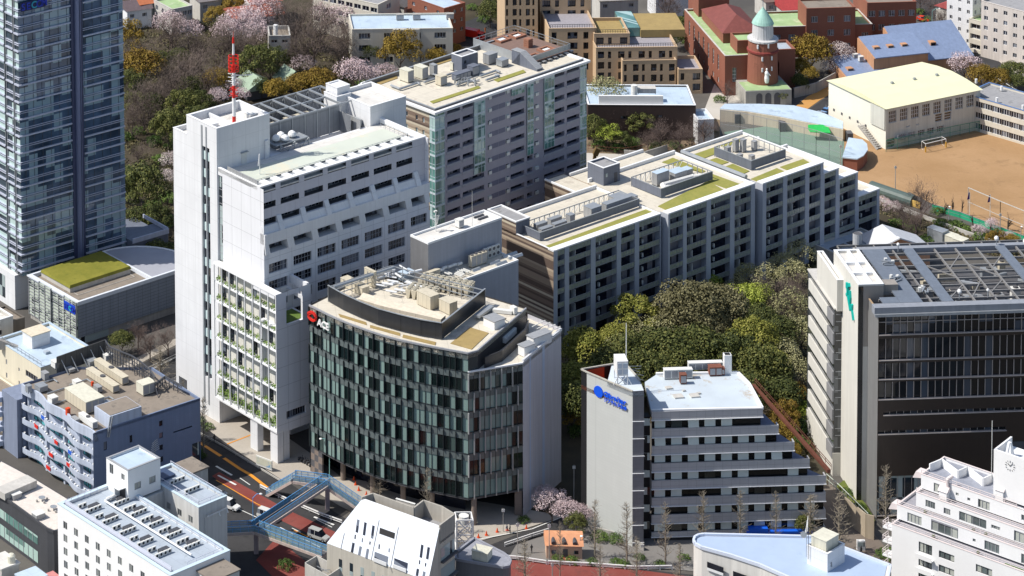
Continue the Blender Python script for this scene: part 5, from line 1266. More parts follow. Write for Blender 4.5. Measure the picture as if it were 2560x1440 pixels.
# ----
DB=Fr(2191,1297,2.5)
def build_dark():
 T=DB.thing('dark_grid_building','large dark building with grid windows, open steel roof and a white stair tower','building')
 U,V,zt=44,30.3,42.8
 br=mat('dark_brown_panel',(.048,.033,.025),.45,.12,.5,panel=(1.6,60,.02),joint=.7,streak=0)
 gr=mat('grey_metal_wall',(.27,.27,.27),.45,.1,.4,panel=(1.6,2.2,.03),joint=.8,metal=.15)
 rows=[(37.9,42.6),(33.1,37.2),(28.5,32.6),(21.9,28.0)]
 rows=[(37.8,42.6),(33.0,37.7),(28.4,32.9),(23.9,28.3),(21.9,23.8)]
 rows=[(38.0,42.5),(33.1,37.7),(28.4,32.8),(21.9,28.1)]
 f=MB();f.face([(0,0,0),(0,0,zt),(0,0,zt)])if False else None
 ops=[(.15,U,38.4,42.5),(.15,U,33.1,37.7),(.15,U,29.1,32.6),(.15,U,24.9,28.7),(1.2,U,21.6,22.5),(.15,26.5,17.6,18.5),(.15,13,.5,8.9)]
 sheet(f,front(0),0,U,0,zt,ops,.6);f.build('front_wall',br,T)
 pin=mat('mullion_taupe',(.46,.41,.38),.5,.08,1,streak=0)
 gl=isl_glass('black_glass',(.006,.007,.009),(.06,.075,.10),.74,.3)
 for k,(a,b,c,d)in enumerate(ops):
  g=MB();n=max(1,int((b-a)/1.42));nr=2 if k==0 else(1 if k<4 else 1)
  for i in range(n):
   for j in range(nr):x0=a+(b-a)*i/n;x1=a+(b-a)*(i+1)/n;y0=c+(d-c)*j/nr;y1=c+(d-c)*(j+1)/nr;g.face([(x0,.55,y0),(x1,.55,y0),(x1,.55,y1),(x0,.55,y1)])
  g.build('glass_band',M['gl_blind']if k==6 else gl,T)
  m=MB()
  for i in range(n+1):x=a+(b-a)*i/n;m.box(x-.045,x+.045,.2 if k<4 else .4,.5,c,d)
  m.box(a,b,-.12,.5,c-.02,c+.14);
  if k==0:m.box(a,b,.25,.5,c+2.6,c+2.72)
  if k==6:m.box(a,b,.3,.5,3.6,3.8)
  m.build('mullion_grid',pin,T)
 g=MB();g.face([(27,-.04,0),(U,-.04,0),(U,-.04,15.3),(27,-.04,15.3)]);g.build('grey_panel',M['dkgrey'],T)
 
 s=MB();s.face([(0,0,0),(0,6.5,0),(0,6.5,zt+.4),(0,0,zt+.4)]);s.face([(0,6.5,0),(0,V,0),(0,V,zt-2),(0,6.5,zt-2)]);s.build('side_wall',gr,T)
 s=MB();s.box(-.08,.25,-.1,6.5,zt+.4,zt+.55);s.build('side_coping',mat('tan_trim',(.45,.32,.2),.6,.1,1),T)
 
 zw=46.1;wt=[DB.L(x,y,zw)for x,y in((2146,712.5),(2215.5,710),(2145,622),(2073.7,623.4))]
 (a0,b0),(a1,b1),(a2,b2),(a3,b3)=wt;a3=a0;a2=a0+4.6
 sh=mat('cream_white_stone',(.72,.70,.64),.6,.06,.3,streak=.08,panel=(3,2.6,.02),joint=.93)
 vb=b0+17.5
 block(T,a0,a0+5.2,b0,vb,0,zw,sh,M['roof_white'],win=False,par=.5,cap=M['wcap'],pt=.5,wall='stair_tower_wall',roof='stair_tower_roof')
 m=MB();m.box(a0+.6,a0+5,b0+5.6,b0+6.4,zw-.45,zw+.1);m.box(a0+.6,a0+5,b0+10.8,b0+11.6,zw-.45,zw+.1);m.box(a0+2.6,a0+3.2,b0+.6,vb-.5,zw-.44,zw+.08);m.build('tower_roof_kerb',M['wcap'],T)
 m=MB();m.box(a0-.02,a0+1.0,b0-.06,b0-.003,0,zw-.3);m.build('dark_glass_strip',glass('strip_glass',(.02,.022,.025),None,0),T)
 m=MB();m.box(a0+2.9,a0+5.3,b0-.1,b0-.004,zw-4.6,zw-.4)if False else m.box(a0+1.05,a0+5.18,b0-.05,b0-.003,zw-13,zw-.3);m.build('tower_front_panel',mat('taupe_stone',(.36,.33,.30),.6,.08,.5,streak=.05),T)
 m=MB();m.box(a0+5.2,a0+8.4,b0+.6,b0+3.2,zt-2,zw-.4);m.build('tower_annex',mat('taupe_stone2',(.34,.31,.28),.6,.08,.5),T)
 
 lw_=DB.L(2043,630,zw-1.0)
 wu,wv=DB.L(2083,1190,0);zg=DB.SZ(2089,778,wu)[1]
 block(T,wu+.25,a0-.02,wv-.8,wv+14,zg,42.6,sh,M['roof_white'],win=False,par=.5,cap=M['wcap'],wall='stair_step_wall',roof='stair_step_roof')
 dg=glass('wing_glass',(.03,.035,.04),(.12,.13,.14),.3,cell=(2.2,1.2))
 v1=wv+20
 m=MB();m.box(wu,wu+2.6,wv,v1,5,zg);m.build('wing_glazing',dg,T)
 m=MB();m.box(wu-.1,wu+2.9,wv-.1,v1+.1,zg,zg+.3);m.build('wing_roof',M['concrete_lt'],T)
 m=MB();m.box(wu-.2,wu+2.6,wv-.1,v1,0,5);m.build('wing_base',sh,T)
 for k in range(8):
  z=zg-1.0-4.1*k
  if z<6:break
  m=MB();m.box(wu-.35,wu-.02,wv+4.2,v1-1.8,z-2.4,z);m.build('white_panel',sh,T)
  m=MB();m.box(wu-.35,wu-.02,wv+.0,wv+4.1,z-2.5,z);m.build('grey_panel',mat('grey_panel2',(.30,.30,.31),.5,.08,1),T)
  m=MB();m.box(wu+.3,wu+2.62,wv-.06,wv-.005,z-.1,z);m.box(wu+.3,wu+2.62,wv-.06,wv-.005,z-1.6,z-1.5);m.build('glazing_bar',M['fr_grey'],T)
 
 t=DB.thing('green_emblem','teal curled emblem high on the left face of the white stair tower','emblem');e=a0-.12;y0=b0+7.2;z0=zw-5.0;tl=mat('emblem_teal',(.0,.42,.36),.4,.03,1,streak=0)
 m=MB()
 for pts,r in(([(0,1.2),(.0,2.4)],.5),([(-1.6,2.7),(-.6,1.9),(-.9,.2),(-1.9,-1.2),(-2.6,-2.2)],.62),([(.1,-.4),(0,.1)],.45),([(-1.9,1.6),(-2.2,.2),(-2.0,-1.0),(-2.6,-2.4)],.5),([(-3.4,-.6),(-3.2,-1.8),(-3.9,-3.0),(-4.2,-3.6)],.42)):
  for p,q in zip(pts,pts[1:]):m.bar((e,y0+p[0]*1.1,z0+p[1]*1.0),(e,y0+q[0]*1.1,z0+q[1]*1.0),r*1.2,r*1.2)
 m.build('strokes',tl,t)
 
 z=44.4;b=MB();b.box(-.9,U,-.4,1.6,zt+.0,z);b.build('roof_gutter',mat('lead_grey',(.30,.32,.36),.5,.1,.5),T)
 b=MB();b.box(-.9,U,-.8,-.45,zt-.2,zt+.35);b.build('front_ledge',M['steel'],T)
 b=MB();b.box(4.2,U,V-2.2,V-.8,zt,z);b.build('rear_gutter',MATS['lead_grey'],T)
 b=MB();b.box(.3,U,.3,V,38,38.6);b.build('plant_deck',M['dkgrey'],T)
 ld=mat('blue_grey_deck',(.17,.20,.25),.6,.12,.5,panel=(2,2,.03),joint=.8)
 for(x0,x1)in((5.0,9.6),(13.6,15.9),(33.5,35.5)):
  b=MB();b.box(x0,x1,1.62,V-2.3,z-.3,z+.05);b.build('walkway_deck',ld,T)
 b=MB();b.box(1.5,4.95,1.62,4.4,z-.3,z+.03);b.build('walkway_deck',ld,T)
 st=mat('frame_taupe',(.30,.29,.28),.5,.15,1,metal=.2)
 b=MB()
 for y in lin(4,V-4,8):b.box(1.2,5.0,y-.14,y+.14,z-.7,z-.25);b.box(9.6,13.6,y-.14,y+.14,z-.7,z-.25);b.box(15.9,U,y-.14,y+.14,z-.8,z-.35)
 for x in(11.6,20.5,25,29.5,38,42):b.box(x-.15,x+.15,1.7,V-2.3,z-.65,z-.2)
 for x0,x1,y0_,y1_ in((16,20.5,4,10),(20.5,16,14,20),(25,29.5,6,12),(29.5,33.5,18,24),(36,42,4,12),(20.5,25,18,25),(25,20.5,12,4),(29.5,25,14,20)):b.bar((x0,y0_,z-.4),(x1,y1_,z-.4),.22)
 for x in lin(.5,U-1,12):b.box(x,x+.2,V-.8,V+.6,z-.5,z-.2)
 b.box(.5,U,V+.5,V+.75,z-.6,z-.1)
 b.build('roof_frame',st,T)
 pr=random.Random(11)
 for i in range(22):
  x=1.5+i*1.88;y=pr.uniform(2.5,25)
  du,dv=pr.uniform(1.2,4),pr.uniform(1,2.6);h=pr.uniform(1.2,3.4)
  t=thing('rooftop_unit',ORD[i]+' plant unit from the left under the open steel roof frame','rooftop unit',DB.W(x,y,38.6),DB.az,'plant units under the open steel roof frame')
  b=MB();b.box(0,du,0,dv,0,h);b.build('casing',pr.choice([M['beige_m'],M['grey_metal'],M['ac_white'],M['steel']]),t)
  b=MB();b.tube((du/2,dv/2,h),(du/2,dv/2,h+.3),min(du,dv)*.35,n=10);b.build('fan_ring',M['dkgrey'],t)
 for i in range(8):
  x=10+i*4;y=pr.uniform(3,24);t=thing('duct',ORD[i]+' silver duct from the left under the open steel roof frame','duct',DB.W(x,y,0),DB.az,'ducts under the open steel roof frame');b=MB();b.tube((0,0,42.2),(pr.uniform(2,5),pr.uniform(-2,2),42.2),.4,n=8);b.build('pipe',M['steel'],t)
 for i,(x,y)in enumerate(((8.2,20.5),(7.2,12.5),(11.2,6.5))):
  t=thing('roof_crane',('folded window-cleaning arm on the blue-grey deck, farthest back','folded window-cleaning arm in the middle of the blue-grey deck','folded window-cleaning arm near the front of the roof frame')[i],'roof machinery',DB.W(x,y,z+.06),DB.az+i*.7)
  b=MB();b.bar((-1.2,-.5,.3),(1.2,.4,.3),.3);b.bar((-1.2,.4,.5),(1.3,-.5,.5),.25);b.bar((-1,-.8,.2),(.9,-1,.2),.25);b.build('arm',M['steel'],t)
  b=MB();b.box(-.5,.1,.5,1.0,0,.9);b.box(.8,1.4,-.2,.3,0,.7);b.build('motor',M['ac_white'],t)
 c=DB.L(2185,642,45);t=DB.thing('roof_chimney','round pale grey chimney behind the white stair tower','chimney');b=MB();b.tube((9.0-3.8,V+1.5,30),(9.0-3.8,V+1.5,46.5),1.0,n=16,cap=False);b.build('shaft',mat('chimney_grey',(.48,.49,.51),.5,.08,1),t)
 b=MB();b.tube((5.2,V+1.5,46.0),(5.2,V+1.5,46.45),.85,n=16);b.build('flue_opening',M['dkgrey'],t)
 for i,(x,y,r_)in enumerate(((12.5,27.2,.35),(39.5,25.5,.9),(34,28.5,.5),(17.5,3.0,.45),(23.5,3.5,.3))):
  t=thing('roof_ball',('small round white cowl on the rear gutter of the steel roof','white dish on the right part of the steel roof','white globe lamp on a pole at the rear of the steel roof','white round cowl at the front of the steel roof','grey upright pipe at the front of the steel roof')[i],'vent',DB.W(x,y,z),DB.az)
  b=MB();b.tube((0,0,-.3),(0,0,1.0),.1);b.build('post',M['steel'],t);b=MB();b.lathe((0,0,1.0),[(.02,0),(r_*.8,.15*r_),(r_,r_*.9),(r_*.7,r_*1.6),(.02,r_*2)],10);b.build('cap',M['wpaint'],t)
build_dark()
# ----
def wins(fr,pts,plane,w_,h_,kind='side'):
 """openings centred on picture points"""
 out=[]
 for x,y in pts:
  a,z=(fr.SZ(x,y,plane)if kind=='side' else fr.FZ(x,y,plane));out.append((a-w_/2,a+w_/2,z-h_/2,z+h_/2))
 return out
HB=Fr(426,1440,38.2,20)
def build_hotel():
 T=HB.thing('white_hotel_block','white block with small square windows and rows of outdoor units on its pale blue roof','building')
 ww=mat('bright_white_wall',(.88,.88,.88),.6,.05,.3,streak=.02);cr=mat('cream_wall_lt',(.66,.66,.64),.7,.06,.3)
 z=20.0;gl=glass('small_window',(.10,.11,.11),(.34,.36,.34),.5,cell=(1.0,2.5),rough=.15)
 so=[]
 for i in range(14):
  v=32.2-i*3.42-(0)
  for k in range(6):
   zz=z-3.4-k*2.62
   if v>-2:so.append((v-.62,v+.62,zz-.75,zz+.75,2))
 block(T,0,14.2,0,34.6,0,z,ww,M['roof_bluegrey'],so=so[:72],gm=gl,fm=M['fr_grey'],par=.5,pt=.7,depth=.15,cap=mat('pale_blue_cap',(.56,.68,.76),.5,.05,1,streak=0),fw=.06)
 rl=MB()
 rail(rl,(1.2,1.2,z-.5),(1.2,33.6,z-.5),1.3,2.2,.06);rail(rl,(13.3,1.2,z-.5),(13.3,26,z-.5),1.0,2.2,.05);rail(rl,(1.2,33.8,z-.5),(9,33.8,z-.5),1.1,1.5,.05);rail(rl,(5,1.2,z-.5),(13.3,1.2,z-.5),1.0,2,.05)
 rl.face([(1.15,1.2,z-.1),(1.15,33.6,z-.1),(1.15,33.6,z+.7),(1.15,1.2,z+.7)]);rl.build('roof_railing',mat('lilac_rail',(.62,.64,.74),.4,.05,1,streak=0),T)
 
 def sub(name,u0,u1,v0,v1,z1,fo=(),so_=(),cap=None):block(T,u0,u1,v0,v1,z-.6,z1,ww,M['roof_blue'],fo=fo,so=so_,gm=gl,fm=M['fr_grey'],par=.35,pt=.3,depth=.15,nx=2,cap=cap or M['fr_grey'],wall=name,roof=name+'_roof')
 sub('stair_house',11.6,19.6,27.4,34.2,z+5.6,fo=[(13.2,14.8,z+1.2,z+2.6),(16.8,18.4,z+1.2,z+2.6)],so_=[(28.4,29.5,z+3.2,z+4.4),(32,33.2,z+3.0,z+5.0)])
 d=MB();d.box(11.4,11.58,28.2,29.8,z-.5,z+1.7);d.build('door',M['fr_dark'],T);d=MB();d.box(10.2,11.58,29.85,30.0,z-.5,z+1.9);d.box(9.9,11.6,28.1,30.2,z+1.9,z+2.05);d.build('door_screen',M['wpaint'],T)
 
 fo2=wins(HB,[(421,1258),(447,1265),(474,1282),(447,1295),(474,1312)],16.4+0,1.2,1.4,'front')
 so3=[(18.2,19.5,z-4.2,z-2.8,2),(21.6,22.9,z-4.2,z-2.8,2),(25,26.2,z-4.2,z-2.8,2),(18.2,19.5,z-7,z-5.6,2),(21.6,22.9,z-7,z-5.6,2),(18.2,19.5,z-9.8,z-8.4,2)]
 block(T,20.1,27.2,16.4,33.5,0,z-.2,cr,M['roof_bluegrey'],so=so3,gm=gl,fm=M['fr_grey'],par=.4,pt=.5,depth=.15,cap=mat('pale_blue_cap',None),wall='wing_wall',roof='wing_roof')
 b=MB();b.box(14.25,20.05,27,33.4,0,z-1.0);b.build('link_wall',cr,T)
 rl=MB();rail(rl,(20.8,17.2,z-.6),(20.8,33,z-.6),1.3,2,.05);rail(rl,(26.6,17.2,z-.6),(26.6,33,z-.6),1.3,2,.05);rail(rl,(20.8,17.2,z-.6),(26.6,17.2,z-.6),1.1,2,.05);rl.build('wing_railing',mat('lilac_rail',None),T)
 b=MB();b.box(21.6,25.2,16.3,16.38,z-8,z-2.6);b.box(21.6,25.2,16.3,16.38,z-13.6,z-8.4);each(b,'blank_sign_panel',cr,T)
 b=MB();b.bar((21.6,15.6,z-2.2),(26.6,15.6,z-2.0),.2);b.bar((22.2,15.6,z-2.2),(22.2,16.3,z-2.2),.12);b.bar((24.4,15.6,z-2.1),(24.4,15.2,z-2.8),.2);b.bar((26.4,15.6,z-2.1),(26.4,15.2,z-2.8),.2);b.build('lamp_bracket',M['ac_white'],T)
 b=MB();b.box(6.2,12.4,-4.8,-.02,0,z-1.2);b.build('front_bay',cr,T);b=MB();b.box(6.0,12.6,-5.0,-.03,z-1.19,z-.95);b.build('bay_roof',M['roof_brown'],T)
 b=MB();b.tube((7.6,3.2,z+.1),(7.6,29.6,z+.1),.2,n=8);b.tube((7.6,29.6,z+.1),(11.4,29.9,z+.1),.2,n=8);b.build('roof_pipe',M['wpaint'],T)
 
 proto=thing('air_conditioner','white outdoor unit in the slanted rows on the pale blue roof of the white block','air conditioner',group='outdoor units in rows on the pale blue roof')
 b=MB();b.box(-.42,.42,-.17,.17,.15,.85);b.box(-.4,.4,-.15,.15,.0,.15);b.build('case',M['ac_white'],proto);b=MB();b.tube((-.08,-.2,.5),(-.08,-.172,.5),.26,n=10);b.build('fan_grille',M['black'],proto)
 first=True;g2=0
 def put(u,v,lab=None):
  nonlocal first
  p=HB.W(u,v,z-.49)
  if first:proto.location=p;proto.rotation_euler=(0,0,HB.az);proto['label']=lab;first=False
  else:copy_tree(proto,p,HB.az,lab)
 for j in range(5):
  v=28.6-j*5.35
  for s in range(2):
   u=2.6+s*5.7+(0 if s==0 else .2);vv=v-(0 if s==0 else 1.2)
   ql=', %s cluster %s of the roof pipe'%(('farthest','second','middle','fourth','nearest')[j],('left','right')[s])
   for i in range(4):put(u+i*1.0,vv,ORD[i]+' white unit from the left, front row'+ql)
   for i in range(2 if s==0 else 3):put(u+i*1.05+.2,vv+2.5,ORD[i]+' white unit from the left, back row'+ql)
   t=HB.thing('pipe_cover','dark pipe hub between unit rows, %s, %s'%(('farthest from the viewer','second from the back','in the middle row','fourth from the back','nearest the viewer')[j],('left of the long roof pipe','right of the long roof pipe')[s]),'pipe hub')
   b=MB();b.box(u+1.5,u+3.6,vv+.7,vv+1.7,z-.5,z+.1);b.build('cover',M['steel_dk'],t);b=MB()
   for i in range(3):b.bar((u+1.7+i*.35,vv+.3,z-.3),(u+1.7+i*.35,vv+2.2,z-.3),.12)
   b.build('pipes',M['ac_white'],t)
 for i in range(4):put(22.2+i*.95,27.2,ORD[i]+' white unit from the left in the back row on the rear wing');put(22.2+i*.95,22.6,ORD[i]+' white unit from the left in the front row on the rear wing')
 t=HB.thing('roof_box','blue-edged open tank on the rear wing roof next to the stair house','tank');b=MB();b.box(21,25,29.5,33,z-.58,z-.1);b.build('tank',mat('navy_tank',(.05,.08,.16),.5,.1,1),t)
 t=HB.thing('concrete_hut','small grey concrete roof hut with a brown top beyond the rear wing','roof hut');b=MB();b.box(27.6,31.6,27.5,32.5,0,z-.2);b.build('wall',M['concrete_lt'],t);b=MB();b.box(27.4,31.8,27.3,32.7,z-.2,z+.1);b.build('roof',M['roof_brown'],t)
build_hotel()
BB=Fr(235,1275,34)
def build_blue():
 T=BB.thing('blue_apartment_block','slate blue tiled apartment block with wavy balconies and a cluttered roof','building')
 bl=mat('slate_blue_tile',(.21,.27,.41),.5,.15,.4,panel=(.5,.5,.03),joint=.82);bl2=mat('lilac_blue_wall',(.52,.58,.70),.6,.06,.5)
 z=16.3;U,V=26.9,27.6;fh=3.25
 f=MB();wo=[(2.6,3.4,z-4.4,z-2.6),(9.0,9.7,z-4.6,z-3)]+[(16.4,17.3,z-3.2-k*2.6,z-2.0-k*2.6)for k in range(4)]
 fo=[(20.0,26.2,z-5.6,z-5.3)]
 sheet(f,front(0),0,U-2.2,0,z,wo+fo,.2);f.face([(U-2.2,0,z-9),(U,0,z-9),(U,0,z),(U-2.2,0,z)])if False else f.face([(U-2.2,0,7),(U,0,7),(U,0,z),(U-2.2,0,z)])
 f.face([(U,0,0),(U,18,0),(U,18,z),(U,0,z)]);f.face([(U,18,0),(14,V,0),(14,V,z),(U,18,z)]);f.face([(14,V,0),(0,V,0),(0,V,z),(14,V,z)]);f.build('tiled_wall',bl,T)
 for o in wo:pane(T,front(0),o,.18,M['gl_dark'],M['fr_dark'],0,0,.05)
 m=MB();m.box(U-2.1,U-.3,.2,6,0,7);m.build('corner_glazing',M['gl_blind'],T)
 
 m=MB();m.face([(1.5,.4,0),(1.5,V,0),(1.5,V,z-1),(1.5,.4,z-1)]);m.build('recessed_wall',bl2,T)
 gt=glass('turquoise_window',(.03,.10,.13),(.10,.45,.50),.55,cell=(1.6,3.25))
 for k in range(5):
  zb=z-2.9-k*fh
  for a,b in((3.2,6.0),(9.5,12.0),(13.2,19.2),(20.8,25.2)):pane(T,side(.9),(a,b,zb-1.0 if k else zb-.6,zb+.95),.55,gt,M['fr_dark'],3,0,.06)
  m=MB();n=28;pts=[]
  for i in range(n+1):
   v=V*i/n;u=.15+.45*sin(v*.62+.6);pts.append((u,v))
  for(u0,v0),(u1,v1)in zip(pts,pts[1:]):
   zz=zb-2.35;m.hexa([(u0,v0,zz),(1.4,v0,zz),(1.4,v1,zz),(u1,v1,zz),(u0,v0,zz+.15),(1.4,v0,zz+.15),(1.4,v1,zz+.15),(u1,v1,zz+.15)],0)
   m.face([(u0,v0,zz+.1),(u1,v1,zz+.1),(u1,v1,zz+1.15),(u0,v0,zz+1.15)],0);m.face([(u0+.14,v0,zz+.1),(u1+.14,v1,zz+.1),(u1+.14,v1,zz+1.15),(u0+.14,v0,zz+1.15)],0);m.face([(u0,v0,zz+1.15),(u1,v1,zz+1.15),(u1+.14,v1,zz+1.15),(u0+.14,v0,zz+1.15)],0)
   if int(v0*2)%3:m.hexa([(u0+.25,v0+.2,zz+1.0),(u0+.55,v0+.2,zz+1.0),(u0+.55,v0+.6,zz+1.0),(u0+.25,v0+.6,zz+1.0),(u0+.25,v0+.2,zz+1.3),(u0+.55,v0+.2,zz+1.3),(u0+.55,v0+.6,zz+1.3),(u0+.25,v0+.6,zz+1.3)],1)
  m.build('wavy_balcony',[bl2,M['wpaint']],T)
 m=MB()
 for v in(.2,6.6,12.5,19.6,26.6):m.box(.95,1.5,v,v+.6,0,z-1)
 each(m,'pier',bl2,T)
 pr=random.Random(2);reds=[M['red'],mat('blue_cloth',(.02,.12,.6),.6,.05,1,streak=0)]
 for i,(k,v)in enumerate(((1,23),(1,14.5),(2,16),(2,10),(3,17.0),(0,19.5),(1,8.8),(4,13.5))):
  t=BB.thing('cloth',('red','blue')[i>4]+' cloth on the wavy balcony, '+('farthest left on the second floor from the top','under the blue cloth in the middle','on the third floor from the top','nearest the building corner','on the fourth floor from the top','on the top balcony','right part of the second balcony','on the lowest balcony')[i],'cloth')
  u=.15+.45*sin(v*.62+.6);zb=z-2.9-k*fh-2.35;b=MB();b.box(u-.12,u-.02,v-.8,v+.8,zb+.5,zb+1.25);b.build('cloth',reds[i>4],t)
 
 m=MB();n=28
 for i in range(n):
  a=V*i/n;b=V*(i+1)/n;ua=.1+.4*sin(a*.62+.6);ub=.1+.4*sin(b*.62+.6);m.hexa([(ua,a,z-1.9),(1.5,a,z-1.9),(1.5,b,z-1.9),(ub,b,z-1.9),(ua,a,z+.1),(ua+.4,a,z+.1),(ub+.4,b,z+.1),(ub,b,z+.1)])
 m.build('wavy_fascia',bl2,T)
 m=MB();m.prism([(.6,.3),(U-.3,.3),(U-.3,17.8),(14,V-.3),(.6,V-.3)],z-1.2,z-.5);m.build('roof',M['roof_brown'],T)
 m=MB();m.box(1,U,0,.3,z-.5,z+.15);m.box(U-.3,U,.31,17.8,z-.5,z+.1);m.build('parapet',bl,T)
 m=MB();m.box(4.3,12.2,.2,6.0,z-1,z+2.3);m.build('stair_block',bl2,T);m=MB();m.box(4.6,12,.5,5.7,z+2.31,z+2.4);m.build('stair_block_roof',M['roof_brown'],T)
 m=MB();m.bar((3.4,-.2,z-1.6),(4.2,-.2,z+2.5),.2);m.bar((3.8,-.2,z-1.8),(4.8,-.2,z+2.5),.2);m.build('drain_pipe',M['steel'],T)
 
 t=BB.thing('roof_screen','stained dark grey billboard-like screen wall behind the cluttered roof','screen wall');sc=mat('stained_dark_panel',(.10,.10,.10),.7,.5,.25,panel=(1.6,20,.06),joint=.4,stain=((.32,.31,.29),.3,.58))
 a=BB.L(140,928,z+.0);b=BB.L(262,846+44,z);m=MB();c=BB.L(262,850,z+3.2);d=BB.L(141,893,z+3.2);m.hexa([(d[0],d[1],z-.5),(c[0],c[1],z-.5),(c[0]+.2,c[1]+.2,z-.5),(d[0]+.2,d[1]+.2,z-.5),(d[0],d[1],z+3.2),(c[0],c[1],z+3.2),(c[0]+.2,c[1]+.2,z+3.2),(d[0]+.2,d[1]+.2,z+3.2)]);m.build('panel',sc,t)
 m=MB()
 for i in range(5):q=(d[0]+(c[0]-d[0])*(i+.5)/5,d[1]+(c[1]-d[1])*(i+.5)/5);m.bar((*q,z+2.2),(q[0]+.4,q[1]-2.2,z-.4),.14)
 each(m,'brace',M['steel'],t)
 t=BB.thing('roof_screen','curved dark steel lattice screen along the rounded roof edge','screen wall');m=MB();l=MB()
 px=[(262,850),(275,868),(300,878),(330,890),(355,907),(375,925),(388,944),(412,941),(455,965)]
 W_=[BB.L(x,y,z+3.0 if i<7 else z+1.6)for i,(x,y)in enumerate(px)]
 for i,(p,q)in enumerate(zip(W_,W_[1:])):
  h=3.0 if i<6 else 1.6
  for k in(.4,1.2,2.0,2.95):
   if k<=h:l.bar((*p,z+k),(*q,z+k),.12)
  for s in range(4):x=p[0]+(q[0]-p[0])*s/4;y=p[1]+(q[1]-p[1])*s/4;l.bar((x,y,z-.4),(x,y,z+h),.14)
  l.bar((*p,z+2.6 if h>2 else z+1),(p[0]-.6,p[1]-2.0,z-.4),.14);l.bar((*p,z+h),(*q,z+h),.3,.25)
 l.build('lattice',M['steel_dk'],t)
 def rb(px_,py_,du,dv,h,lb,m_='beige_m',**k):u,v=BB.L(px_,py_,z-.5);return machine(BB,u,v,z-.5,du,dv,h,lb,m_,**k)
 rb(215,1038,4.6,8.2,2.7,'large beige plant room box on the cluttered roof',top='cream_m');rb(358,992,3.2,2.6,2.4,'cream square tank near the curved lattice screen','cream_m',top='cream_m')
 rb(232,1075,1.2,5.4,1.5,'row of joined white fan units above the wavy fascia','ac_white',fans=1)
 rb(283,985,1.6,10.5,1.6,'long bank of beige units beside the tank, front row',fans=1);rb(306,965,1.6,11.0,1.7,'long bank of beige units beside the tank, back row',fans=1)
 pr=random.Random(21)
 pl=['by the stained screen, left end','in the left corner clutter, front','in the left corner clutter, back','under the screen braces','right of the screen braces','where the screens meet','at the wavy edge, left','at the wavy edge, middle','behind the plant room box','between the plant room and the beige bank','near the left roof corner','beside the stair block']
 for i,(x,y)in enumerate(((138,925),(100,985),(112,955),(175,935),(225,920),(265,905),(130,1015),(190,1060),(190,970),(245,985),(70,985),(262,1030))):
  rb(x,y,pr.uniform(.9,2.2),pr.uniform(.8,2.2),pr.uniform(.7,2.0),'grey roof unit '+pl[i],pr.choice(['grey_metal','ac_white','steel']))
 for i in range(6):
  a=BB.L(90+i*28,960+(i%3)*22,z);ducts(BB,[(a[0],a[1],z-.2),(a[0]+4.5,a[1]+.1,z-.2),(a[0]+4.5,a[1]-1.5,z-.2)],.16,'thin pipe run on the cluttered roof, '+('first','second','third','fourth','fifth','sixth')[i]+' from the left',n=6)
 for i,(x,y)in enumerate(((170,1038),(231,965))):
  p=BB.W(*BB.L(x,y,z-.5),z-.5);t=thing('red_box',('larger red cabinet near the wavy roof edge','small red cabinet behind the plant room box')[i],'cabinet',p,BB.az);b=MB();k=1-.4*i;b.box(-.4*k,.4*k,-.35*k,.35*k,.1,1.5*k);b.box(-.3*k,.3*k,-.25*k,.25*k,0,.1);b.box(-.45*k,.45*k,-.4*k,.4*k,1.5*k,1.56*k);b.build('cabinet',mat('red_cabinet',(.75,.08,.02),.5,.05,1),t)
 
 m=MB();m.box(-1.2,6.5,V+.3,V+6.5,0,z-3.4);m.build('side_wing',mat('lilac_blue_side',(.24,.28,.38),.6,.08,.5),T)
 for k in range(4):m=MB();m.tube((-1.4,V+7.6,z-6-k*fh),(-1.4,V+7.6,z-4.9-k*fh),1.5,n=14);m.build('round_balcony',bl2,T)
 t=BB.thing('tv_antenna','thin TV antenna mast rising in front of the blue wall','antenna');m=MB();q=(14.2,-1.6);m.tube((*q,0),(*q,11.5),.07);m.build('pole',M['steel'],t);m=MB()
 for k in range(6):m.bar((q[0]-1.4+.1*k,q[1]-.3,9.0+.42*k),(q[0]+1.4-.1*k,q[1]+.4,9.2+.42*k),.06)
 m.build('arms',M['ac_white'],t)
build_blue()
CBF=Fr(104,1060,36)
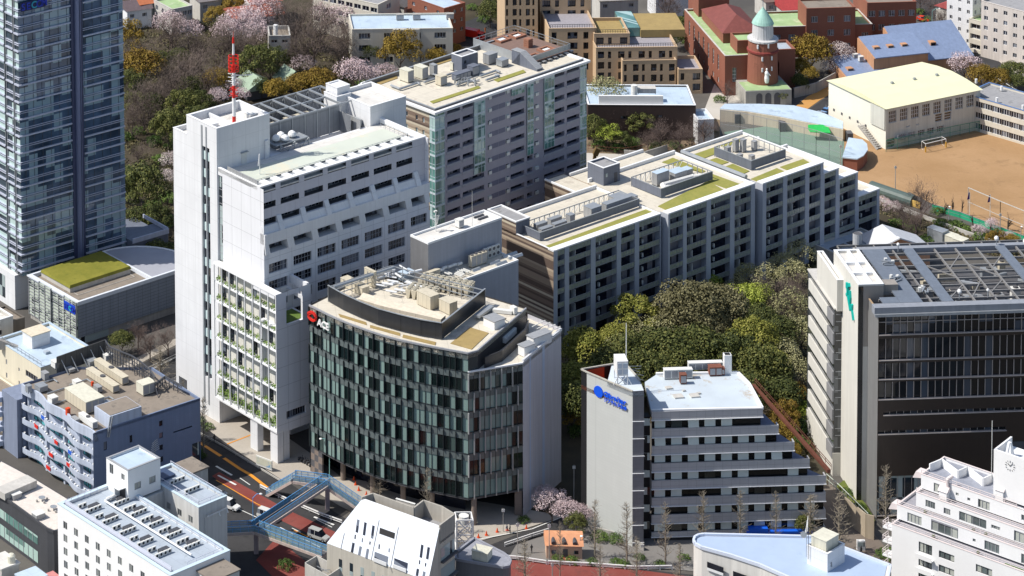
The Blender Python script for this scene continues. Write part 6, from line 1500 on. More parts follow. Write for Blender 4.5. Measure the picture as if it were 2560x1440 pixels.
def build_cream():
 T=CBF.thing('cream_building','low cream building with a bright pale blue roof and a white roof hut','building')
 z=12.75;cw=mat('cream_wall',(.76,.70,.55),.7,.06,.4,streak=.06)
 so=[(1.2,6.0,z-4.0,z-2.6),(8.3,8.9,z-4,z-3.2),(13.4,14,z-4.3,z-3.1),(1.2,3.6,z-7.2,z-5.8),(13.4,14,z-7.4,z-6.2),(8.3,8.9,z-7.2,z-6.2)]
 block(T,0,14.5,0,18.0,0,z,cw,M['roof_blue'],so=so,gm=M['gl_dark'],fm=M['fr_grey'],par=.45,pt=.5,cap=M['roof_blue'],depth=.2,nx=5)
 m=MB();rail(m,(.4,.4,z+.1),(.4,17.6,z+.1),1.0,1.5,.05);m.build('roof_railing',M['steel'],T)
 m=MB();m.box(4.2,9.0,9.6,13.4,z-.45,z+2.4);m.build('hut_wall',M['white_pl'],T);m=MB();m.box(4.0,9.2,9.4,13.6,z+2.4,z+2.6);m.build('hut_roof',mat('hut_cream',(.72,.64,.50),.7,.06,1),T)
 m=MB();m.box(5,6.2,5.4,6.4,z-.45,z+.1);m.build('roof_hatch',M['roof_bluegrey'],T)
 m=MB();m.hexa([(-1.4,15,z-1),(2.5,12,z-1),(3.2,13,z-1),(-.8,16,z-1),(-1.4,15,z+1.4),(2.5,12,z-.6),(3.2,13,z-.6),(-.8,16,z+1.4)]);m.build('roof_stair',M['concrete'],T)
 T2=CBF.thing('grey_house','small grey-white house with a flat roof and dark window left of the podium','building')
 block(T2,-1,7.0,21.5,27,0,15,M['concrete_lt'],M['roof_white'],so=[(23,24,11.5,12.8)],fo=[(3,4,11.5,12.6)],gm=M['gl_dark'],fm=M['fr_dark'],par=.8,cap=M['wcap'])
 block(T2,7.1,10.5,22,30,0,13.5,mat('brown_conc',(.16,.14,.12),.8,.3,.5),M['roof_brown'],par=.3,win=False,wall='annex_wall',roof='annex_roof')
 T3=CBF.thing('brown_terrace_building','low building with a flat brown terrace roof below the cream building','building')
 block(T3,-9,-.6,-4,16,0,5.0,mat('tan_wall',(.5,.42,.33),.7,.1,.5),M['roof_brown'],par=.4,cap=mat('cream_wall',None),win=False)
 machine(CBF,-3.2,2.2,4.6,1.6,1.8,1.5,'white ventilation box on the flat brown terrace roof','ac_white')
build_cream()
def build_terrace_block():
 z=9.0;P=[at(x,y,z)for x,y in((-60,1210),(0,1240),(60,1283),(118,1326),(135,1333),(146,1330),(150,1322),(172,1248),(90,1198),(0,1150))]
 T=thing('dark_terrace_building','dark grey building with a bright tiled roof terrace and a rounded corner','building',P[4].xy.to_3d(),0);O=P[4].xy
 L2=[(p.x-O.x,p.y-O.y)for p in P]
 dk=mat('dark_slate_tile',(.075,.078,.088),.5,.15,.5,panel=(.6,.3,.02,.5),joint=.75)
 m=MB();m.prism(L2,0,z);m.build('wall',dk,T)
 ins=[(x*.985-.0,y*.985)for x,y in L2];cx=sum(p[0]for p in L2)/10;cy=sum(p[1]for p in L2)/10
 ins=[(cx+(x-cx)*.96,cy+(y-cy)*.96)for x,y in L2];m=MB();m.prism(ins,z+.002,z+.06);m.build('terrace_floor',mat('terrace_tile',(.74,.68,.62),.8,.06,.4,panel=(.9,.9,.03),joint=.85),T)
 m=MB()
 for a,b in zip(L2[:8],L2[1:8]):m.bar((*a,z+.25),(*b,z+.25),.35,.6)
 m.build('parapet',dk,T)
 a,b=L2[1],L2[3];fm,Lb=edge(a,b)
 for k,(z0,z1,n)in enumerate(((z-4.4,z-2.6,9),(z-8.2,z-5.8,9))):
  m=MB();m.face([fm(-2,z0,-.05),fm(Lb*.8,z0,-.05),fm(Lb*.8,z1,-.05),fm(-2,z1,-.05)],0)
  for i in range(n):x=-2+(Lb*.8+2)*i/n;m.hexa([fm(x,z0,-.12),fm(x+.12,z0,-.12),fm(x+.12,z0,-.055),fm(x,z0,-.055),fm(x,z1,-.12),fm(x+.12,z1,-.12),fm(x+.12,z1,-.055),fm(x,z1,-.055)],1)
  m.build('window_band',[glass('mint_glass',(.10,.20,.18),(.45,.62,.56),.6,cell=(1.6,2)),M['fr_grey']],T)
 m=MB();a,b=L2[4],L2[3]
 for i in range(3):
  for k in range(3):x=-1.9+i*.9;m.box(.5,.6,3+i*1.0,3.8+i*1.0,z-5.2+k*1.0,z-4.4+k*1.0)
 each(m,'glass_block',glass('mint_glass',None),T)
 for i,(x,y)in enumerate(((38,1245),(96,1295))):
  p=at(x,y,z);t=thing('roof_vent',('pale grey vent box at the left edge of the bright roof terrace','pale grey vent box at the front edge of the bright roof terrace')[i],'vent',p,radians(36));m=MB();m.box(-1,1,-.9,.9,0,1.1);m.build('box',M['grey_metal'],t);m=MB();m.box(-1.1,1.1,-1,1,1.1,1.2);m.build('lid',M['ac_white'],t)
 for i,(x,y)in enumerate(((105,1252),(134,1275))):
  p=at(x,y,z+.06);t=thing('table_set',('round grey table with stools at the back of the roof terrace','round grey table with chairs near the white block')[i],'table',p);m=MB();m.tube((0,0,.7),(0,0,.76),.7,n=12);m.tube((0,0,0),(0,0,.7),.08);m.build('table',M['steel'],t)
  for k in range(4):m=MB();a=k*pi/2+.4;m.tube((1.1*cos(a),1.1*sin(a),0),(1.1*cos(a),1.1*sin(a),.45),.2,n=8);m.build('stool',M['concrete'],t)
 p=at(70,1230,z);t=thing('wall_slab','long low grey wall with a dark roof strip behind the bright terrace','wall');q0,q1=at(0,1236,z+1),at(80,1202,z+1);m=MB();m.bar(q0,q1,3.2,1.4);m.build('wall',M['concrete_lt'],t)
 
 for i,(x,y,zz,sx,sy,m_,lb)in enumerate(((78,1436,5,4.5,4,'roof_blue','small pale blue roof at the bottom left edge'),(128,1446,4.5,3.4,4,'red','small red roof at the bottom edge by the white block'),(8,1400,6,4,5,'roof_white','white roof at the bottom left corner'))):
  p=at(x,y,zz);t=thing('small_house',lb,'building',(p.x,p.y,0),radians(36));m=MB();m.box(-sx/2,sx/2,-sy/2,sy/2,0,zz-.3);m.build('wall',M['concrete_lt'],t);m=MB();m.box(-sx/2-.2,sx/2+.2,-sy/2-.2,sy/2+.2,zz-.3,zz);m.build('roof',mat('pink_roof',(.62,.25,.24),.6,.05,1)if m_=='red' else M[m_],t)
 p=at(28,1386,7.5);t=thing('water_tank','round cream water tank at the bottom left corner','tank',p);m=MB();m.lathe((0,0,-1.6),[(.8,0),(.8,1.4),(.5,1.7),(.05,1.8)],14);m.build('tank',M['cream_m'],t)
build_terrace_block()
# ----
def build_slant():
 z1,z2=20.0,12.0;A=at(903.4,1250,z1);B=at(1098.6,1320.4,z1);Cc=at(817,1357.6,z2);D=at(1078.7,1440,z2)
 O=Vector((Cc.x,Cc.y,0));T=thing('slanted_white_building','pale building with a big sloping white face pierced by narrow slits','building',O)
 l=lambda p:(p.x-O.x,p.y-O.y);a,b,c,d=map(l,(A,B,Cc,D));d=(c[0]+(b[0]-a[0])*1.3,c[1]+(b[1]-a[1])*1.3)
 wt=mat('sloping_white_metal',(.72,.77,.84),.45,.04,.4,panel=(.9,60,.04),joint=.9,metal=.1,streak=.02);cw=mat('beige_wall',(.62,.58,.50),.7,.08,.4)
 sl=[]
 n=(Vector((*b,z1))-Vector((*a,z1))).cross(Vector((*c,z2))-Vector((*a,z1))).normalized()
 def on(px,py,off=0.0):
  dd=_f*F_PX+_R*(px-CX)+_D*(py-CY);p0=Vector((*a,z1))+O;t=(p0-Vector((0,0,CAMZ))).dot(n)/dd.dot(n);return Vector((0,0,CAMZ))+dd*t-O+nn*off
 nn=n if n.x<0 else-n
 m=MB();m.face([(*a,z1),(*b,z1),(*d,z2),(*c,z2)]);m.build('sloping_face',wt,T)
 m=MB();m.face([(*c,0),(*d,0),(*d,z2),(*c,z2)]);rt=l(at(1136,1292,z1));m.face([(*b,0),(*rt,0),(*rt,z1),(*b,z1)]);m.face([(*d,0),(*b,0),(*b,z1),(*d,z2)])
 back=[l(at(932.6,1230,z1+.8)),l(at(1035,1266,z1+.8)),l(at(1058.8,1247.3,z1+.8)),l(at(1105,1263,z1+.8))]
 m.face([(*a,0),(*back[0],0),(*back[0],z1),(*a,z1)]);m.face([(*a,0),(*c,0),(*c,z2),(*a,z1)]);m.build('wall',cw,T)
 m=MB();poly_=[a]+back+[rt,b];m.prism(poly_,z1-3.2,z1-2.6);m.build('roof',M['roof_grey'],T)
 m=MB()
 for p,q in zip(poly_,poly_[1:]):fm,Lb=edge(p,q);m.hexa([fm(0,z1-2.6,-.15),fm(Lb,z1-2.6,-.15),fm(Lb,z1-2.6,.15),fm(0,z1-2.6,.15),fm(0,z1+.6,-.15),fm(Lb,z1+.6,-.15),fm(Lb,z1+.6,.15),fm(0,z1+.6,.15)])
 m.build('roof_wall',mat('beige_grey_wall',(.46,.43,.38),.8,.1,.5),T)
 m=MB();m.hexa([(*a,z1-.1),(*b,z1-.1),(b[0]+.3,b[1]+.5,z1-.1),(a[0]+.3,a[1]+.5,z1-.1),(*a,z1+.15),(*b,z1+.15),(b[0]+.3,b[1]+.5,z1+.15),(a[0]+.3,a[1]+.5,z1+.15)]);m.build('ridge_trim',M['wcap'],T)
 dkw=MB()
 q4=[((885,1298),(898,1298),(893,1331),(884,1331))]
 def quad(x0,y0,x1,y1,h,w,name='slit_window',mt=None):
  p=[on(x0,y0,.04),on(x0+w,y0+w*.36,.04),on(x1+w,y1+w*.36,.04),on(x1,y1,.04)];k=MB();k.face(p);k.build(name,mt or M['gl_dark'],T)
 for x,y,L_ in((893,1298,32),(911,1305,32),(931,1313,32),(881,1356,24),(899,1365,22),(917,1371,24),(1053,1361,32),(1069,1367,30),(1042,1421,26),(1058,1428,26)):quad(x,y,x-4,y+L_,L_,6)
 for x,y,L_ in((887,1336,11),(905,1345,10),(924,1353,8),(1048,1400,10),(1063,1407,9),(947,1360,12),(972,1370,10)):quad(x,y,x-1,y+L_,L_,3)
 quad(950,1319,948,1334,0,38,'long_window',M['black'])
 for x0,y0,x1,y1 in((948,1300,928,1400),(996,1318,975,1425),(861,1333,852,1372)):k=MB();k.bar(on(x0,y0,.06),on(x1,y1,.06),.1);k.build('downpipe',M['fr_grey'],T)
 for x,y in((937,1379),(986,1395)):
  k=MB();p=[on(x,y,.05),on(x+34,y+13,.05),on(x+31,y+36,.05),on(x-2,y+22,.05)];k.face(p);k.build('balcony_opening',M['gl_dark'],T)
  k=MB();k.bar(on(x-2,y+20,.3),on(x+31,y+33,.3),.12,.7);k.build('balcony_rail',M['wcap'],T)
 fm,Lb=edge(c,d)
 for i in range(7):k=MB();x=2.8+i*2.5;k.hexa([fm(x,z2-4.6,-.03),fm(x+.75,z2-4.6,-.03),fm(x+.75,z2-4.6,.05),fm(x,z2-4.6,.05),fm(x,z2-2.2,-.03),fm(x+.75,z2-2.2,-.03),fm(x+.75,z2-2.2,.05),fm(x,z2-2.2,.05)]);k.build('window',M['gl_blind'],T)
 for z0 in(z1-7,z1-11,z1-15):
  fm,Lb=edge(b,rt);k=MB();k.hexa([fm(.4,z0,-.6),fm(Lb+.5,z0,-.6),fm(Lb+.5,z0,.1),fm(.4,z0,.1),fm(.4,z0+.3,-.6),fm(Lb+.5,z0+.3,-.6),fm(Lb+.5,z0+.3,.1),fm(.4,z0+.3,.1)]);k.build('side_balcony',M['dkgrey'],T)
  k=MB();k.face([fm(.4,z0+.35,-.04),fm(Lb,z0+.35,-.04),fm(Lb,z0+2.8,-.04),fm(.4,z0+2.8,-.04)]);k.build('side_window',M['gl_blind'],T)
 for i,(x,y,du,dv,h,lb)in enumerate(((1035,1283,2.2,1.6,1.1,'pale blue unit on the roof behind the sloping face'),(990,1275,4,.3,2.2,'thin roof partition wall behind the sloping face'),(960,1262,2.2,1.4,.5,'flat white skylight on the roof behind the sloping face'))):
  p=at(x,y,z1-2.6);t=thing('rooftop_unit',lb,'rooftop unit',p,radians(-33));k=MB();k.box(0,du,0,dv,0,h);k.build('body',M['roof_blue']if i==0 else M['concrete_lt'],t);k=MB();k.box(-.08,du+.08,-.08,dv+.08,h,h+.08);k.build('lid',M['ac_white'],t)
 t=thing('drying_rack','white slatted racks stacked on the roof by the beige roof wall','rack');p=at(1090,1285,z1-2.4);k=MB()
 for i in range(7):k.bar(p+Vector((-2.2,-.2+i*.45,.5)),p+Vector((2,-2.0+i*.45,.5)),.08)
 k.bar(p+Vector((-2.2,-.2,.5)),p+Vector((-2.2,2.5,.5)),.1);k.bar(p+Vector((2.0,-2,.5)),p+Vector((2,.7,.5)),.1);k.build('slats',M['ac_white'],t)
 t=thing('steel_tower','white lattice steel stack between the sloping-faced building and the glass office','steel tower');k=MB();p=at(1160,1400,0);W3=3.2
 cs=[p+Vector((sx*W3/2,sy*W3/2,0))for sx,sy in((-1,-1),(1,-1),(1,1),(-1,1))];up=lambda q,h:q+Vector((0,0,h))
 for i in range(4):
  q,r=cs[i],cs[(i+1)%4];k.bar(q,up(q,9),.3)
  for h in range(0,9,3):k.bar(up(q,h),up(r,h+3),.16);k.bar(up(r,h),up(q,h+3),.16);k.bar(up(q,h+3),up(r,h+3),.2)
 k.build('lattice',M['wpaint'],t);k=MB();k.tube(up(p,7.6),up(p,9.2),1.0,n=14);k.build('drum',M['ac_white'],t)
 
 z=9.0;pts=[at(x,y,z)for x,y in((1138,1385),(1186,1348),(1258,1385),(1272,1395),(1277,1405),(1272,1417),(1258,1420),(1140,1400))]
 O2=Vector((pts[0].x,pts[0].y,0));t=thing('grey_prow_building','small grey building with a rounded end and a cream roof box','building',O2);l2=[(p_.x-O2.x,p_.y-O2.y)for p_ in pts]
 k=MB();k.prism(l2,0,z);k.build('wall',mat('mid_grey_wall',(.20,.20,.21),.6,.08,.5),t);k=MB()
 for p_,q_ in zip(l2,l2[1:]+l2[:1]):k.bar((*p_,z+.15),(*q_,z+.15),.4,.5)
 k.build('parapet',mat('lilac_grey',(.34,.35,.40),.6,.08,.5),t)
 k=MB();k.prism([(x*.93+.6,y*.93-.1)for x,y in l2],z+.002,z+.08);k.build('roof',mat('lilac_grey',None),t)
 p=at(1205,1398,z);t=thing('roof_box','cream ribbed roof box on the small grey building','rooftop unit',p,radians(-28));k=MB();k.box(-1.6,1.6,-1.3,1.3,.3,2.0);k.box(-1.4,1.4,-1.1,1.1,0,.3);k.build('casing',M['cream_m'],t);k=MB();k.box(-1.7,1.7,-1.4,1.4,2.0,2.1);k.build('lid',M['cream_m'],t)
 t=thing('concrete_tower','unroofed concrete stair tower beside the sloping-faced building','tower');q=[at(x,y,8)for x,y in((762,1408),(792,1390),(850,1420),(820,1440))];k=MB()
 for a1,b1 in zip(q,q[1:]+q[:1]):d1=(b1-a1);k.hexa([(a1.x,a1.y,0),(b1.x,b1.y,0),(b1.x*.995+q[2].x*.005,b1.y+.25,0),(a1.x,a1.y+.25,0),(a1.x,a1.y,8),(b1.x,b1.y,8),(b1.x,b1.y+.25,8),(a1.x,a1.y+.25,8)])
 k.build('wall',M['concrete_lt'],t);k=MB();c0=sum((v for v in q),Vector())/4;k.bar(c0+Vector((-1.5,0,-1)),c0+Vector((1.5,.4,-1)),.1);k.bar(c0+Vector((-1,1,-.6)),c0+Vector((1.2,-1,-.8)),.1);k.build('scaffold',M['steel'],t)
build_slant()
# ----
def build_curved_roof():
 z=16.0;px=[(1738,1357),(1734,1349),(1737,1341),(1746,1336),(1760,1334),(2035,1340),(2100,1364),(2226,1412),(2215,1470),(1990,1450),(1900,1410),(1827,1386),(1754,1366)]
 P=[at(x,y,z)for x,y in px];O=Vector((P[0].x,P[0].y,0));T=thing('rounded_white_building','white building with a rounded nose and a smooth pale blue roof','building',O);l=[(p.x-O.x,p.y-O.y)for p in P]
 ww=mat('warm_white',(.76,.74,.70),.6,.05,.4);m=MB();m.prism(l,0,z-.4);m.build('wall',ww,T)
 cx,cy=sum(p[0]for p in l)/len(l),sum(p[1]for p in l)/len(l);m=MB();m.prism([(cx+(x-cx)*.975,cy+(y-cy)*.94)for x,y in l],z-.38,z-.3);m.build('roof',mat('smooth_blue_roof',(.42,.52,.68),.45,.08,.25,streak=0,stain=((.36,.46,.60),.4,.6)),T)
 m=MB()
 for a,b in zip(l,l[1:]+l[:1]):m.bar((*a,z-.2),(*b,z-.2),.45,.6)
 m.build('parapet',mat('lilac_white_cap',(.62,.68,.80),.5,.04,1,streak=0),T)
 a,b=l[9],l[12]
 fm,Lb=edge(l[12],l[9])
 for k in range(3):
  for i,(s,w_)in enumerate(((1.2,3.4),(6.6,3.2),(11.5,6.4),(20.0,3.0))):m=MB();z0=z-4.2-k*3.2-.0*i;m.hexa([fm(s,z0,-.05),fm(s+w_,z0,-.05),fm(s+w_,z0,.05),fm(s,z0,.05),fm(s,z0+1.6,-.05),fm(s+w_,z0+1.6,-.05),fm(s+w_,z0+1.6,.05),fm(s,z0+1.6,.05)],0);m.hexa([fm(s,z0,-.1),fm(s+w_,z0,-.1),fm(s+w_,z0,-.052),fm(s,z0,-.052),fm(s,z0+.5,-.1),fm(s+w_,z0+.5,-.1),fm(s+w_,z0+.5,-.052),fm(s,z0+.5,-.052)],1);m.build('window',[M['gl_dark'],M['fr_white']],T)
  m=MB()
  for p,q in((l[12],l[0]),(l[0],l[1]),(l[1],l[2])):f2,L2=edge(q,p);m.face([f2(0,z-4.2-k*3.2,.06),f2(L2,z-4.2-k*3.2,.06),f2(L2,z-2.4-k*3.2,.06),f2(0,z-2.4-k*3.2,.06)])
  m.build('curved_window',M['gl_blind'],T)
 Fq=Fr(2069,1386,42,z+3.2);t=Fq.thing('tank_tower','white box tower with an open top holding a cream water tank','tower');zt=z+3.2
 u1,v1=Fq.L(2100,1355,zt)[0],Fq.L(2013,1366.5,zt)[1]
 block(t,0,u1,0,v1,z-.4,zt,M['white_pl'],M['black'],fo=[(1.0,1.5,zt-2.9,zt-1.9)],gm=M['gl_dark'],fm=M['fr_dark'],par=1.2,pt=.25,cap=M['wcap'],nx=0)
 t=Fq.thing('water_tank','cream ribbed water tank standing in the white box tower','tank');m=MB();m.box(.55,u1-1.0,.7,v1-.5,zt-1.0,zt+1.9);m.box(.8,u1-1.3,1.0,v1-.8,zt-1.2,zt-1.0);m.build('tank',M['cream_m'],t);m=MB();m.box(.45,u1-.9,.6,v1-.4,zt+1.9,zt+2.05);m.build('lid',M['cream_m'],t)
 t=Fq.thing('tv_antenna','cluster of TV antennas and a small dish behind the cream water tank','antenna');m=MB();m.tube((1.5,v1+1.2,z),(1.5,v1+1.2,z+7),.06);m.build('pole',M['steel'],t);m=MB()
 for k in range(8):m.bar((.2,v1+1-.1*k,z+4+.4*k),(3.4,v1+2.2,z+4.2+.38*k),.07)
 m.build('arms',M['ac_white'],t);m=MB();m.tube((-.3,v1+.6,zt+2.0),(-.45,v1+.5,zt+2.05),.55,n=14);m.build('dish',M['steel'],t)
 t=Fq.thing('whip_antenna','thin dark rod rising left of the cream water tank','antenna');m=MB();m.tube((-.3,v1*.9,zt-2.4),(-.3,v1*.9,zt+3.2),.06);m.build('rod',M['fr_dark'],t)
build_curved_roof()
LR=Fr(2233,1311,47,12)
def build_terraces():
 T=LR.thing('terraced_apartments','bright white terraced apartments with pink-edged balconies stepping back under a clock tower','building')
 ww=mat('bright_white_wall',None);pk=mat('pale_pink',(.76,.68,.67),.6,.05,.5,streak=.03);gl=glass('curtain_glass',(.10,.12,.12),(.48,.50,.45),.5,cell=(1.3,2.8),rough=.12)
 R0=-34
 lv=[(0.0,12.0,.3,R0),(2.6,14.8,.6,R0),(4.5,17.6,-2.4,R0),(6.6,20.4,-2.3,R0)]
 so=[]
 for k in range(4):
  zz=10.0-k*2.8-1.3;so+=[(-8.2,-5.4,zz-.2,zz+1.8,3),(-12.8,-9.6,zz+.1,zz+1.5,3),(-20.5,-17.2,zz,zz+1.5,3),(-24.6,-23.6,zz+.4,zz+1.2,1),(-30.5,-27,zz,zz+1.6,3)]
 block(T,0,16,R0,.3,0,12.0,ww,mat('terrace_lilac',(.34,.34,.38),.7,.1,.4),so=so,gm=gl,fm=M['fr_dark'],par=.5,pt=.2,depth=.25,cap=pk,fw=.06)
 o2=[(-4.6,-1.6,12.2,14.0),(-12.2,-6.6,12.2,14.4),(-20.6,-17.6,12.2,14.0),(-15.8,-15.2,12.9,13.5,0),(-28,-25,12.1,14),(-33.6,-30.5,12.1,14)]
 block(T,2.6,16,R0,.6,12.01,14.8,ww,mat('terrace_lilac',None),so=o2,gm=gl,fm=M['fr_grey'],par=.4,pt=.2,depth=.2,cap=pk,wall='third_tier_wall',roof='third_tier_roof',nx=4,fw=.06)
 o3=[(-6.4,-4.4,15.4,16.8),(-9.6,-8.2,15.3,16.5),(-17.0,-11.4,15.1,16.9),(-19.8,-18.0,15.8,16.5),(-26.6,-22.6,14.9,17),(-31,-28.5,15,17)]
 block(T,4.5,16,R0,-2.4,14.81,17.6,ww,mat('terrace_lilac',None),so=o3,gm=gl,fm=M['fr_grey'],par=.4,pt=.2,depth=.2,cap=pk,wall='second_tier_wall',roof='second_tier_roof',nx=4,fw=.06)
 o4=[(-7.6,-5.0,17.8,19.6),(-10.2,-9.6,18.6,19.2,0),(-12.6,-12.0,18.4,19,0),(-16.6,-14.2,17.8,19.5),(-25.5,-23,18.3,19.4)]
 block(T,6.6,16,R0,-2.3,17.61,20.4,ww,mat('roof_lilac_grey',(.30,.32,.38),.6,.08,.4),so=o4,gm=gl,fm=M['fr_grey'],par=.5,pt=.2,depth=.2,cap=pk,wall='top_tier_wall',roof='top_tier_roof',nx=3,fw=.06)
 
 zb=MB();pts=[(9.5,-2.6),(13,-3.4),(10.6,-8),(13.4,-8.6),(11,-13),(13.8,-13.6),(11.5,-18)]
 for a,b in zip(pts,pts[1:]):zb.bar((*a,20.7),(*b,20.7),.25,1.6)
 zb.build('zigzag_parapet',ww,T)
 for u,z,va,vb in((0,12.1,.3,R0),(2.6,14.9,.6,R0),(4.5,17.7,-2.4,R0),(6.6,20.5,-2.3,-22)):
  r=MB();rail(r,(u+.1,va,z),(u+.1,vb,z),.75,2.4,.06,mid=True);r.box(u+.03,u+.07,vb,va,z,z+.1);r.build('terrace_railing',pk,T)
 
 for i,(u,v,z)in enumerate(((5.2,-8.4,17.6),(7.6,-18.8,20.4),(6.0,-26.5,20.2))):
  t=LR.thing('vent_shaft',('white shaft with a pink cap on the second terrace, left','white shaft with a pink cap at the foot of the clock tower','white shaft with a pink cap right of the clock tower foot')[i],'vent shaft');b=MB();b.box(u,u+1.6,v,v+1.6,z-.5,z+1.6);b.build('shaft',ww,t);b=MB();b.hexa([(u-.2,v-.2,z+1.6),(u+1.8,v-.2,z+1.6),(u+1.8,v+1.8,z+1.6),(u-.2,v+1.8,z+1.6),(u+.6,v-.2,z+2.3),(u+1.0,v-.2,z+2.3),(u+1.0,v+1.8,z+2.3),(u+.6,v+1.8,z+2.3)]);b.build('cap',pk,t)
 t=LR.thing('flue_pipe','bent pink flue pipe rising beside the top terrace','flue');b=MB();b.tube((6.3,-8.0,17.8),(6.3,-8.0,21.4),.35,n=8);b.tube((6.3,-8.0,21.4),(7.2,-8.6,21.9),.35,n=8);b.build('pipe',pk,t)
 
 for k in range(4):
  b=MB();b.box(.3,2.6,.35,2.4,2+k*2.8,2.3+k*2.8);b.build('end_balcony',ww,T)
  b=MB();rail(b,(.3,2.4,2.3+k*2.8),(2.6,2.4,2.3+k*2.8),1,1,.06);rail(b,(.3,.4,2.3+k*2.8),(.3,2.4,2.3+k*2.8),1,1,.06);b.build('end_balcony_rail',pk,T)
 for k,(u,v,z)in enumerate(((2.9,.7,13.6),(7.0,-2.2,19.4))):b=MB();b.hexa([(u,v,z),(u+2,v,z),(u+2,v+1.9,z-.5),(u,v+1.9,z-.5),(u,v,z+1.0),(u+2,v,z+1.0),(u+2,v+1.2,z+1.0),(u,v+1.2,z+1.0)]);b.build('pink_eave',pk,T)
 for k in range(3):b=MB();b.box(-1.0,-.02,-8.6,-5.2,7.6-k*2.8,7.75-k*2.8);b.box(-1.0,-.92,-8.6,-5.2,7.75-k*2.8,8.5-k*2.8);b.build('balcony',ww,T)
 
 c=MB();z0,z1=20.42,29.6;cu,cv=8.0,-16.6
 c.box(cu,15,R0,cv,z0,z1-1.8);c.box(cu,cu+.35,R0,cv,z1-1.79,z1);c.box(cu+.36,15,cv-.35,cv,z1-1.79,z1);c.build('clock_tower',ww,T)
 c=MB();c.hexa([(cu+2,cv-2.6,z1-1.8),(cu+3.5,cv-2.6,z1-1.8),(cu+3.5,cv-1.2,z1-1.8),(cu+2,cv-1.2,z1-1.8),(cu+2.4,cv-2.2,z1+1.0),(cu+3.0,cv-2.2,z1+1.0),(cu+3.0,cv-1.6,z1+1.0),(cu+2.4,cv-1.6,z1+1.0)]);c.build('roof_fin',ww,T)
 cl=MB();v,z=LR.SZ(2525,1165,cu-.05);bk=M['black']
 for i in range(12):a=2*pi*i/12;r0=.78 if i%3 else .66;cl.bar((cu-.05,v+r0*cos(a),z+r0*sin(a)),(cu-.05,v+1.02*cos(a),z+1.02*sin(a)),.07)
 cl.bar((cu-.08,v,z),(cu-.08,v+.45,z+.38),.09);cl.bar((cu-.08,v,z),(cu-.08,v-.5,z+.6),.07);cl.build('clock_face',bk,T)
 t=LR.thing('whip_antenna','thin white rod at the left corner of the clock tower','antenna');b=MB();b.tube((cu-.2,cv+.3,24),(cu-.2,cv+.3,z1+5.6),.07);b.build('rod',M['ac_white'],t)
 
 rnd=random.Random(9)
 b=MB();b.box(.4,1.3,-32,-22.5,11.62,11.75);b.build('terrace_lawn',mat('artificial_lawn',(.06,.14,.02),.9,.1,3),T)
 for i,(u,v,z,s)in enumerate(((3.3,-15,14.5,.5),(3.3,-17.5,14.5,.45),(3.4,-28.6,14.5,.8),(3.4,-30.2,14.5,.9),(3.4,-31.9,14.5,1.0),(.9,-17.2,11.7,.5),(.9,-8,11.7,.5),(3.3,-5,14.5,.5))):
  t=thing('potted_plant',('small potted shrub on the third terrace behind the rail, ','shrub in a pot on the white terraces, ')[i>4]+('left','beside the left one','right group, smallest','right group, middle','right group, largest','lowest terrace near the long window','lowest terrace at the left','third terrace at the left end')[i],'plant',LR.W(u,v,z),0);b=MB();b.tube((0,0,0),(0,0,.3),.2,.25,n=8);b.build('pot',M['rust'],t);leaf_blob(60,s*.7,s*.7,s,.12,rnd,(0,0,.3)).build('leaves',M['shrub'],t)
build_terraces()
# ----
def bld(name,label,c,r,l,z,az,wm,rm,nf=0,ns=0,rows=0,fh=3.0,wh=1.4,ww=1.4,par=.5,cap=None,gm=None,U=None,V=None,z0=0,top=1.2,dep=.25,nx=2):
 f=Fr(c[0],c[1],az,z);T=f.thing(name,label,'building');u=U or f.L(r[0],r[1],z)[0];v=V or f.L(l[0],l[1],z)[1];fo=[];so=[]
 for k in range(rows):
  t=z-top-k*fh
  if t-wh<.3:break
  for i in range(nf):x=u*(i+.5)/nf;fo.append((x-ww/2,x+ww/2,t-wh,t))
  for i in range(ns):x=v*(i+.5)/ns;so.append((x-ww/2,x+ww/2,t-wh,t))
 block(T,0,u,0,v,z0,z,wm,rm,fo=fo[:60],so=so[:60],gm=gm or M['gl_dark'],fm=M['fr_white'],par=par,pt=.3,cap=cap,depth=dep,nx=nx,fw=.07);return f,T
def gable(T,f,u0,u1,v0,v1,z,h,m,along='u',over=.5):
 b=MB();u0-=over;u1+=over;v0-=over;v1+=over
 if along=='u':vm=(v0+v1)/2;A=[(u0,v0,z),(u1,v0,z),(u1,vm,z+h),(u0,vm,z+h)];B=[(u0,vm,z+h),(u1,vm,z+h),(u1,v1,z),(u0,v1,z)];E=[[(u0,v0,z),(u0,vm,z+h),(u0,v1,z)],[(u1,v0,z),(u1,v1,z),(u1,vm,z+h)]]
 else:um=(u0+u1)/2;A=[(u0,v0,z),(um,v0,z+h),(um,v1,z+h),(u0,v1,z)];B=[(um,v0,z+h),(u1,v0,z),(u1,v1,z),(um,v1,z+h)];E=[[(u0,v0,z),(u1,v0,z),(um,v0,z+h)],[(u0,v1,z),(um,v1,z+h),(u1,v1,z)]]
 for q in(A,B,*E):b.face(q)
 b.face([(u0,v0,z),(u0,v1,z),(u1,v1,z),(u1,v0,z)]);b.build('pitched_roof',m,T)
cream=mat('cream_block',(.68,.64,.55),.7,.08,.4,streak=.06);beige=mat('beige_brick',(.58,.42,.27),.75,.1,.4,panel=(.9,.45,.02,.5),joint=.85,streak=.04)
brick=mat('red_brick',(.30,.115,.075),.8,.16,.5,panel=(.7,.35,.02,.5),joint=.75,streak=.06);rg=M['roof_green'];lil=mat('terrace_floor_lilac',(.36,.34,.37),.8,.1,.4)
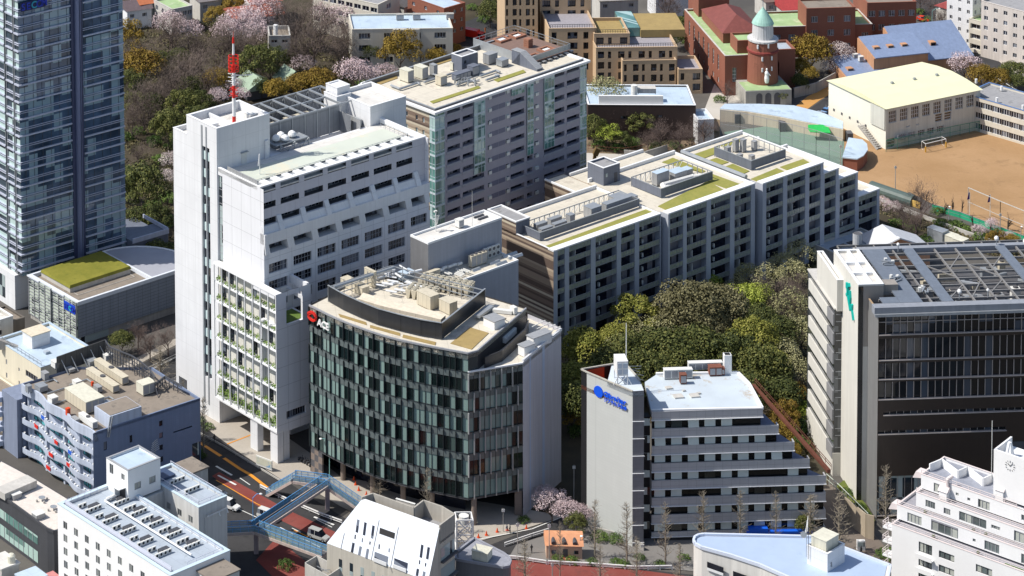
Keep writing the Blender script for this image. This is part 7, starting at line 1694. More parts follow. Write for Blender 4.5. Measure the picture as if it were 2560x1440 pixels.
copper=mat('copper_green',(.36,.60,.52),.6,.15,.6);orange=mat('orange_wall',(.58,.31,.17),.7,.1,.5);brf=mat('blue_sheet_roof',(.30,.38,.56),.45,.1,.3,metal=.2,panel=(.6,60,.03),joint=.85)
def far_blocks():
 f,T=bld('blue_roof_school','long cream building with a faded pale blue flat roof left of the high block',(880,74),(1134,77),(893,46),12,0,cream,M['roof_blue'],4,0,3,3.6,1.8,3.4,V=14,dep=1.0,nx=4)
 b=MB();b.box(12.2,20,-.5,-.02,0,12);b.build('projecting_bay',cream,T)
 for i,u in enumerate((14,19,29)):machine(f,u,9,11.5,2.2,1.4,1.8,('left','middle','right')[i]+' grey vent box on the pale blue school roof','concrete')
 f,T=bld('concrete_annex','small bare concrete building with a white tank on its roof among the cherry trees',(672,90),(726,90),(672,48),8,0,M['concrete_lt'],M['roof_brown'],2,0,1,3,1.0,1.8,V=9,par=1.0)
 t=f.thing('water_tank','white round tank on the bare concrete building in the garden','tank');b=MB();b.tube((2.2,3,7),(2.2,3,10.4),.7,n=10);b.build('tank',M['wpaint'],t)
 bld('grey_beige_apartments','long grey-beige building with strip windows at the top edge above the concrete annex',(945,12),(960,5),(790,-28),13,52,cream,M['roof_grey'],1,8,3,3.4,1.5,2.4,U=12)
 f,T=bld('orange_roof_house','white house with a bright orange pitched roof left of the construction street',(1075,42),(1130,45),(1050,30),8,8,M['white_pl'],M['roof_white'],0,0,U=8,V=9);gable(T,f,0,8,0,9,8,2.6,mat('orange_tile',(.75,.25,.12),.7,.1,1))
 bld('narrow_brick_block','narrow brick and white building behind the orange roofed house',(1110,22),(1150,10),(1060,0),12,38,brick,M['roof_blue'],3,3,3,3,1.2,1.2,U=9,V=16)
 f,T=bld('green_roof_shop','grey shop building with a green painted roof at the top left',(430,24),(470,8),(392,-2),8,30,M['concrete_lt'],rg,4,3,1,3,1.6,1.6)
 for i,(x,y,az,z,U,V,wm,rc,lb)in enumerate(((318,28,20,6,8,7,'white_pl',(.16,.12,.13),'small white house with a dark roof beside the glass tower'),(352,12,25,7,9,8,'concrete_lt',(.55,.18,.08),'orange-brown roofed house left of the green roofed shop'),(585,48,15,6,16,10,'white_pl',(.42,.13,.08),'white walled house with a red-brown ridge among pink blossom'),(500,5,20,7,10,9,'concrete_lt',(.24,.22,.22),'grey roofed house right of the green roofed shop'),(625,6,10,7,10,9,'white_pl',(.40,.14,.10),'red-roofed house at the top edge behind the blossom'),(975,22,48,7,7,8,'concrete_lt',(.13,.13,.14),'dark tiled house at the top edge, left of a pair'),(1010,18,48,7,7,8,'concrete_lt',(.15,.14,.14),'dark tiled house at the top edge, right of a pair'),(1500,2,5,9,12,10,'concrete_lt',(.4,.38,.35),'flat grey block at the top edge above the stepped apartments'),(1640,-12,5,8,14,10,'white_pl',(.5,.5,.5),'white sheet-metal house at the top edge beside the bare tree'),(1958,26,10,5,9,8,'concrete_lt',(.45,.06,.06),'dark red roofed house behind the brick wing'),(1915,5,10,6,11,9,'concrete_lt',(.22,.15,.13),'brown roofed house behind the brick church'),(1748,60,5,4,5,6,'white_pl',(.3,.32,.35),'small grey roofed lodge left of the brick church'),(2395,30,38,8,8,8,'concrete_lt',(.45,.1,.1),'red roofed house between the white apartment blocks'))):
  f=Fr(x,y,az,z);T=f.thing('house',lb,'house');block(T,0,U,0,V,0,z,M[wm],M['roof_grey'],fo=[(1,2.4,z-2.4,z-1.2),(U-3,U-1.4,z-2.4,z-1.2)],gm=M['gl_dark'],fm=M['fr_white'],par=.05);gable(T,f,0,U,0,V,z+.02,2.2,mat('tile_%d'%i,rc,.8,.15,1))
 for i,(x,y,w_,lb)in enumerate(((712,214,6,'green copper-roofed shrine pavilion with a dark timber porch'),(618,236,8.5,'pale green hipped shrine roof beside the garden pavilion'))):
  f=Fr(x,y,25,2);T=f.thing('shrine',lb,'shrine');b=MB();b.box(0,w_,0,w_*.8,0,3);b.build('timber_wall',M['steel_dk'],T);gable(T,f,0,w_,0,w_*.8,3,3.2,mat('pale_copper',(.34,.44,.33),.7,.15,.6),along='v',over=1.2)
 
 f=Fr(1340,60,0,18);T=f.thing('stepped_beige_apartments','large beige brick apartment complex stepping down in terraces behind the high block','building')
 def pt(x,y,z):return f.L(x,y,z)
 for i,(x0,x1,y,yb,z,n,k)in enumerate(((1262,1345,-12,-60,24,5,5),(1350,1478,-8,-60,21,4,3),(1372,1492,72,10,16.5,3,4),(1490,1695,120,60,12.6,8,4),(1556,1692,152,125,9.5,6,3),(1485,1575,85,45,15.2,3,4),(1696,1757,174,140,7.2,2,2))):
  a=pt(x0,y,z);b=pt(x1,y,z);c=pt(x0,yb,z);V=max(5,c[1]-a[1]);fo=[]
  for r_ in range(k):
   for j in range(n):w_=(b[0]-a[0])/n;fo.append((a[0]+w_*(j+.18),a[0]+w_*(j+(.82 if(j+i)%2 else .5)),z-2.2-r_*3.1-1.0,z-1.4-r_*3.1+.3))
  block(T,a[0],b[0],a[1],a[1]+V,0,z,beige,lil if i not in(5,)else M['turf_br'],fo=fo,gm=M['gl_dark'],fm=M['fr_dark'],par=.8,pt=.3,cap=beige,depth=.8,wall='brick_wall',roof='terrace')
  if i in(2,3,5):m=MB();rail(m,(a[0]+.5,a[1]+.6,z),(b[0]-.5,a[1]+.6,z),1.0,.7,.07);m.build('black_railing',M['fr_dark'],T)
 a=pt(1602,85,13);m=MB();m.box(a[0],a[0]+13,a[1],a[1]+15,12,14.2);m.build('roof_garden',M['turf_br'],T);m=MB();m.box(a[0]-5,a[0]-.1,a[1]+1,a[1]+16,12,14.6);m.build('glass_roof',M['aqua'],T)
 for i in range(4):a=pt(1282+i*22,0,20);m=MB();m.box(a[0],a[0]+.8,a[1]-14,a[1]-13,0,20);
 
 f=Fr(1470,262,-3,10);T=f.thing('dark_brown_block','dark brown brick block with a white parapet and pale blue roof below the stepped apartments','building');U=f.L(1742,270,10)[0];bb=mat('dark_brown_brick',(.060,.038,.033),.8,.2,.4,panel=(1,.5,.02,.5),joint=.7)
 fo=[(9,11,6,6.9),(16.3,17.9,6.4,7.2),(18.8,20.4,6.4,7.2),(16.3,17.9,2.9,3.6),(18.8,20.4,2.9,3.6)]
 block(T,0,U,0,16,0,10,bb,M['roof_blue'],fo=fo,gm=M['gl_dark'],fm=M['fr_dark'],par=.4,cap=M['wcap']);b=MB();b.box(3,U*.7,.5,1.2,9.7,12.4);b.build('white_roof_wall',M['wpaint'],T)
 machine(f,14,3,12,5,2.5,1.5,'grey roof plant row behind the white parapet of the brown block','concrete_lt');t=f.thing('water_tank','round pale tank standing on the brown block','tank');b=MB();b.tube((13,3,11),(13,3,14.6),.9,n=12);b.build('tank',M['ac_white'],t)
 bld('white_annex','small white and grey annexes right of the dark brown block',(1745,300),(1790,292),(1745,250),7.5,5,M['white_pl'],M['roof_blue'],0,0,U=4.5,V=8)
 
 f=Fr(1812,240,5,0);T=f.thing('brick_church','red brick church with green roofs, tall round-headed windows and a red hipped roof','church');z=11.8;V=42
 so=[(6+i*5,7.4+i*5,5.4,10)for i in range(7)]+[(6+i*5,7.4+i*5,1.6,3.2)for i in range(7)]
 block(T,0,14,0,V,0,z,brick,rg,so=so,fo=[(2.2,3.4,4,8.2)],gm=M['gl_blind'],fm=M['fr_white'],par=.5,nx=2,nz=4,cap=M['concrete_lt'])
 b=MB();u0,u1,v0,v1,h0=3,14.5,12,34,15;b.box(u0,u1,v0,v1,z-.4,h0-.6);b.build('clerestory',brick,T)
 b=MB();b.face([(u0-.3,v0-.3,h0-.6),(u1+.3,v0-.3,h0-.6),(8.75,v0+6,h0+2.8)]);b.face([(u1+.3,v0-.3,h0-.6),(u1+.3,v1,h0-.6),(8.75,v1-6,h0+2.8),(8.75,v0+6,h0+2.8)]);b.face([(u0-.3,v0-.3,h0-.6),(8.75,v0+6,h0+2.8),(8.75,v1-6,h0+2.8),(u0-.3,v1,h0-.6)]);b.face([(u1+.3,v1,h0-.6),(u0-.3,v1,h0-.6),(8.75,v1-6,h0+2.8)]);b.build('hipped_roof',mat('red_slate',(.22,.065,.055),.7,.2,.6),T)
 block(T,2.6,12,36,47,0,19.5,brick,rg,win=False,par=.5,wall='brick_tower',roof='tower_roof');block(T,4.5,13,3,10,0,15,brick,rg,win=False,par=.5,wall='brick_porch',roof='porch_roof')
 block(T,14.1,22,4,12,0,11.5,brick,M['roof_bluegrey'],win=False,par=.6,fo=[(16,17.2,4,8)],wall='side_chapel',roof='side_roof')
 
 f2=Fr(1892,258,5,0);t=T;b=MB();c=(10.6,-1.5);z0=4.6
 b.lathe((*c,z0),[(4.4,0),(4.15,8.8)],28);b.build('round_brick_tower',brick,T);b=MB();b.lathe((*c,z0),[(4.2,8.8),(4.5,9),(4.5,9.5),(4.15,9.7)],28);b.build('brick_band',mat('red_band',(.26,.05,.04),.7,.1,1),T)
 b=MB();b.lathe((*c,z0),[(4.15,9.7),(4.1,12.2)],28);b.build('round_brick_tower',brick,T);b=MB();b.lathe((*c,z0),[(4.4,12.2),(4.4,12.7),(3.0,12.8),(2.9,16.8),(3.1,17)],24);b.build('white_lantern',mat('lantern_white',(.68,.68,.68),.6,.08,.5,panel=(.8,30,.1),joint=.6),T)
 b=MB();b.lathe((*c,z0),[(3.15,17),(2.8,17.8),(1.5,19.8),(.45,21.2),(.1,21.8)],24);b.build('copper_cone',copper,T);b=MB();b.tube((*c,z0+21.6),(*c,z0+24.8),.12);b.bar((c[0]-.7,c[1],z0+24),(c[0]+.7,c[1],z0+24),.16);b.build('cross',M['steel'],T)
 for a,z_ in((-1.9,3.6),(-1.25,3.9),(-1.9,6.8),(-1.25,7),(-1.5,10.6),(-2.2,10.2)):b=MB();p=(c[0]+4.28*cos(a),c[1]+4.28*sin(a),z0+z_+1);b.bar((p[0],p[1],p[2]-.55),(p[0],p[1],p[2]+.6),.7,.35);b.build('tower_window',M['fr_white'],T)
 st=f.thing('statue','white robed statue standing in a niche on the round brick tower','statue');b=MB();q=(c[0]-.2,c[1]-4.6,z0+1.0);b.lathe(q,[(.5,0),(.55,.3),(.62,.4),(.7,1.3),(.55,2.3),(.62,2.9),(.35,3.4),(.16,3.55),(.28,3.8),(.27,4.1),(.05,4.3)],12);b.bar((q[0]+.4,q[1]-.2,q[2]+2.9),(q[0]+.9,q[1]-.5,q[2]+2.2),.22);b.build('body',M['wpaint'],st)
 b=MB();b.box(3.2,16.6,-9.5,2,0,4.6);b.build('stone_porch',mat('pale_stone',(.44,.43,.39),.8,.12,.4,panel=(1.2,.6,.03,.5),joint=.8),T);b=MB();b.box(3.5,16.3,-9.2,-2,4.61,4.7);b.build('porch_roof',rg,T)
 for i in range(3):b=MB();x=7.2+i*2.6;b.face([(x-.9,-9.56,.4)]+[(x+.9*cos(pi-a*pi/8),-9.56,3.0+.9*sin(a*pi/8))for a in range(0,9)]+[(x+.9,-9.56,.4)]);b.build('arched_door',M['dkgrey'],T)
 
 bw=[('brick_wing','long low red brick wing with a green painted roof and white windows',(1925,68),(2190,70),(1925,40),9.5,3,7,2,14,rg),('brick_block','plain red brick block at the top edge behind the green roofed wing',(2016,22),(2148,28),(2016,-20),15,3,3,3,9,M['roof_brown']),('brick_hall','tall red brick hall with paired windows right of the green roofed wing',(2168,8),(2302,15),(2150,-25),14,3,5,3,14,M['roof_brown'])]
 for n_,lb,c_,r_,l_,z,az,nf,rows,V,rm in bw:bld(n_,lb,c_,r_,l_,z,az,brick,rm,nf,0,rows,4.2,1.9,2.0,V=V,top=2.4,nx=4,cap=M['concrete_lt']if rm==rg else brick)
 
 f=Fr(2120,190,14,5);T=f.thing('orange_hall','orange walled hall with stepped blue metal roofs behind the cream gymnasium','building')
 for i,(x0,y0,x1,y1,z,d,s)in enumerate(((2122,178,2290,150,5.5,12,3),(2185,122,2292,90,10,10,3),(2262,104,2455,100,10,13,6.5))):
  a=f.L(x0,y0,z);b_=f.L(x1,y1,z);u0,u1,v0=a[0],b_[0],a[1];b=MB();b.hexa([(u0,v0,0),(u1,v0,0),(u1,v0+d,0),(u0,v0+d,0),(u0,v0,z-s),(u1,v0,z-s),(u1,v0+d,z),(u0,v0+d,z)]);b.build('orange_wall',orange,T);b=MB();b.hexa([(u0+.4,v0-.3,z-s+.02),(u1+.3,v0-.3,z-s+.02),(u1+.3,v0+d,z+.05),(u0+.4,v0+d,z+.05),(u0+.4,v0-.3,z-s+.3),(u1+.3,v0-.3,z-s+.3),(u1+.3,v0+d,z+.35),(u0+.4,v0+d,z+.35)]);b.build('blue_roof',brf,T)
  for k in range(3 if i else 1):
   x=u0+2+k*4.5;zz=z-s*.55;b=MB();b.box(x,x+1.8,v0+d*.35,v0+d*.5,zz-.3,zz+.75);b.build('dormer',orange,T);b=MB();b.box(x+.2,x+1.6,v0+d*.35-.06,v0+d*.35-.01,zz-.2,zz+.5);b.build('dormer_window',M['gl_dark'],T)
 for i in range(6):a=f.L(2135+i*14,140+(i%2)*6,6);machine(f,a[0],a[1],4.8,1.4,1,1.6,'white unit '+('first','second','third','fourth','fifth','last')[i]+' from the left on the orange hall roof','ac_white')
 
 f=Fr(2214,374,24.9,0);T=f.thing('gymnasium','large cream gymnasium with a pale yellow roof and a row of big grid windows','building');z=f.FZ(2233.5,268)[1];U=f.L(2452.4,224.5,z)[0];V=f.L(2090,199,z)[1]
 gw=mat('gym_wall',(.66,.66,.60),.75,.1,.35,streak=.14,stain=((.50,.47,.40),.5,.62));gs=mat('gym_side',(.82,.80,.70),.7,.05,.4,streak=.02);n=8;fo=[]
 for i in range(n):x=1.0+i*(U-2)/n;fo.append((x,x+2.6,z-4.3,z-1.0))
 for i in range(5):x=4.5+i*3.3;fo.append((x,x+2.3,1.8,3.4,3))
 fo+=[(U*.52+i*3.2,U*.52+i*3.2+2.4,z-6.7,z-4.5,0)for i in range(2)]+[(.5,3.2,.3,2.8,0)]+[(7+i*3.3,8.2+i*3.3,z-6.4,z-6.0,0)for i in range(2)]
 block(T,0,U,0,V,0,z,gw,M['roof_cream'],fo=fo,gm=glass('gym_glass',(.03,.025,.02),(.10,.09,.08),.5,cell=(.7,.9)),fm=M['fr_white'],par=.05,depth=.3,nx=4,nz=3,lm=gs)
 b=MB();vm=V/2;e=.5;m_=mat('pale_yellow_roof',(.80,.78,.52),.6,.05,.3,panel=(40,.5,.02),joint=.95,streak=0)
 prof=[(-e,z+.05),(V*.25,z+1.0),(vm,z+1.4),(V*.75,z+1.0),(V+e,z+.05)]
 for(a,za),(c_,zc)in zip(prof,prof[1:]):b.face([(-e,a,za),(U+e,a,za),(U+e,c_,zc),(-e,c_,zc)])
 b.face([(-e,a_,z_)for a_,z_ in prof]);b.face([(U+e,a_,z_)for a_,z_ in prof][::-1]);b.build('roof_sheet',m_,T)
 b=MB();b.box(-.35,-.02,.2,6.0,z-6.0,z-.2);b.box(U+.02,U+3.2,1,6,0,z-3);each(b,'corner_fin',gw,T);b=MB();b.box(3,8.5,-1.3,-.02,z-8.8,z-8.6);rail(b,(3,-1.3,z-8.6),(8.5,-1.3,z-8.6),1,1.2,.07);b.build('balcony',M['fr_grey'],T)
 for i in range(6):b=MB();b.box(-.06,-.005,8+i*3.4,8.7+i*3.4,3.6,4.3);b.build('side_window',M['dkgrey'],T)
 t=f.thing('outside_stair','outside stair with railings running down the cream side wall of the gymnasium','stair');b=MB()
 for i in range(12):b.box(-2.2,-.5,1+i*.65,1.65+i*.65,.2+i*.34,.4+i*.34)
 b.bar((-2.2,1,1.2),(-2.2,8.8,5.4),.12);b.bar((-2.2,.8,.1),(-2.2,8.8,4.2),.4);b.build('flight',M['concrete'],t)
 for i in range(3):a=f.L(2229+i*56,211-i*10,z+1.3);t=f.thing('roof_vent',('left','middle','right')[i]+' tiny vent on the pale yellow gymnasium roof','vent');b=MB();b.box(a[0],a[0]+.8,a[1],a[1]+.6,z+.9,z+1.9);b.build('vent',M['steel'],t)
 
 f,T=bld('school_wing','cream school wing with a blue-edged grey roof at the right edge',(2625,296),(2700,280),(2458,213),9.6,42,cream,M['roof_grey'],0,9,3,3.1,1.7,3.0,U=13,cap=mat('blue_edge',(.12,.22,.45),.5,.05,1),nx=4,top=1)
 for i in range(7):t=f.thing('roof_cowl',('1st','2nd','3rd','4th','5th','6th','7th')[i]+' white cowl from the left on the blue-edged school roof','vent');b=MB();b.tube((1.4+(i%2)*9,33-i*4,9.4),(1.4+(i%2)*9,33-i*4,10.6),.35,n=10);b.build('cowl',M['wpaint'],t)
 bld('white_apartments','tall white apartment block at the top edge right of the street',(2432,-6),(2490,-14),(2392,-30),16,40,M['white_pl'],M['roof_white'],3,3,5,3,1.2,1.0,U=9,V=9)
 bld('pale_pink_apartments','pale pink block with regular square windows at the right top edge',(2600,40),(2640,20),(2508,-20),17,42,mat('pale_pink_wall',(.68,.62,.57),.7,.06,.4),M['roof_grey'],0,6,5,3,1.3,1.3,U=12)
 bld('balcony_flats','cream balcony flats with planted roof beside the pale pink block',(2520,72),(2560,60),(2450,35),10,42,cream,rg,0,3,3,3.1,1.6,3.4,U=10,dep=.8)
 bld('low_dark_shop','dark low shop building between the street trees at the top right',(2385,40),(2420,20),(2330,0),5,42,M['dkgrey'],M['roof_grey'],1,2,1,3,1.5,2,U=8,V=8)
 
 z=3.4;O=at(1960,330,0);T=thing('curved_cream_block','low curved cream block with a pale blue roof behind the netted court','building',O);tp=[at(x,y,z)for x,y in((1800,274),(1870,280),(1950,293),(2030,309),(2108,324))];bk=[at(x,y,z)for x,y in((2108,306),(2060,285),(1985,266),(1900,262),(1812,262))];l=[(p.x-O.x,p.y-O.y)for p in tp+bk]
 b=MB();b.prism(l,0,z);b.build('wall',mat('cream_wall2',(.72,.62,.48),.7,.06,.4),T);b=MB();b.prism([(x,y+.3)for x,y in l],z+.002,z+.2);b.build('roof',M['roof_blue'],T)
 for i,(x,y)in enumerate(((1835,283),(1948,304),(2115,330))):p=at(x,y,2.5)-O;b=MB();b.box(p.x,p.x+1.6,p.y-1.5,p.y+1,.1,2.6);b.build('doorway',M['dkgrey'],T)
 p=at(2020,303,4.6)-O;b=MB();b.hexa([(p.x,p.y-2.6,2.4),(p.x+5.4,p.y-3.6,2.4),(p.x+5.4,p.y,2.4),(p.x,p.y,2.4),(p.x,p.y-2.6,2.6),(p.x+5.4,p.y-3.6,2.6),(p.x+5.4,p.y,3.6),(p.x,p.y,3.6)]);b.build('green_awning',mat('green_awning',(.03,.50,.10),.6,.05,1),T)
 z=3.6;P=[at(x,y,z)for x,y in((2107,392),(2143,396),(2158,388),(2168,374),(2166,360),(2155,350),(2122,345))];O=Vector((P[0].x,P[0].y,0));T=thing('round_pavilion','small pavilion with a curved brick side and pale blue roof at the field corner','building',O);l=[(p.x-O.x,p.y-O.y)for p in P];b=MB();b.prism(l,0,z-.3);b.build('wall',brick,T);b=MB();b.prism([(x*1.05-.2,y*1.05-.2)for x,y in l],z-.3,z);b.build('roof',M['roof_blue'],T)
 
 f=Fr(2130,625,30,5);T=f.thing('gabled_clubhouse','house with an orange gable wall and white eaves behind the dark building','house');b=MB();A,B,Cc=at(2195,620,5),at(2250,588,10),at(2325,620,5);q=[f.L(*proj(p),p.z)for p in(A,B,Cc)]
 dv=Vector((-2,14));b.face([(*q[0],5),(*q[2],5),(*q[1],9)]);b.face([(*q[0],0),(*q[2],0),(*q[2],5),(*q[0],5)]);b.build('gable_wall',mat('salmon_wall',(.66,.36,.22),.7,.05,.5),T)
 b=MB();qs=[Vector((*q[0],5)),Vector((*q[1],9)),Vector((*q[2],5))];d3=Vector((3,9,0));o3=Vector((0,0,.35));ex=[Vector((-1,0,-.6)),Vector((0,0,0)),Vector((1.4,0,-.7))]
 for i in range(2):p,r_=qs[i]+ex[i],qs[i+1]+ex[i+1];b.face([p,r_,r_+d3,p+d3]);b.hexa([p,r_,r_+d3*.12,p+d3*.12,p+o3,r_+o3,r_+d3*.12+o3,p+d3*.12+o3])
 b.build('eaves_roof',mat('white_eaves',(.66,.68,.72),.6,.05,.5),T)
 f,T=bld('low_service_roof','low pale roof with dark skylights between the long block and the clubhouse',(2100,640),(2215,590),(2040,600),4,33,M['concrete_lt'],M['roof_bluegrey'],0,0,U=17,V=9)
 for i in range(2):b=MB();b.box(2+i*6,7+i*6,4,5.4,3.52,3.7);b.build('skylight',M['dkgrey'],T)
 for i,(x,y,s,h,m_)in enumerate(((2335,592,2.4,3.6,'steel'),(2352,600,2.6,3.8,'steel'),(2377,606,2.8,3.2,'cream_m'),(2401,616,2.8,3.2,'cream_m'),(2420,612,1.4,1.2,'cream_m'))):
  t=thing('service_box',('left of two grey steel sheds behind the clubhouse','right of two grey steel sheds behind the clubhouse','left of two cream cubes behind the dark building','right of two cream cubes behind the dark building','tiny cream box right of the two cubes')[i],'shed',at(x,y+12,0),radians(40));b=MB();b.box(-s/2,s/2,-s/2,s/2,0,h);b.build('body',M[m_],t);b=MB();b.box(-s/2-.08,s/2+.08,-s/2-.08,s/2+.08,h,h+.12);b.build('lid',M[m_],t)
far_blocks()
# ----
def grounds():
 asph=ground_mat('asphalt',(.042,.042,.045),(.065,.064,.066),.12,4,c3=(.028,.028,.03));pave=ground_mat('pavement',(.42,.38,.33),(.48,.44,.38),.1,3,c3=(.36,.33,.29));soil=ground_mat('garden_soil',(.05,.042,.028),(.085,.07,.045),.1,2,c3=(.04,.05,.02));dk=ground_mat('grove_floor',(.05,.045,.03),(.09,.07,.045),.1,2)
 field=ground_mat('dirt_field',(.37,.225,.11),(.46,.29,.155),.045,1.4,c3=(.27,.17,.09));conc=ground_mat('pale_paving',(.50,.47,.42),(.58,.55,.50),.1,2);gr=ground_mat('grass_bank',(.10,.14,.03),(.18,.18,.05),.2,2)
 poly('garden_ground',[(280,-200),(1300,-200),(1240,120),(960,330),(700,560),(430,700),(290,700)],.02,soil)
 poly('grove_ground',[(1380,960),(1400,830),(1700,740),(2080,640),(2080,1160),(2060,1250),(1700,1050),(1430,1080)],.03,dk)
 poly('grove_slope',[(1340,1310),(1300,1240),(1430,1000),(1480,1000),(1480,1290),(1440,1290)],.04,dk)
 poly('main_road',[(200,1600),(300,1100),(395,985),(480,1005),(560,1090),(690,1185),(780,1245),(870,1300),(1000,1350),(1180,1390),(1270,1396),(1480,1408),(1760,1440),(2000,1600)],.05,asph)
 poly('rear_road',[(200,985),(440,868),(440,930),(470,1000),(400,990),(300,1050)],.04,asph)
 poly('pavement',[(300,1010),(440,940),(440,985),(330,1040)],.08,pave);poly('pavement',[(250,940),(440,845),(440,862),(260,955)],.07,pave)
 poly('plaza',[(470,985),(560,1010),(700,1080),(800,1150),(850,1190),(1000,1220),(1300,1270),(1410,1290),(1310,1322),(1200,1352),(1140,1350),(1040,1318),(900,1290),(850,1265),(770,1218),(705,1200),(590,1125),(500,1060)],.12,pave)
 poly('side_road',[(1180,1392),(1200,1372),(1270,1345),(1350,1312),(1420,1290),(1455,1282),(1480,1262),(1500,1275),(1470,1300),(1400,1330),(1330,1345),(1290,1362),(1270,1396)],.14,asph)
 poly('forecourt',[(1250,1392),(1290,1362),(1390,1330),(1500,1300),(1640,1350),(1760,1350),(1760,1430),(1500,1408)],.11,ground_mat('grey_paving',(.20,.19,.18),(.25,.24,.23),.1,3))
 red=ground_mat('red_lane',(.21,.050,.042),(.27,.085,.072),.12,4,c3=(.15,.06,.055))
 poly('red_lane',[(530,1190),(548,1180),(620,1220),(720,1275),(860,1340),(1000,1375),(1000,1400),(850,1372),(700,1300),(600,1238)],.08,red)
 poly('red_lane',[(1200,1402),(1280,1400),(1500,1412),(1760,1446),(1760,1600),(1200,1600)],.08,red);poly('red_lane',[(690,1345),(760,1400),(800,1440),(820,1520),(720,1480),(640,1400)],.08,red)
 
 mk=mat('road_white',(.75,.75,.72),.6,.1,2,streak=0);og=mat('road_orange',(.75,.30,.03),.6,.08,2,streak=0)
 def line(pts,w_,m,nm='road_marking',z=.13):
  b=MB();P=[at(x,y,z)for x,y in pts]
  for a,c in zip(P,P[1:]):d=(c-a).normalized();n=Vector((-d.y,d.x,0))*w_/2;b.face([a-n,c-n,c+n,a+n])
  o=b.build(nm,m);o['kind']='structure'
 for p in(((448,1076),(505,1110),(552,1140)),((560,1145),(600,1172),(628,1188),(668,1219))):line(p,.8,og)
 line(((568,1110),(640,1082)),.35,og,z=.16);line(((540,1200),(640,1258),(700,1290)),.25,og);line(((735,1325),(770,1342)),.25,og)
 for p in(((700,1318),(765,1352)),((730,1320),(752,1331)),((735,1335),(800,1368)),((588,1268),(650,1297)),((375,925),(440,893)),((600,1195),(625,1212)),((790,1298),(830,1318))):line(p,.22,mk)
 for p in(((545,1188),(590,1212)),((785,1292),(835,1312)),((540,1165),(580,1188))):line(p,.5,mk)
 line(((1190,1350),(1240,1340),(1330,1322),(1440,1278)),.25,mk,z=.18)
 for i,y in enumerate(range(900,960,12)):pass
 for i in range(6):line(((2283+i*4,58+i*4),(2312+i*5,60+i*5)),.7,mk,z=.2)
 
 poly('field_surround',[(1790,420),(2120,300),(2460,190),(2800,330),(2800,640),(2300,470),(2170,520),(1960,470)],.03,field);poly('dirt_field',[(2170,380),(2210,396),(2500,335),(2700,360),(2800,700),(2350,520),(2160,420)],.06,field)
 poly('netted_court',[(1810,330),(1920,315),(2110,350),(2110,425),(2040,430),(1830,380)],.09,ground_mat('green_court',(.16,.25,.20),(.22,.30,.24),.1,3));poly('street',[(2230,-60),(2320,90),(2400,200),(2600,330),(2720,300),(2500,120),(2330,-60)],.05,asph);poly('pavement',[(2340,20),(2370,10),(2600,200),(2600,240)],.12,pave)
 line(((2330,85),(2440,165),(2560,235)),.3,mk,z=.2);poly('driveway',[(1990,265),(2020,240),(2095,205),(2100,222),(2050,250),(2015,275)],.07,ground_mat('orange_drive',(.55,.28,.08),(.60,.33,.12),.1,3));poly('car_park',[(2015,278),(2055,250),(2105,222),(2105,290),(2040,300)],.05,asph)
 poly('church_lane',[(1755,290),(1790,200),(1850,240),(1990,270),(1990,300),(1800,300)],.05,conc);poly('slope_ground',[(1460,340),(1480,270),(1800,300),(1800,380),(1560,400),(1460,385)],.05,ground_mat('slope_brown',(.20,.15,.10),(.26,.19,.13),.1,2,c3=(.12,.14,.05)))
 poly('construction_ground',[(1460,382),(1640,388),(1700,400),(1600,470),(1460,480)],.07,conc);poly('side_street',[(1150,60),(1200,40),(1300,90),(1230,140),(1150,130)],.05,asph)
 poly('planted_strip',[(2190,500),(2560,600),(2560,660),(2330,600),(2195,560)],.08,soil);poly('grass_bank',[(2090,1215),(2110,1200),(2165,1260),(2188,1300),(2180,1320),(2150,1285)],.5,gr);poly('lower_yard',[(2040,1220),(2080,1210),(2240,1400),(2200,1460),(2060,1330)],.07,ground_mat('yard',(.16,.13,.11),(.22,.19,.16),.1,2))
grounds()
def fence(name,label,pts,h,m,step=3.0,panel=None,z=0,cat='fence',solid=False,r=.07,group=None):
 P=[at(x,y,z)for x,y in pts];T=thing(name,label,cat,P[0],group=group);P=[p-P[0]for p in P];b=MB();s=MB()
 for a,c in zip(P,P[1:]):
  if solid:b.bar(a+Vector((0,0,h/2)),c+Vector((0,0,h/2)),r*4,h)
  else:rail(b,a,c,h,step,r)
  if panel:s.face([a,c,c+Vector((0,0,h)),a+Vector((0,0,h))])
 b.build('wall' if solid else 'frame',m,T)
 if panel:s.build('netting',panel,T)
 return T
def netmat(name,col,alpha):
 m,n,b=_new(name);b.inputs['Base Color'].default_value=(*col,1);b.inputs['Alpha'].default_value=alpha;b.inputs['Roughness'].default_value=.9;return m
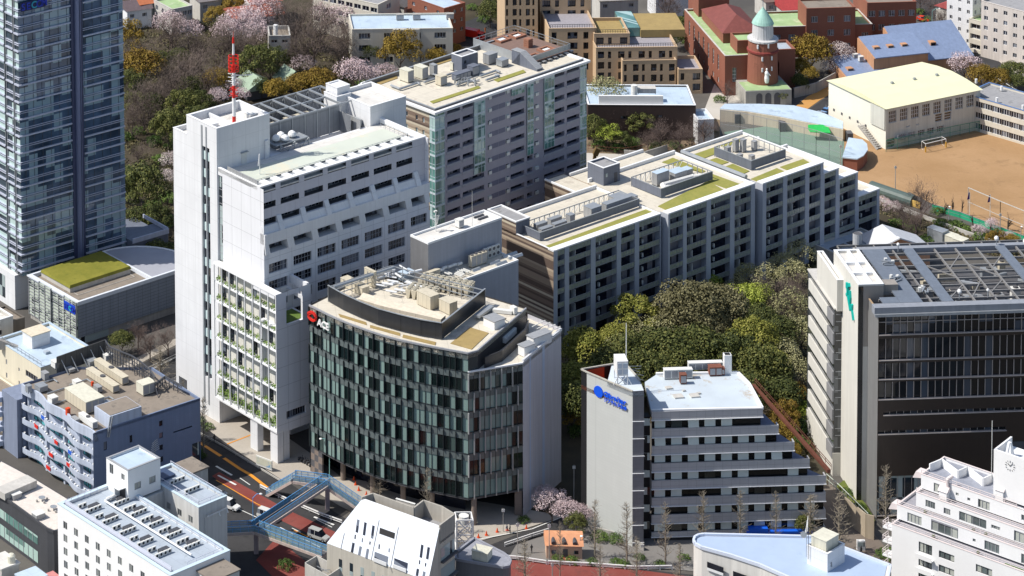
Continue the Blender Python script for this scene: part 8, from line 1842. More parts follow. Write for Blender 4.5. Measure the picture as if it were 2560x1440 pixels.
def street_things():
 wr=M['wpaint'];bl=mat('bridge_blue',(.12,.36,.70),.45,.08,1,streak=0);cr=mat('bridge_beige',(.62,.52,.47),.6,.1,.6);nb=netmat('blue_mesh',(.25,.42,.50),.55)
 fence('guard_rail','white guard rail and low wall between the red lane and the footbridge stairs',[(650,1222),(720,1258),(800,1292),(855,1312)],.9,wr,2.5,r=.12,cat='guard rail');fence('guard_rail','white guard rail along the red lane left of the police box',[(1262,1398),(1300,1402),(1366,1412)],.8,wr,2,r=.14,cat='guard rail');fence('guard_rail','long white guard rail in front of the bare street trees',[(1370,1412),(1480,1418),(1590,1426),(1680,1424)],.8,wr,2,r=.14,cat='guard rail');fence('guard_rail','white guard rail along the side road above the police box',[(1262,1368),(1330,1345),(1372,1332)],.9,wr,2,r=.1,cat='guard rail')
 fence('kerb_rail','thin pale rail beside the orange line in front of the white tower',[(470,1070),(560,1120),(650,1175),(700,1205)],.5,M['concrete_lt'],4,r=.09,cat='guard rail');fence('roadside_fence','long double-rail roadside fence along the road behind the blue apartments',[(300,965),(370,930),(440,896)],1.0,M['concrete_lt'],2,r=.08)
 fence('field_fence','green netting fence along the near edge of the dirt field',[(2330,525),(2400,545),(2480,575),(2580,612)],1.6,M['steel'],5,mat('green_sheet',(.03,.42,.22),.7,.05,.5));fence('gym_fence','pale green mesh fence between the gymnasium and the field',[(2215,380),(2300,362),(2400,340),(2495,322)],3.2,mat('fence_green',(.05,.25,.18),.6,.05,1),3,netmat('green_mesh',(.15,.35,.28),.22));fence('court_net','tall grey netting on posts in front of the terraced court',[(1800,345),(1850,352),(1950,375),(2040,398),(2106,420)],8,M['fr_grey'],3.4,netmat('grey_mesh',(.34,.38,.38),.16));fence('field_net','tall thin net posts between the field and the bare trees',[(2420,540),(2500,575),(2560,600)],7.5,M['concrete_lt'],8,r=.1)
 fence('retaining_wall','grey stone retaining wall above the orange driveway',[(1985,245),(2040,232),(2090,205)],3,M['concrete'],solid=True,cat='wall');fence('garden_wall','pale block retaining wall below the brown slope',[(1560,398),(1612,402),(1668,385)],2.6,M['concrete'],solid=True,cat='wall');fence('slope_fence','thin brown fence on the slope below the dark brick block',[(1470,378),(1560,385),(1640,372)],1.6,M['rust'],2.2,r=.06);fence('low_wall','long pale wall between the planted strip and the cream cubes',[(2200,505),(2300,545),(2420,590),(2480,610)],1.2,M['concrete_lt'],solid=True,cat='wall');fence('stair_wall','beige retaining wall with a pale green railing beside the grass bank',[(2112,1302),(2165,1345),(2185,1350)],5,mat('beige_retaining',(.42,.35,.26),.8,.1,.4),solid=True,cat='wall');fence('bank_fence','pale green railing descending along the grass bank',[(2066,1210),(2100,1240),(2170,1310)],2.2,mat('pale_green_rail',(.60,.66,.58),.6,.05,1),1.2,r=.07);fence('yard_wall','low grey wall beside the bare trees at the foot of the pale slab',[(1470,1330),(1560,1352),(1610,1378)],1.4,M['concrete'],solid=True,cat='wall')
 
 z=5.2;A=at(815,1206,z);B=at(640,1322,z);Cc=at(812,1385,z);D=at(560,1326,z);E=at(735,1196,z);G=at(672,1232,.3);H=at(905,1268,z-3.6)
 T=thing('footbridge','blue railed pedestrian footbridge crossing the road in a zigzag','footbridge',(A.x,A.y,0));o=Vector((A.x,A.y,0));k=[p-o for p in(A,B,Cc,D,E,G,H)];A,B,Cc,D,E,G,H=k
 for p,q,nm in((A,B,'span'),(B,Cc,'span'),(D,B,'span'),(E,A,'landing'),(G,E,'stair_flight'),(A,H,'stair_flight')):
  d=(q-p).normalized();n=Vector((-d.y,d.x,0)).normalized()*1.05;b=MB();b.bar(p-Vector((0,0,.35)),q-Vector((0,0,.35)),2.3,.55);b.build('deck_'+nm,cr,T)
  w_=MB();w_.bar(p+Vector((0,0,-.02)),q+Vector((0,0,-.02)),1.7,.1);w_.build('walkway',M['dkgrey'],T)
  for s in(-1,1):
   r_=MB();rail(r_,p+n*s,q+n*s,1.25,1.3,.06);r_.build('railing',bl,T);s_=MB();s_.face([p+n*s,q+n*s,q+n*s+Vector((0,0,1.2)),p+n*s+Vector((0,0,1.2))]);s_.build('mesh_panel',nb,T)
 d=(B-A).normalized();n=Vector((-d.y,d.x,0)).normalized()*1.12;b=MB();n=n if n.x<0 else-n;p,q=A.lerp(B,.45)+n,B+n;b.hexa([p,q,q-n*.05,p-n*.05,p+Vector((0,0,1.2)),q+Vector((0,0,1.2)),q-n*.05+Vector((0,0,1.2)),p-n*.05+Vector((0,0,1.2))]);b.build('dark_blue_panel',mat('deep_blue',(.02,.09,.33),.4,.05,1),T)
 for p in(A+Vector((.2,-1.2,0)),B+Vector((0,.2,0)),Cc+Vector((-1,0,0))):b=MB();b.bar((p.x,p.y,0),(p.x,p.y,z-.6),.9,.9);b.build('pier',mat('pier_mauve',(.40,.33,.34),.6,.1,.6),T)
 n=Vector((0,-1.25,0));p,q=B.lerp(Cc,.12)+n,B.lerp(Cc,.5)+n;b=MB();b.hexa([p,q,q+Vector((0,.08,0)),p+Vector((0,.08,0)),p+Vector((0,0,.8)),q+Vector((0,0,.8)),q+Vector((0,.08,.8)),p+Vector((0,.08,.8))]);b.build('yellow_banner',mat('banner_yellow',(.80,.55,.05),.6,.05,1),T)
 
 f=Fr(1366,1398,-4,0);T=f.thing('police_box','small peach police box with an orange tiled roof and three dormers','police box');pw=mat('peach_wall',(.70,.48,.34),.7,.06,.5);b=MB();b.box(0,7,0,3.5,0,2.9);b.build('wall',pw,T);b=MB();b.hexa([(-.3,-.3,2.9),(7.3,-.3,2.9),(7.3,3.6,2.9),(-.3,3.6,2.9),(-.3,1.8,4.4),(7.3,1.8,4.4),(7.3,3.0,4.4),(-.3,3.0,4.4)]);b.build('roof',mat('peach_tile',(.72,.34,.18),.7,.08,1),T)
 for i in range(3):b=MB();x=1.4+i*2.1;b.tube((x,-.1,3.3),(x,1.5,3.6),.45,.45,10);b.build('dormer',M['steel_dk'],T)
 b=MB();b.box(3.2,4.2,-.05,-.005,0,2.2);b.build('door',M['dkgrey'],T)
 for x in(1.0,5.4):b=MB();b.box(x,x+.9,-.05,-.005,1.2,1.9);b.build('window',M['gl_dark'],T)
 b=MB();b.box(3,5.6,-1.4,-.02,.1,.35);b.build('step',mat('peach_tile',None),T)
 
 t=thing('goal','white football goal with yellow post pads on the dirt field','goal',at(2312,381,0));q=[at(x,y,0)-at(2312,381,0)for x,y in((2314,381),(2365,369),(2355,360),(2304,371))];b=MB();U_=Vector((0,0,2.4));b.bar(q[0],q[0]+U_,.15);b.bar(q[1],q[1]+U_,.15);b.bar(q[0]+U_,q[1]+U_,.15);b.bar(q[0]+U_,q[3]+U_*.85,.1);b.bar(q[1]+U_,q[2]+U_*.85,.1);b.bar(q[3],q[3]+U_*.85,.1);b.bar(q[2],q[2]+U_*.85,.1);b.bar(q[3]+U_*.85,q[2]+U_*.85,.1);b.bar(q[3],q[0],.08);b.bar(q[2],q[1],.08);b.bar(q[3],q[2],.08);b.build('frame',wr,t)
 for i in(0,1):b=MB();b.bar(q[i],q[i]+Vector((0,0,1.6)),.3);b.build('post_pad',mat('pad_yellow',(.75,.42,.04),.6,.05,1),t)
 for x,y,h,r_,lb in((1605,1395,3,.05,'thin pole with a sign plate on the forecourt by the stepped office'),(2101,425,7,.12,'grey net post at the corner of the court pavilion'),(2238,488,8,.12,'tall grey net post behind the long block, left'),(2240,470,.1,.1,None),(1294,1385,6.5,.1,'grey utility pole left of the police box'),(1373,1400,7.5,.1,'dark utility pole in front of the police box'),(1435,1268,9,.12,'brown utility pole between the pale slab and the blossoming tree'),(1258,1330,5,.07,'pole with red and blue sign near the dark glass office'),(512,1100,8,.08,'thin dark lamp pole beside the orange line'),(424,620,3,.1,None),(2500,600,7,.12,'tall grey net post at the right of the green fence'),(170,905,11,.05,'very thin rod standing behind the pale blue roof'),(1381,1445,3.2,.12,'short white post at the bottom edge on the red lane')):
  if lb:t=thing('utility_pole',lb,'pole',at(x,y,0));b=MB();b.tube((0,0,0),(0,0,h),r_,r_*.7);b.build('pole',M['concrete'],t);b=MB();b.box(-.3,.3,-.06,.06,h-.8,h-.2);b.build('plate',M['ac_white'],t)
 for i,(x,y,h,dx)in enumerate(((633,1330,8,1.6),(824,1200,9,-1.8),(2330,85,8,2.2),(1450,1395,4.5,.3),(2372,555,4,.2),(2552,605,4,.2))):
  t=thing('street_lamp',('blue curved street lamp at the left end of the footbridge','curved street lamp behind the top of the footbridge','pale green curved street lamp by the striped crossing','small globe lamp at the foot of the pale slab','white globe lamp in the planted strip by the field','white globe lamp at the right end of the planted strip')[i],'street lamp',at(x,y,0));b=MB();b.tube((0,0,0),(0,0,h-.8),.1,.08);b.tube((0,0,h-.8),(dx*.5,0,h),.07);b.tube((dx*.5,0,h),(dx,0,h),.07);b.build('post',bl if i==0 else M['fr_grey']if i>2 else mat('lamp_teal',(.25,.50,.48),.5,.05,1),t);b=MB();b.lathe((dx,0,h-.15),[(.05,0),(.3,.08),(.3,.2),(.05,.3)],10);b.build('head',wr,t)
 for i,(x,y)in enumerate(((885,1200),(897,1226),(889,1212),(916,1238),(1196,1344),(1216,1338),(1243,1330),(1268,1326),(1316,1322),(1410,1404))):
  t=thing('traffic_cone','orange traffic cone '+('behind the glass office columns, farthest','behind the glass office columns, nearest','between two others behind the columns','right of the cones behind the columns','leftmost on the corner pavement','second on the corner pavement','third on the corner pavement','by the two dark figures','beside the blossoming tree wall','at the guard rail by the red lane')[i],'traffic cone',at(x,y,.13));b=MB();b.box(-.3,.3,-.3,.3,0,.06);b.lathe((0,0,.06),[(.24,0),(.07,.8)],8);b.build('cone',mat('cone_orange',(.80,.10,.02),.5,.05,1),t)
 for i,(x,y,w_)in enumerate(((2368+64,505,1),(2463,512,2))):t=thing('flag_pole',('pole with a dark flag on the dirt field, left','pole with a purple flag on the dirt field, right')[i],'flag pole',at(x+20*i-8,y+40,0));b=MB();b.tube((0,0,0),(0,0,7),.08,.05);b.build('pole',M['ac_white'],t);b=MB();b.hexa([(-.7,0,4.8),(-.05,0,5.0),(-.05,.08,5.0),(-.7,.08,4.8),(-.3,0,6.6),(-.05,0,6.8),(-.05,.08,6.8),(-.3,.08,6.6)]);b.build('flag',mat('flag_purple',(.06,.02,.14),.8,.05,1),t)
 t=thing('arched_shed','long dark green arched tunnel shed beside the dirt field','shed',at(2170,470,0));b=MB();o=at(2170,470,0);P0=at(2178,468,1)-o;P1=at(2285,505,1)-o;b.tube(P0,P1,1.7,1.7,14);b.build('arched_roof',mat('shed_green',(.09,.13,.12),.5,.1,.6,panel=(.8,9,.05),joint=.7),t);t=thing('yellow_shed_wall','yellow block wall below the arched tunnel shed','wall',o);b=MB();b.bar(P0+Vector((1,-2.6,0)),P1+Vector((1,-2.6,0)),.4,1.6);b.build('wall',mat('shed_yellow',(.70,.45,.12),.7,.05,1),t)
 
 t=thing('notice_board','wide glazed notice board with a blue map at the foot of the white column','notice board',at(640,1165,.12),radians(-40));b=MB();b.box(0,4.2,0,.25,.3,2.4);b.build('frame',M['ac_white'],t);b=MB();b.box(.1,4.1,-.04,-.005,.7,2.2);b.build('map_panel',mat('map_panel',(.62,.62,.50),.5,.1,.8,streak=0,stain=((.10,.32,.60),.5,.55)),t)
 t=thing('vending_machine','white vending machine against the beige retaining wall','vending machine',at(2152,1375,0));b=MB();b.box(-.8,.8,-.4,.4,0,2.0);b.build('body',wr,t);b=MB();b.box(-.65,.65,-.44,-.405,.9,1.8);b.build('display',M['gl_blind'],t)
 for i in range(6):t=thing('moped',ORD[i]+' moped from the left in the row beside the glass office','moped',at(752+i*7,1150+i*4,.13),radians(30),'mopeds parked by the glass office');b=MB();b.tube((-.5,0,.25),(-.5,.1,.25),.25,n=10);b.tube((.5,0,.25),(.5,.1,.25),.25,n=10);b.hexa([(-.6,-.1,.3),(.3,-.1,.3),(.3,.2,.3),(-.6,.2,.3),(-.6,-.1,.8),(0,-.1,.75),(0,.2,.75),(-.6,.2,.8)]);b.bar((.5,.05,.3),(.4,.05,1.0),.08);b.build('body',M['steel_dk'],t)
 for i,(x,y)in enumerate(((2110,1150),)):pass
 
 t=thing('blue_awning','bright blue awning strip in front of the stepped office ground floor','awning',at(1880,1345,0));b=MB();b.box(-1.2,12,-.8,.4,1.2,1.7);b.box(-.8,3,-1,.6,1.8,2.4);b.build('awning',mat('awning_blue',(.01,.12,.70),.5,.03,1,streak=0),t)
 t=thing('crane_arm','brown crane arm rising from the work site right of the high block','crane',at(1478,470,0));b=MB();b.bar((0,0,2),(1,0,9),.8);b.bar((1,0,9),(1.8,0,10.8),1.3);b.build('arm',mat('crane_brown',(.16,.10,.03),.6,.2,1),t);b=MB();b.box(-1.4,1.6,-1.2,1.2,.4,2.4);b.box(-1.8,2,-1.5,-1,0,.6);b.box(-1.8,2,1,1.5,0,.6);b.build('cab',M['steel_dk'],t)
street_things()
# ----
def vehicle(kind,px,py,deg,label,col,z=.14):
 L,Wd,H=dict(van=(4.6,1.7,1.95),car=(4.4,1.7,1.45),truck=(6.5,2.2,2.8))[kind];t=thing(dict(van='van',car='parked_car',truck='truck')[kind],label,kind,at(px,py,z),radians(deg));pm=mat('car_%s'%''.join('%02x'%int(c*99)for c in col),col,.25,.03,1,streak=0,spec=.6)
 h=Wd/2;zb=.32;b=MB()
 def sec(x,w_,z0,z1):return[(x,-w_,z0),(x,w_,z0),(x,w_,z1),(x,-w_,z1)]
 prof=[(-L/2,h*.9,.45,.85),(-L/2+.15,h,zb,.98),(L/2-.9,h,zb,.95),(L/2-.1,h*.92,zb,.8),(L/2,h*.8,.42,.66)]if kind!='truck' else[(-L/2,h,.6,2.8),(L/2-1.9,h,.6,2.8),(L/2-1.85,h,.4,2.3),(L/2-.25,h,.4,2.2),(L/2,h*.95,.4,1.2)]
 for a,c in zip(prof,prof[1:]):A,B=sec(*a),sec(*c);b.face([A[0],B[0],B[3],A[3]]);b.face([B[1],A[1],A[2],B[2]]);b.face([A[3],B[3],B[2],A[2]]);b.face([A[0],A[1],B[1],B[0]])
 b.face(sec(*prof[0])[::-1]);b.face(sec(*prof[-1]));b.build('body',pm,t)
 if kind!='truck':
  x0,x1,x2,x3=(-L/2+.1,-L/2+.25,L/2-1.9,L/2-1.05)if kind=='van' else(-L/2+.25,-L/2+.95,L/2-2.1,L/2-1.25);r=h*.8
  g=MB();g.hexa([(x0,-h*.97,.92),(x3,-h*.97,.9),(x3,h*.97,.9),(x0,h*.97,.92),(x1,-r,H-.06),(x2,-r,H-.06),(x2,r,H-.06),(x1,r,H-.06)]);g.build('windows',M['gl_dark'],t);g=MB();g.box(x1-.02,x2+.02,-r-.02,r+.02,H-.06,H);g.build('roof',pm,t)
  for xx in((x0+x3)/2-.1,):g=MB();g.hexa([(xx,-h*.985,.92),(xx+.1,-h*.985,.92),(xx+.1,h*.985,.92),(xx,h*.985,.92),(xx,-r-.02,H-.05),(xx+.1,-r-.02,H-.05),(xx+.1,r+.02,H-.05),(xx,r+.02,H-.05)]);g.build('pillar',pm,t)
 else:g=MB();g.box(L/2-1.5,L/2-.1,-h-.01,h+.01,1.4,2.05);g.build('windows',M['gl_dark'],t)
 for x in(-L/2+.85,L/2-.85):
  for s in(-1,1):g=MB();g.tube((x,s*(h-.2),.33),(x,s*(h+.02),.33),.33,n=12);w2=g.build('wheel',M['black'],t);g=MB();g.tube((x,s*(h+.021),.33),(x,s*(h+.035),.33),.18,n=10);g.build('rim',M['steel'],w2)
 for s in(-1,1):g=MB();g.box(L/2-.04,L/2+.03,s*h*.6-.14,s*h*.6+.14,.55,.7);g.build('headlight',wl_,t)
 return t
wl_=mat('lamp_glass',(.7,.7,.68),.2,.02,1,streak=0)
for a in(('van',797,1347,-37,'silver taxi van with a roof sign beneath the footbridge',(.42,.43,.42)),('van',670,1297,-37,'white roofed vehicle half hidden behind the dark blue bridge panel',(.66,.66,.64)),('car',648,1318,-37,'black car waiting under the left end of the footbridge',(.02,.02,.025)),('van',574,1270,-37,'white van on the road beyond the rear wing of the white block',(.75,.75,.74)),('car',556,1245,-37,'dark car ahead of the white van near the rear wing',(.03,.03,.03)),('car',2050,290,50,'silver-blue parked car, leftmost beside the gymnasium',(.30,.34,.40)),('car',2068,281,50,'blue parked car between two others beside the gymnasium',(.12,.26,.50)),('car',2085,271,50,'white parked car nearest the gymnasium wall',(.75,.76,.76)),('car',2308,52,-40,'red taxi with a pale roof on the street at the top right',(.70,.06,.02)),('truck',1186,96,-35,'red and white tipper truck in the construction street',(.65,.03,.02)),('car',472,938,40,'white car parked behind the leg of the white tower',(.7,.7,.68)),('car',2440,118,-40,'dark car parked by the guard rail at the top right',(.04,.04,.05))):vehicle(*a)
b=MB();b.box(-.3,.3,-.25,.25,1.96,2.12)
def person(px,py,rz,label,top,z=.14):
 t=thing('person',label,'person',at(px,py,z),rz);me=bpy.data.meshes.get('person_body')
 if not me:
  V=[(0,0,.95),(0,0,1.15),(0,0,1.42),(0,0,1.52),(0,0,1.66),(.1,.02,.88),(.13,.12,.48),(.14,.03,.06),(.15,.17,.03),(-.1,-.02,.88),(-.12,-.1,.48),(-.13,-.2,.08),(-.13,-.06,.03),(.19,0,1.40),(.25,-.06,1.12),(.24,.06,.9),(-.19,0,1.40),(-.25,.08,1.12),(-.24,.18,.92)]
  E=[(0,1),(1,2),(2,3),(3,4),(0,5),(5,6),(6,7),(7,8),(0,9),(9,10),(10,11),(11,12),(2,13),(13,14),(14,15),(2,16),(16,17),(17,18)];R=[.15,.14,.15,.06,.11,.09,.065,.045,.04,.09,.065,.045,.04,.06,.045,.035,.06,.045,.035]
  q=bpy.data.meshes.new('q');q.from_pydata(V,E,[]);o=bpy.data.objects.new('q',q);C.objects.link(o);m=o.modifiers.new('s','SKIN')
  for i,r in enumerate(R):q.skin_vertices[0].data[i].radius=(r,r)
  q.skin_vertices[0].data[0].use_root=True;s=o.modifiers.new('u','SUBSURF');s.levels=s.render_levels=1;bpy.context.view_layer.update();me=bpy.data.meshes.new_from_object(o.evaluated_get(bpy.context.evaluated_depsgraph_get()));me.name='person_body';bpy.data.objects.remove(o)
 me2=me.copy();me2.materials.clear();me2.materials.append(mat('cloth_%d'%int(top[0]*50),top,.8,.1,2));o=bpy.data.objects.new('body',me2);C.objects.link(o);o.parent=t
 h=MB();h.lathe((0,-.01,1.6),[(.02,.0),(.11,.05),(.115,.12),(.07,.19),(.01,.2)],10);h.build('hair',M['steel_dk'],t)
for a in((1329,1382,.3,'person in dark clothes walking on the forecourt left of the police box',(.05,.05,.05)),(1275,1333,1.2,'person in dark coat on the corner pavement, right of a pair',(.02,.02,.03)),(1267,1332,.8,'person in grey on the corner pavement, left of a pair',(.25,.25,.28)),(2153,1386,2,'person in black standing in front of the vending machine',(.01,.01,.01)),(1213,82,.4,'worker in orange beside the tipper truck',(.7,.2,.03)),(1207,92,1,'worker in yellow vest by the tipper truck',(.7,.45,.05)),(536,1105,.5,'person in dark clothes on the pavement below the white tower',(.04,.04,.06))):person(*a)
# ----
def crown_mesh(name,m,n,clumps,s,seed,flat=.8,r=5.0,spread=.78,low=-.35):
 rnd=random.Random(seed);b=MB();cs=[]
 for i in range(clumps):
  t=i*2.399963;zz=1-(i+.5)/clumps*1.35;rr=math.sqrt(max(0,1-zz*zz))if abs(zz)<1 else 0;k=spread*rnd.uniform(.8,1.1);cs.append((Vector((cos(t)*rr*k*r,sin(t)*rr*k*r,zz*k*r*flat)),r*rnd.uniform(.26,.44)))
 for c,cr in cs:leaf_blob(n//clumps,cr,cr,cr*.85,s,rnd,c,b,low)
 return b.mesh(name,m)
def sliver_mesh(name,m,n,r,h,seed,z0=.35):
 rnd=random.Random(seed);b=MB()
 cs=[Vector((rnd.gauss(0,.42)*r,rnd.gauss(0,.42)*r,h*rnd.uniform(z0,.9)))for _ in range(26)]
 for _ in range(n):
  c=rnd.choice(cs);p=c+Vector((rnd.gauss(0,r*.2),rnd.gauss(0,r*.2),rnd.gauss(0,h*.07)));d=(p-Vector((0,0,h*.3))).normalized()+Vector((rnd.gauss(0,.35),rnd.gauss(0,.35),rnd.gauss(0,.35)));d.normalize();s=Vector((-d.y,d.x,0))*.035;q=p+d*rnd.uniform(.5,1.1);i=len(b.v);b.v+=[tuple(p-s),tuple(p+s),tuple(q)];b.f.append((i,i+1,i+2));b.m.append(0)
 return b.mesh(name,m)
def branch_mesh(name,m,h,spread,depth,seed,up=.5,r0=.22,narrow=False,twig=.05):
 rnd=random.Random(seed);b=MB()
 def grow(p,d,L,r,k):
  q=p+d*L;b.tube(p,q,r,r*.65,5 if k<2 else 3,cap=False)
  if k>=depth:return
  for i in range(3 if k else 5):
   a=Vector((rnd.gauss(0,1),rnd.gauss(0,1),rnd.gauss(0,.5)+up)).normalized();dd=(d*(.55 if not narrow else .2)+a*spread).normalized();s=rnd.uniform(.35,1.0);grow(p+(q-p)*s,dd,L*rnd.uniform(.55,.8),max(twig*.5,r*.5*(1.2-s*.3)),k+1)
 if narrow:
  b.tube((0,0,0),(0,0,h),r0,.04,6)
  for i in range(70):z=h*(.15+.83*i/70);a=rnd.uniform(0,6.28);L=(h*.17)*(1.1-i/70)*rnd.uniform(.6,1.1)+.3;d=Vector((cos(a),sin(a),.75)).normalized();p=Vector((0,0,z));b.tube(p,p+d*L,.05,.02,3,cap=False);[b.tube(p+d*L*s,p+d*L*s+Vector((rnd.gauss(0,.3),rnd.gauss(0,.3),.45)),.025,.012,3,cap=False)for s in(.4,.65,.9)]
 else:grow(Vector((0,0,0)),Vector((0,0,1)),h*.36,r0,0)
 return b.mesh(name,m)
bark=mat('bark',(.13,.10,.08),.9,.3,2);twig=mat('twig_brown',(.17,.125,.11),.9,.3,1);twp=mat('twig_purple',(.155,.118,.10),.9,.2,1);twl=mat('twig_pale',(.30,.26,.20),.9,.2,1)
LV=dict(ever=[(.15,(.022,.034,.010)),(.5,(.07,.085,.02)),(.85,(.18,.18,.05))],lime=[(.15,(.07,.09,.012)),(.5,(.17,.18,.03)),(.85,(.32,.30,.07))],olive=[(.15,(.07,.065,.03)),(.5,(.14,.13,.06)),(.85,(.24,.22,.12))],bronze=[(.15,(.10,.055,.01)),(.5,(.21,.14,.02)),(.85,(.34,.24,.04))],
 pink=[(.15,(.42,.31,.32)),(.5,(.60,.47,.48)),(.85,(.76,.65,.66))],cream=[(.15,(.16,.16,.07)),(.5,(.29,.28,.13)),(.85,(.44,.42,.24))],bright=[(.15,(.12,.16,.015)),(.5,(.27,.33,.04)),(.85,(.42,.46,.10))],white=[(.15,(.42,.34,.32)),(.5,(.56,.48,.46)),(.85,(.70,.64,.62))])
KM={};V2={}
for k,(n,cl,s,fl)in dict(ever=(5200,26,.21,.85),lime=(5200,26,.21,.85),olive=(7200,40,.19,.62),bronze=(5000,24,.21,.75),pink=(2300,26,.17,.6),cream=(1800,26,.18,.7),bright=(2400,20,.24,.7),white=(2200,24,.17,.7)).items():
 V2[k]=crown_mesh('crown_'+k,leaf('leaf_'+k,LV[k]),n,int(cl*.6),s*.9,len(k)*11+5,fl*1.1,spread=.9)
 KM[k]=(crown_mesh('crown_'+k,leaf('leaf_'+k,LV[k]),n,cl,s,len(k)*7+3,fl),branch_mesh('branches_'+k,bark,7.0,.75,3 if k in('pink','white','cream','bright')else 1,5,.3))
KM['bare']=(branch_mesh('twigs_bare',twig,12,.8,5,3,.55,.28),sliver_mesh('twig_haze_bare',twig,2600,4.6,11,1));KM['purple']=(branch_mesh('twigs_purple',twp,12,.95,5,8,.45,.26),sliver_mesh('twig_haze_purple',twp,3200,4.8,11,2));KM['street']=(branch_mesh('twigs_street',twl,13,.5,3,4,.8,.17,True),None);KM['pollard']=(branch_mesh('twigs_pollard',bark,6,.6,2,6,.8,.2),None)
KM['bush']=(crown_mesh('crown_bush',M['shrub'],1500,12,.25,31,.6,low=-.1),None)
DESC=dict(ever='dark evergreen tree',lime='yellow-green broadleaf evergreen',olive='dense olive domed tree',bronze='golden-brown evergreen',pink='pink blossoming cherry tree',cream='pale budding tree',bright='fresh bright green tree',white='whitish blossoming tree',bare='bare brown tree',purple='bare purple-brown tree',street='slim bare street tree',pollard='small pruned bare tree',bush='low green shrub')
def plant(kind,px,py,r,label,group,h=None):
 """px, py: picture point of the crown centre; r: crown radius in metres"""
 cm,tm=KM[kind];rnd=random.Random(int(px*7+py));flat=dict(olive=.62,pink=.6,bush=.45).get(kind,.8)
 if kind in('bare','purple','street','pollard'):
  hh=h or r*2.2;base=at(px,py,hh*.55);t=thing('bare_tree',label,'tree',(base.x,base.y,0),rnd.uniform(0,6.28),group);o=bpy.data.objects.new('branches',cm);C.objects.link(o);o.parent=t
  if tm:w=bpy.data.objects.new('twigs',tm);C.objects.link(w);w.parent=t;w.scale=(r/5.2,r/5.2,hh/11.5)
  k=dict(bare=10.5,purple=10,street=13,pollard=5.2)[kind];o.scale=(r/(5.2 if kind in('bare','purple')else 1.9 if kind=='street' else 1.6),r/(5.2 if kind in('bare','purple')else 1.9 if kind=='street' else 1.6),hh/k);return
 zc=h or(r*1.25 if kind!='bush' else r*.25);base=at(px,py,zc);cm=V2[kind]if kind in V2 and rnd.random()<.45 else cm;t=thing('tree' if kind!='bush' else 'shrub',label,'tree' if kind!='bush' else 'shrub',(base.x,base.y,0),rnd.uniform(0,6.28),group)
 o=bpy.data.objects.new('crown',cm);C.objects.link(o);o.parent=t;o.location=(0,0,zc);s=r/5.2;o.scale=(s*rnd.uniform(.92,1.1),s*rnd.uniform(.85,1.1),s*rnd.uniform(.85,1.25))
 if tm:o=bpy.data.objects.new('trunk',tm);C.objects.link(o);o.parent=t;k=zc/5.0;o.scale=(s*1.1,s*1.1,k)
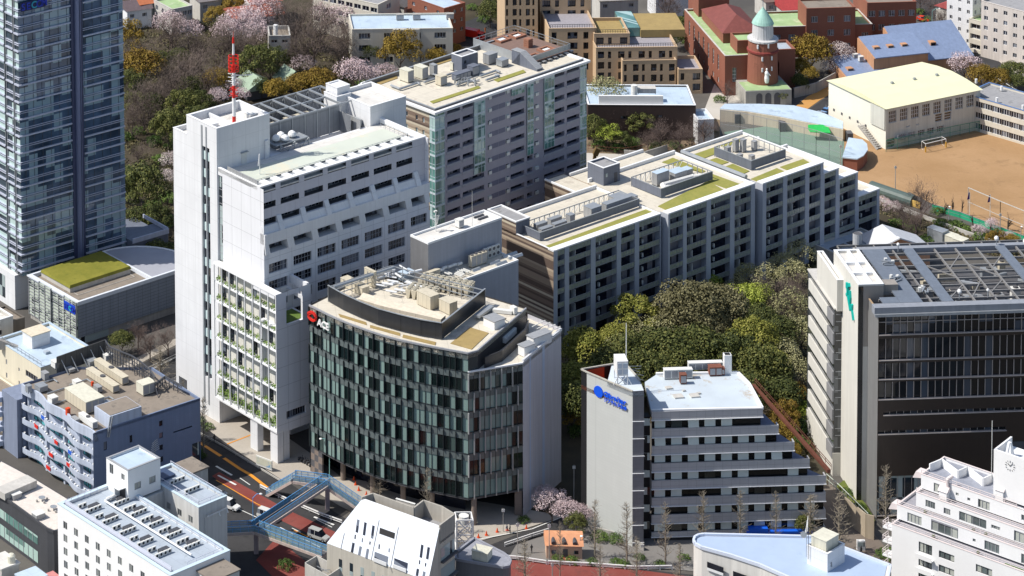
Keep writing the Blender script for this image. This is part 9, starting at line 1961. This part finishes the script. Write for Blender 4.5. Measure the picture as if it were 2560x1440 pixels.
T_={
 'in the garden right of the glass tower':dict(bronze=[(350,165,6.5),(318,95,5),(546,195,4.2)],ever=[(318,215,5),(455,268,5),(420,322,5),(355,480,7.2),(330,560,5),(392,560,4.5),(400,640,5),(350,620,4),(310,470,3.5),(500,255,4),(470,225,4),(380,265,4.4),(335,262,4),(495,305,4.4),(448,140,3.4),(405,150,3.4)],purple=[(430,85,7),(355,130,6),(500,120,6.5),(430,200,8),(360,262,7),(560,110,6),(470,165,6),(330,300,5),(545,165,4),(345,385,3.6),(395,240,6),(300,160,5),(520,200,5)],pink=[(425,60,6),(470,75,5),(545,240,3.4)],white=[(430,400,3.6),(418,440,2.8)],bush=[(318,345,2.6),(450,345,3.6),(400,400,2.6),(470,320,4),(385,355,2.6),(440,365,3),(310,430,3),(420,500,3),(345,330,2.4),(435,560,3),(380,520,3),(320,600,3)]),
 'in the garden behind the white tower':dict(ever=[(646,160,5.6),(690,150,4.4),(740,150,3),(925,128,3.6),(655,215,3),(560,60,3),(1010,10,3),(940,40,2.5)],bronze=[(692,225,4),(795,200,5.2),(750,210,4),(1000,128,5.6),(1135,125,2.6),(540,40,4),(585,20,4),(1090,140,3)],purple=[(785,110,9),(868,110,6),(700,30,6),(740,60,7),(800,60,7),(590,120,6),(625,110,5),(850,140,5),(735,130,6),(1050,95,3),(675,165,5)],pink=[(600,55,6.4),(655,25,6.5),(570,75,5),(640,80,5),(860,45,5.5),(820,35,5),(885,180,5.6),(925,190,4),(965,178,3.2),(600,235,3),(580,210,3.2),(760,160,4),(630,50,5)],bush=[(860,225,3),(905,215,3),(1180,20,2)]),
 'beside the construction street':dict(ever=[(1225,30,4),(1260,45,3.4),(1240,5,4),(1290,55,3)],bush=[(1212,50,2.4),(1280,25,3)]),
 'below the beige apartments':dict(bright=[(1518,335,3.6),(1488,290,2.6)],cream=[(1515,240,6.5),(1560,265,4),(1480,260,4),(1618,190,3)],ever=[(1600,310,3.6),(1484,325,4),(1555,345,2.6)],bare=[(1650,335,4),(1700,345,3.6),(1760,325,4.4),(1620,350,3),(1730,350,3),(1550,300,4)],bush=[(1580,360,2.6),(1640,370,2.4),(1500,365,2.6),(1760,350,2.6),(1690,365,2),(1545,372,2.4)]),
 'around the brick church':dict(bronze=[(2028,130,6),(1998,165,3.6),(2020,185,3),(2455,190,4),(2495,195,3.6)],white=[(2098,135,4.6),(2075,165,3)],pink=[(2412,160,4.4)],ever=[(1703,60,3.4),(1735,45,3),(1955,238,2),(2535,178,4),(1975,170,3),(2545,205,3),(1690,95,3),(2000,205,2.6)],bare=[(1668,20,6),(1818,228,3),(2332,20,4),(2355,45,4),(2300,-5,4),(2440,70,4),(2475,90,4),(2420,20,4)],bush=[(1735,85,2.4),(2350,100,2),(2318,50,2),(1720,110,2),(1800,250,2),(2300,30,2)]),
 'in the grove before the long block':dict(lime=[(1890,850,5.4),(1840,860,4.4),(1925,905,4.4),(1460,880,5.4),(1440,950,5),(1590,790,5.6),(1545,845,4.4),(1500,960,5),(1470,1000,5)],olive=[(1730,775,7.6),(1800,770,6.6),(1700,800,5),(1775,830,5)],ever=[(1660,880,7.2),(1580,905,6.5),(1740,870,7),(1530,930,6),(1825,900,6),(1910,930,6),(1860,990,6),(1700,920,6),(1620,935,6),(1940,830,5),(1430,1010,5),(1955,990,5),(1895,810,5)],bright=[(1776,705,2.8),(1862,750,5),(2000,1025,3),(1890,735,4)],cream=[(1600,850,4.6),(1650,835,5),(1560,870,4),(1980,770,5.4),(1925,700,4.4),(1870,690,3.8),(1985,690,4.4),(2000,640,4.4),(1960,660,4),(2005,830,4.4),(1990,930,4),(1960,880,4),(1845,720,3)],purple=[(1690,825,4),(1950,745,5),(1990,720,4),(1800,815,3.4),(1745,815,3.4)],pink=[(1795,838,3.6)],bronze=[(1960,1040,3.6),(1930,980,3.6),(1985,980,3),(1945,1090,3.4),(1430,1045,2.6),(1970,1130,3)],bush=[(1990,1070,3),(1960,1150,3),(1440,1080,2.4),(2000,1110,2.6)]),
 'by the dirt field':dict(pollard=[(2362,508,1.6,5),(2382,500,1.2,7),(2405,505,1,7),(2432,540,1.4,4.5),(2476,550,1.6,4.5),(2520,545,1.8,6)],bare=[(2303,500,4.4,13),(2258,530,3.6,8),(2290,555,4,9)],pink=[(2232,518,2.2),(2205,505,2),(2480,560,2),(2448,575,2),(2520,590,2)],bronze=[(2490,600,2.6),(2530,600,2)],bush=[(2390,565,2.4),(2420,575,2),(2350,560,2),(2450,595,2.4),(2320,600,2.2),(2370,598,2),(2280,575,2),(2510,610,2.4),(2240,560,2.2),(2345,530,2)]),
 'along the streets in front':dict(street=[(508,1060,2.4,13),(458,1020,1.8,14),(1487,1315,2.2,12),(1567,1330,2.6,13),(1664,1330,2.4,13),(1758,1300,2.4,13),(1850,1290,2.2,12),(1940,1290,2,11),(2026,1290,3.2,10),(2098,1300,3.4,13),(2215,1235,2.6,13),(950,1200,2.6,8),(1068,1245,2.2,14),(1312,1400,2.6,9),(1400,1370,1.4,12),(1500,1410,2.2,8),(1592,1400,2.2,10),(1700,1410,2,9),(400,905,3.4,8)],bare=[(375,860,3.4),(420,850,3.2),(345,835,3)],pink=[(1380,1255,3.6),(1365,1235,2.8),(1420,1275,3.2),(1460,1285,2.4)],ever=[(305,850,2.8),(2010,1310,2.2),(1440,1310,2.4)],bush=[(455,1105,1.3),(497,1132,1.3),(508,1140,1.1),(1395,1400,1.5),(1430,1403,1.5),(1480,1408,1.4),(1540,1405,1.4),(1560,1412,1.5),(1500,1345,2),(1540,1350,2),(1600,1395,1.4),(2210,1388,2),(2225,1385,2),(480,1040,1.6),(500,1055,1.6),(520,1068,1.5),(2120,1235,1.6),(2150,1270,1.6),(2165,1290,1.5),(1650,1412,1.3),(1710,1395,1.4),(1310,1300,1.5),(715,1415,2)])}
for place,kinds in T_.items():
 for kind,pts in kinds.items():
  pts=sorted(pts)
  for i,q in enumerate(pts):
   lb=('only '+DESC[kind]if len(pts)==1 else ORD[min(i,19)]+' '+DESC[kind]+' from the left')+' '+place
   if i>=20:lb='rightmost '+DESC[kind]+' but %s '%('none','one','two','three')[len(pts)-1-i]+place
   plant(kind,q[0],q[1],q[2],lb,kind+' trees '+place if kind!='bush' else 'shrubs '+place,q[3]if len(q)>3 else None)

def scatter(name,pts,n,m,s,h,seed):
 rnd=random.Random(seed);b=MB();P=[at(x,y,0)for x,y in pts];x0,x1=min(p.x for p in P),max(p.x for p in P);y0,y1=min(p.y for p in P),max(p.y for p in P)
 def inside(x,y):
  c=False
  for i in range(len(P)):
   a,d=P[i],P[i-1]
   if(a.y>y)!=(d.y>y)and x<(d.x-a.x)*(y-a.y)/(d.y-a.y)+a.x:c=not c
  return c
 cl=[]
 while len(cl)<n//40:
  x,y=rnd.uniform(x0,x1),rnd.uniform(y0,y1)
  if inside(x,y):cl.append((x,y,rnd.uniform(.5,1)))
 for x,y,k in cl:leaf_blob(40,2.4*k,2.4*k,h*k,s,rnd,(x,y,0),b,0)
 o=b.build(name,m);o['kind']='stuff'
under=leaf('leaf_under',[(.15,(.035,.04,.015)),(.5,(.09,.085,.035)),(.85,(.17,.14,.07))])
scatter('undergrowth',[(292,60),(700,40),(900,100),(900,220),(640,230),(430,330),(430,690),(292,690)],26000,under,.3,1.5,1);scatter('undergrowth',[(1400,1000),(1420,850),(1700,760),(2060,650),(2030,1150),(1700,1000)],12000,under,.3,1.6,2);scatter('undergrowth',[(1465,355),(1480,300),(1790,320),(1780,370),(1650,368),(1560,385)],3600,under,.26,1.0,3);scatter('undergrowth',[(2200,505),(2330,540),(2470,590),(2560,620),(2540,650),(2330,600),(2215,560)],4200,under,.24,.9,4)
g=MB();g.box(-900,1500,250,3500,-1.0,0.0)
g.build('ground',ground_mat('ground_mix',(.09,.085,.08),(.15,.14,.125),.03,1.2),kind='structure')
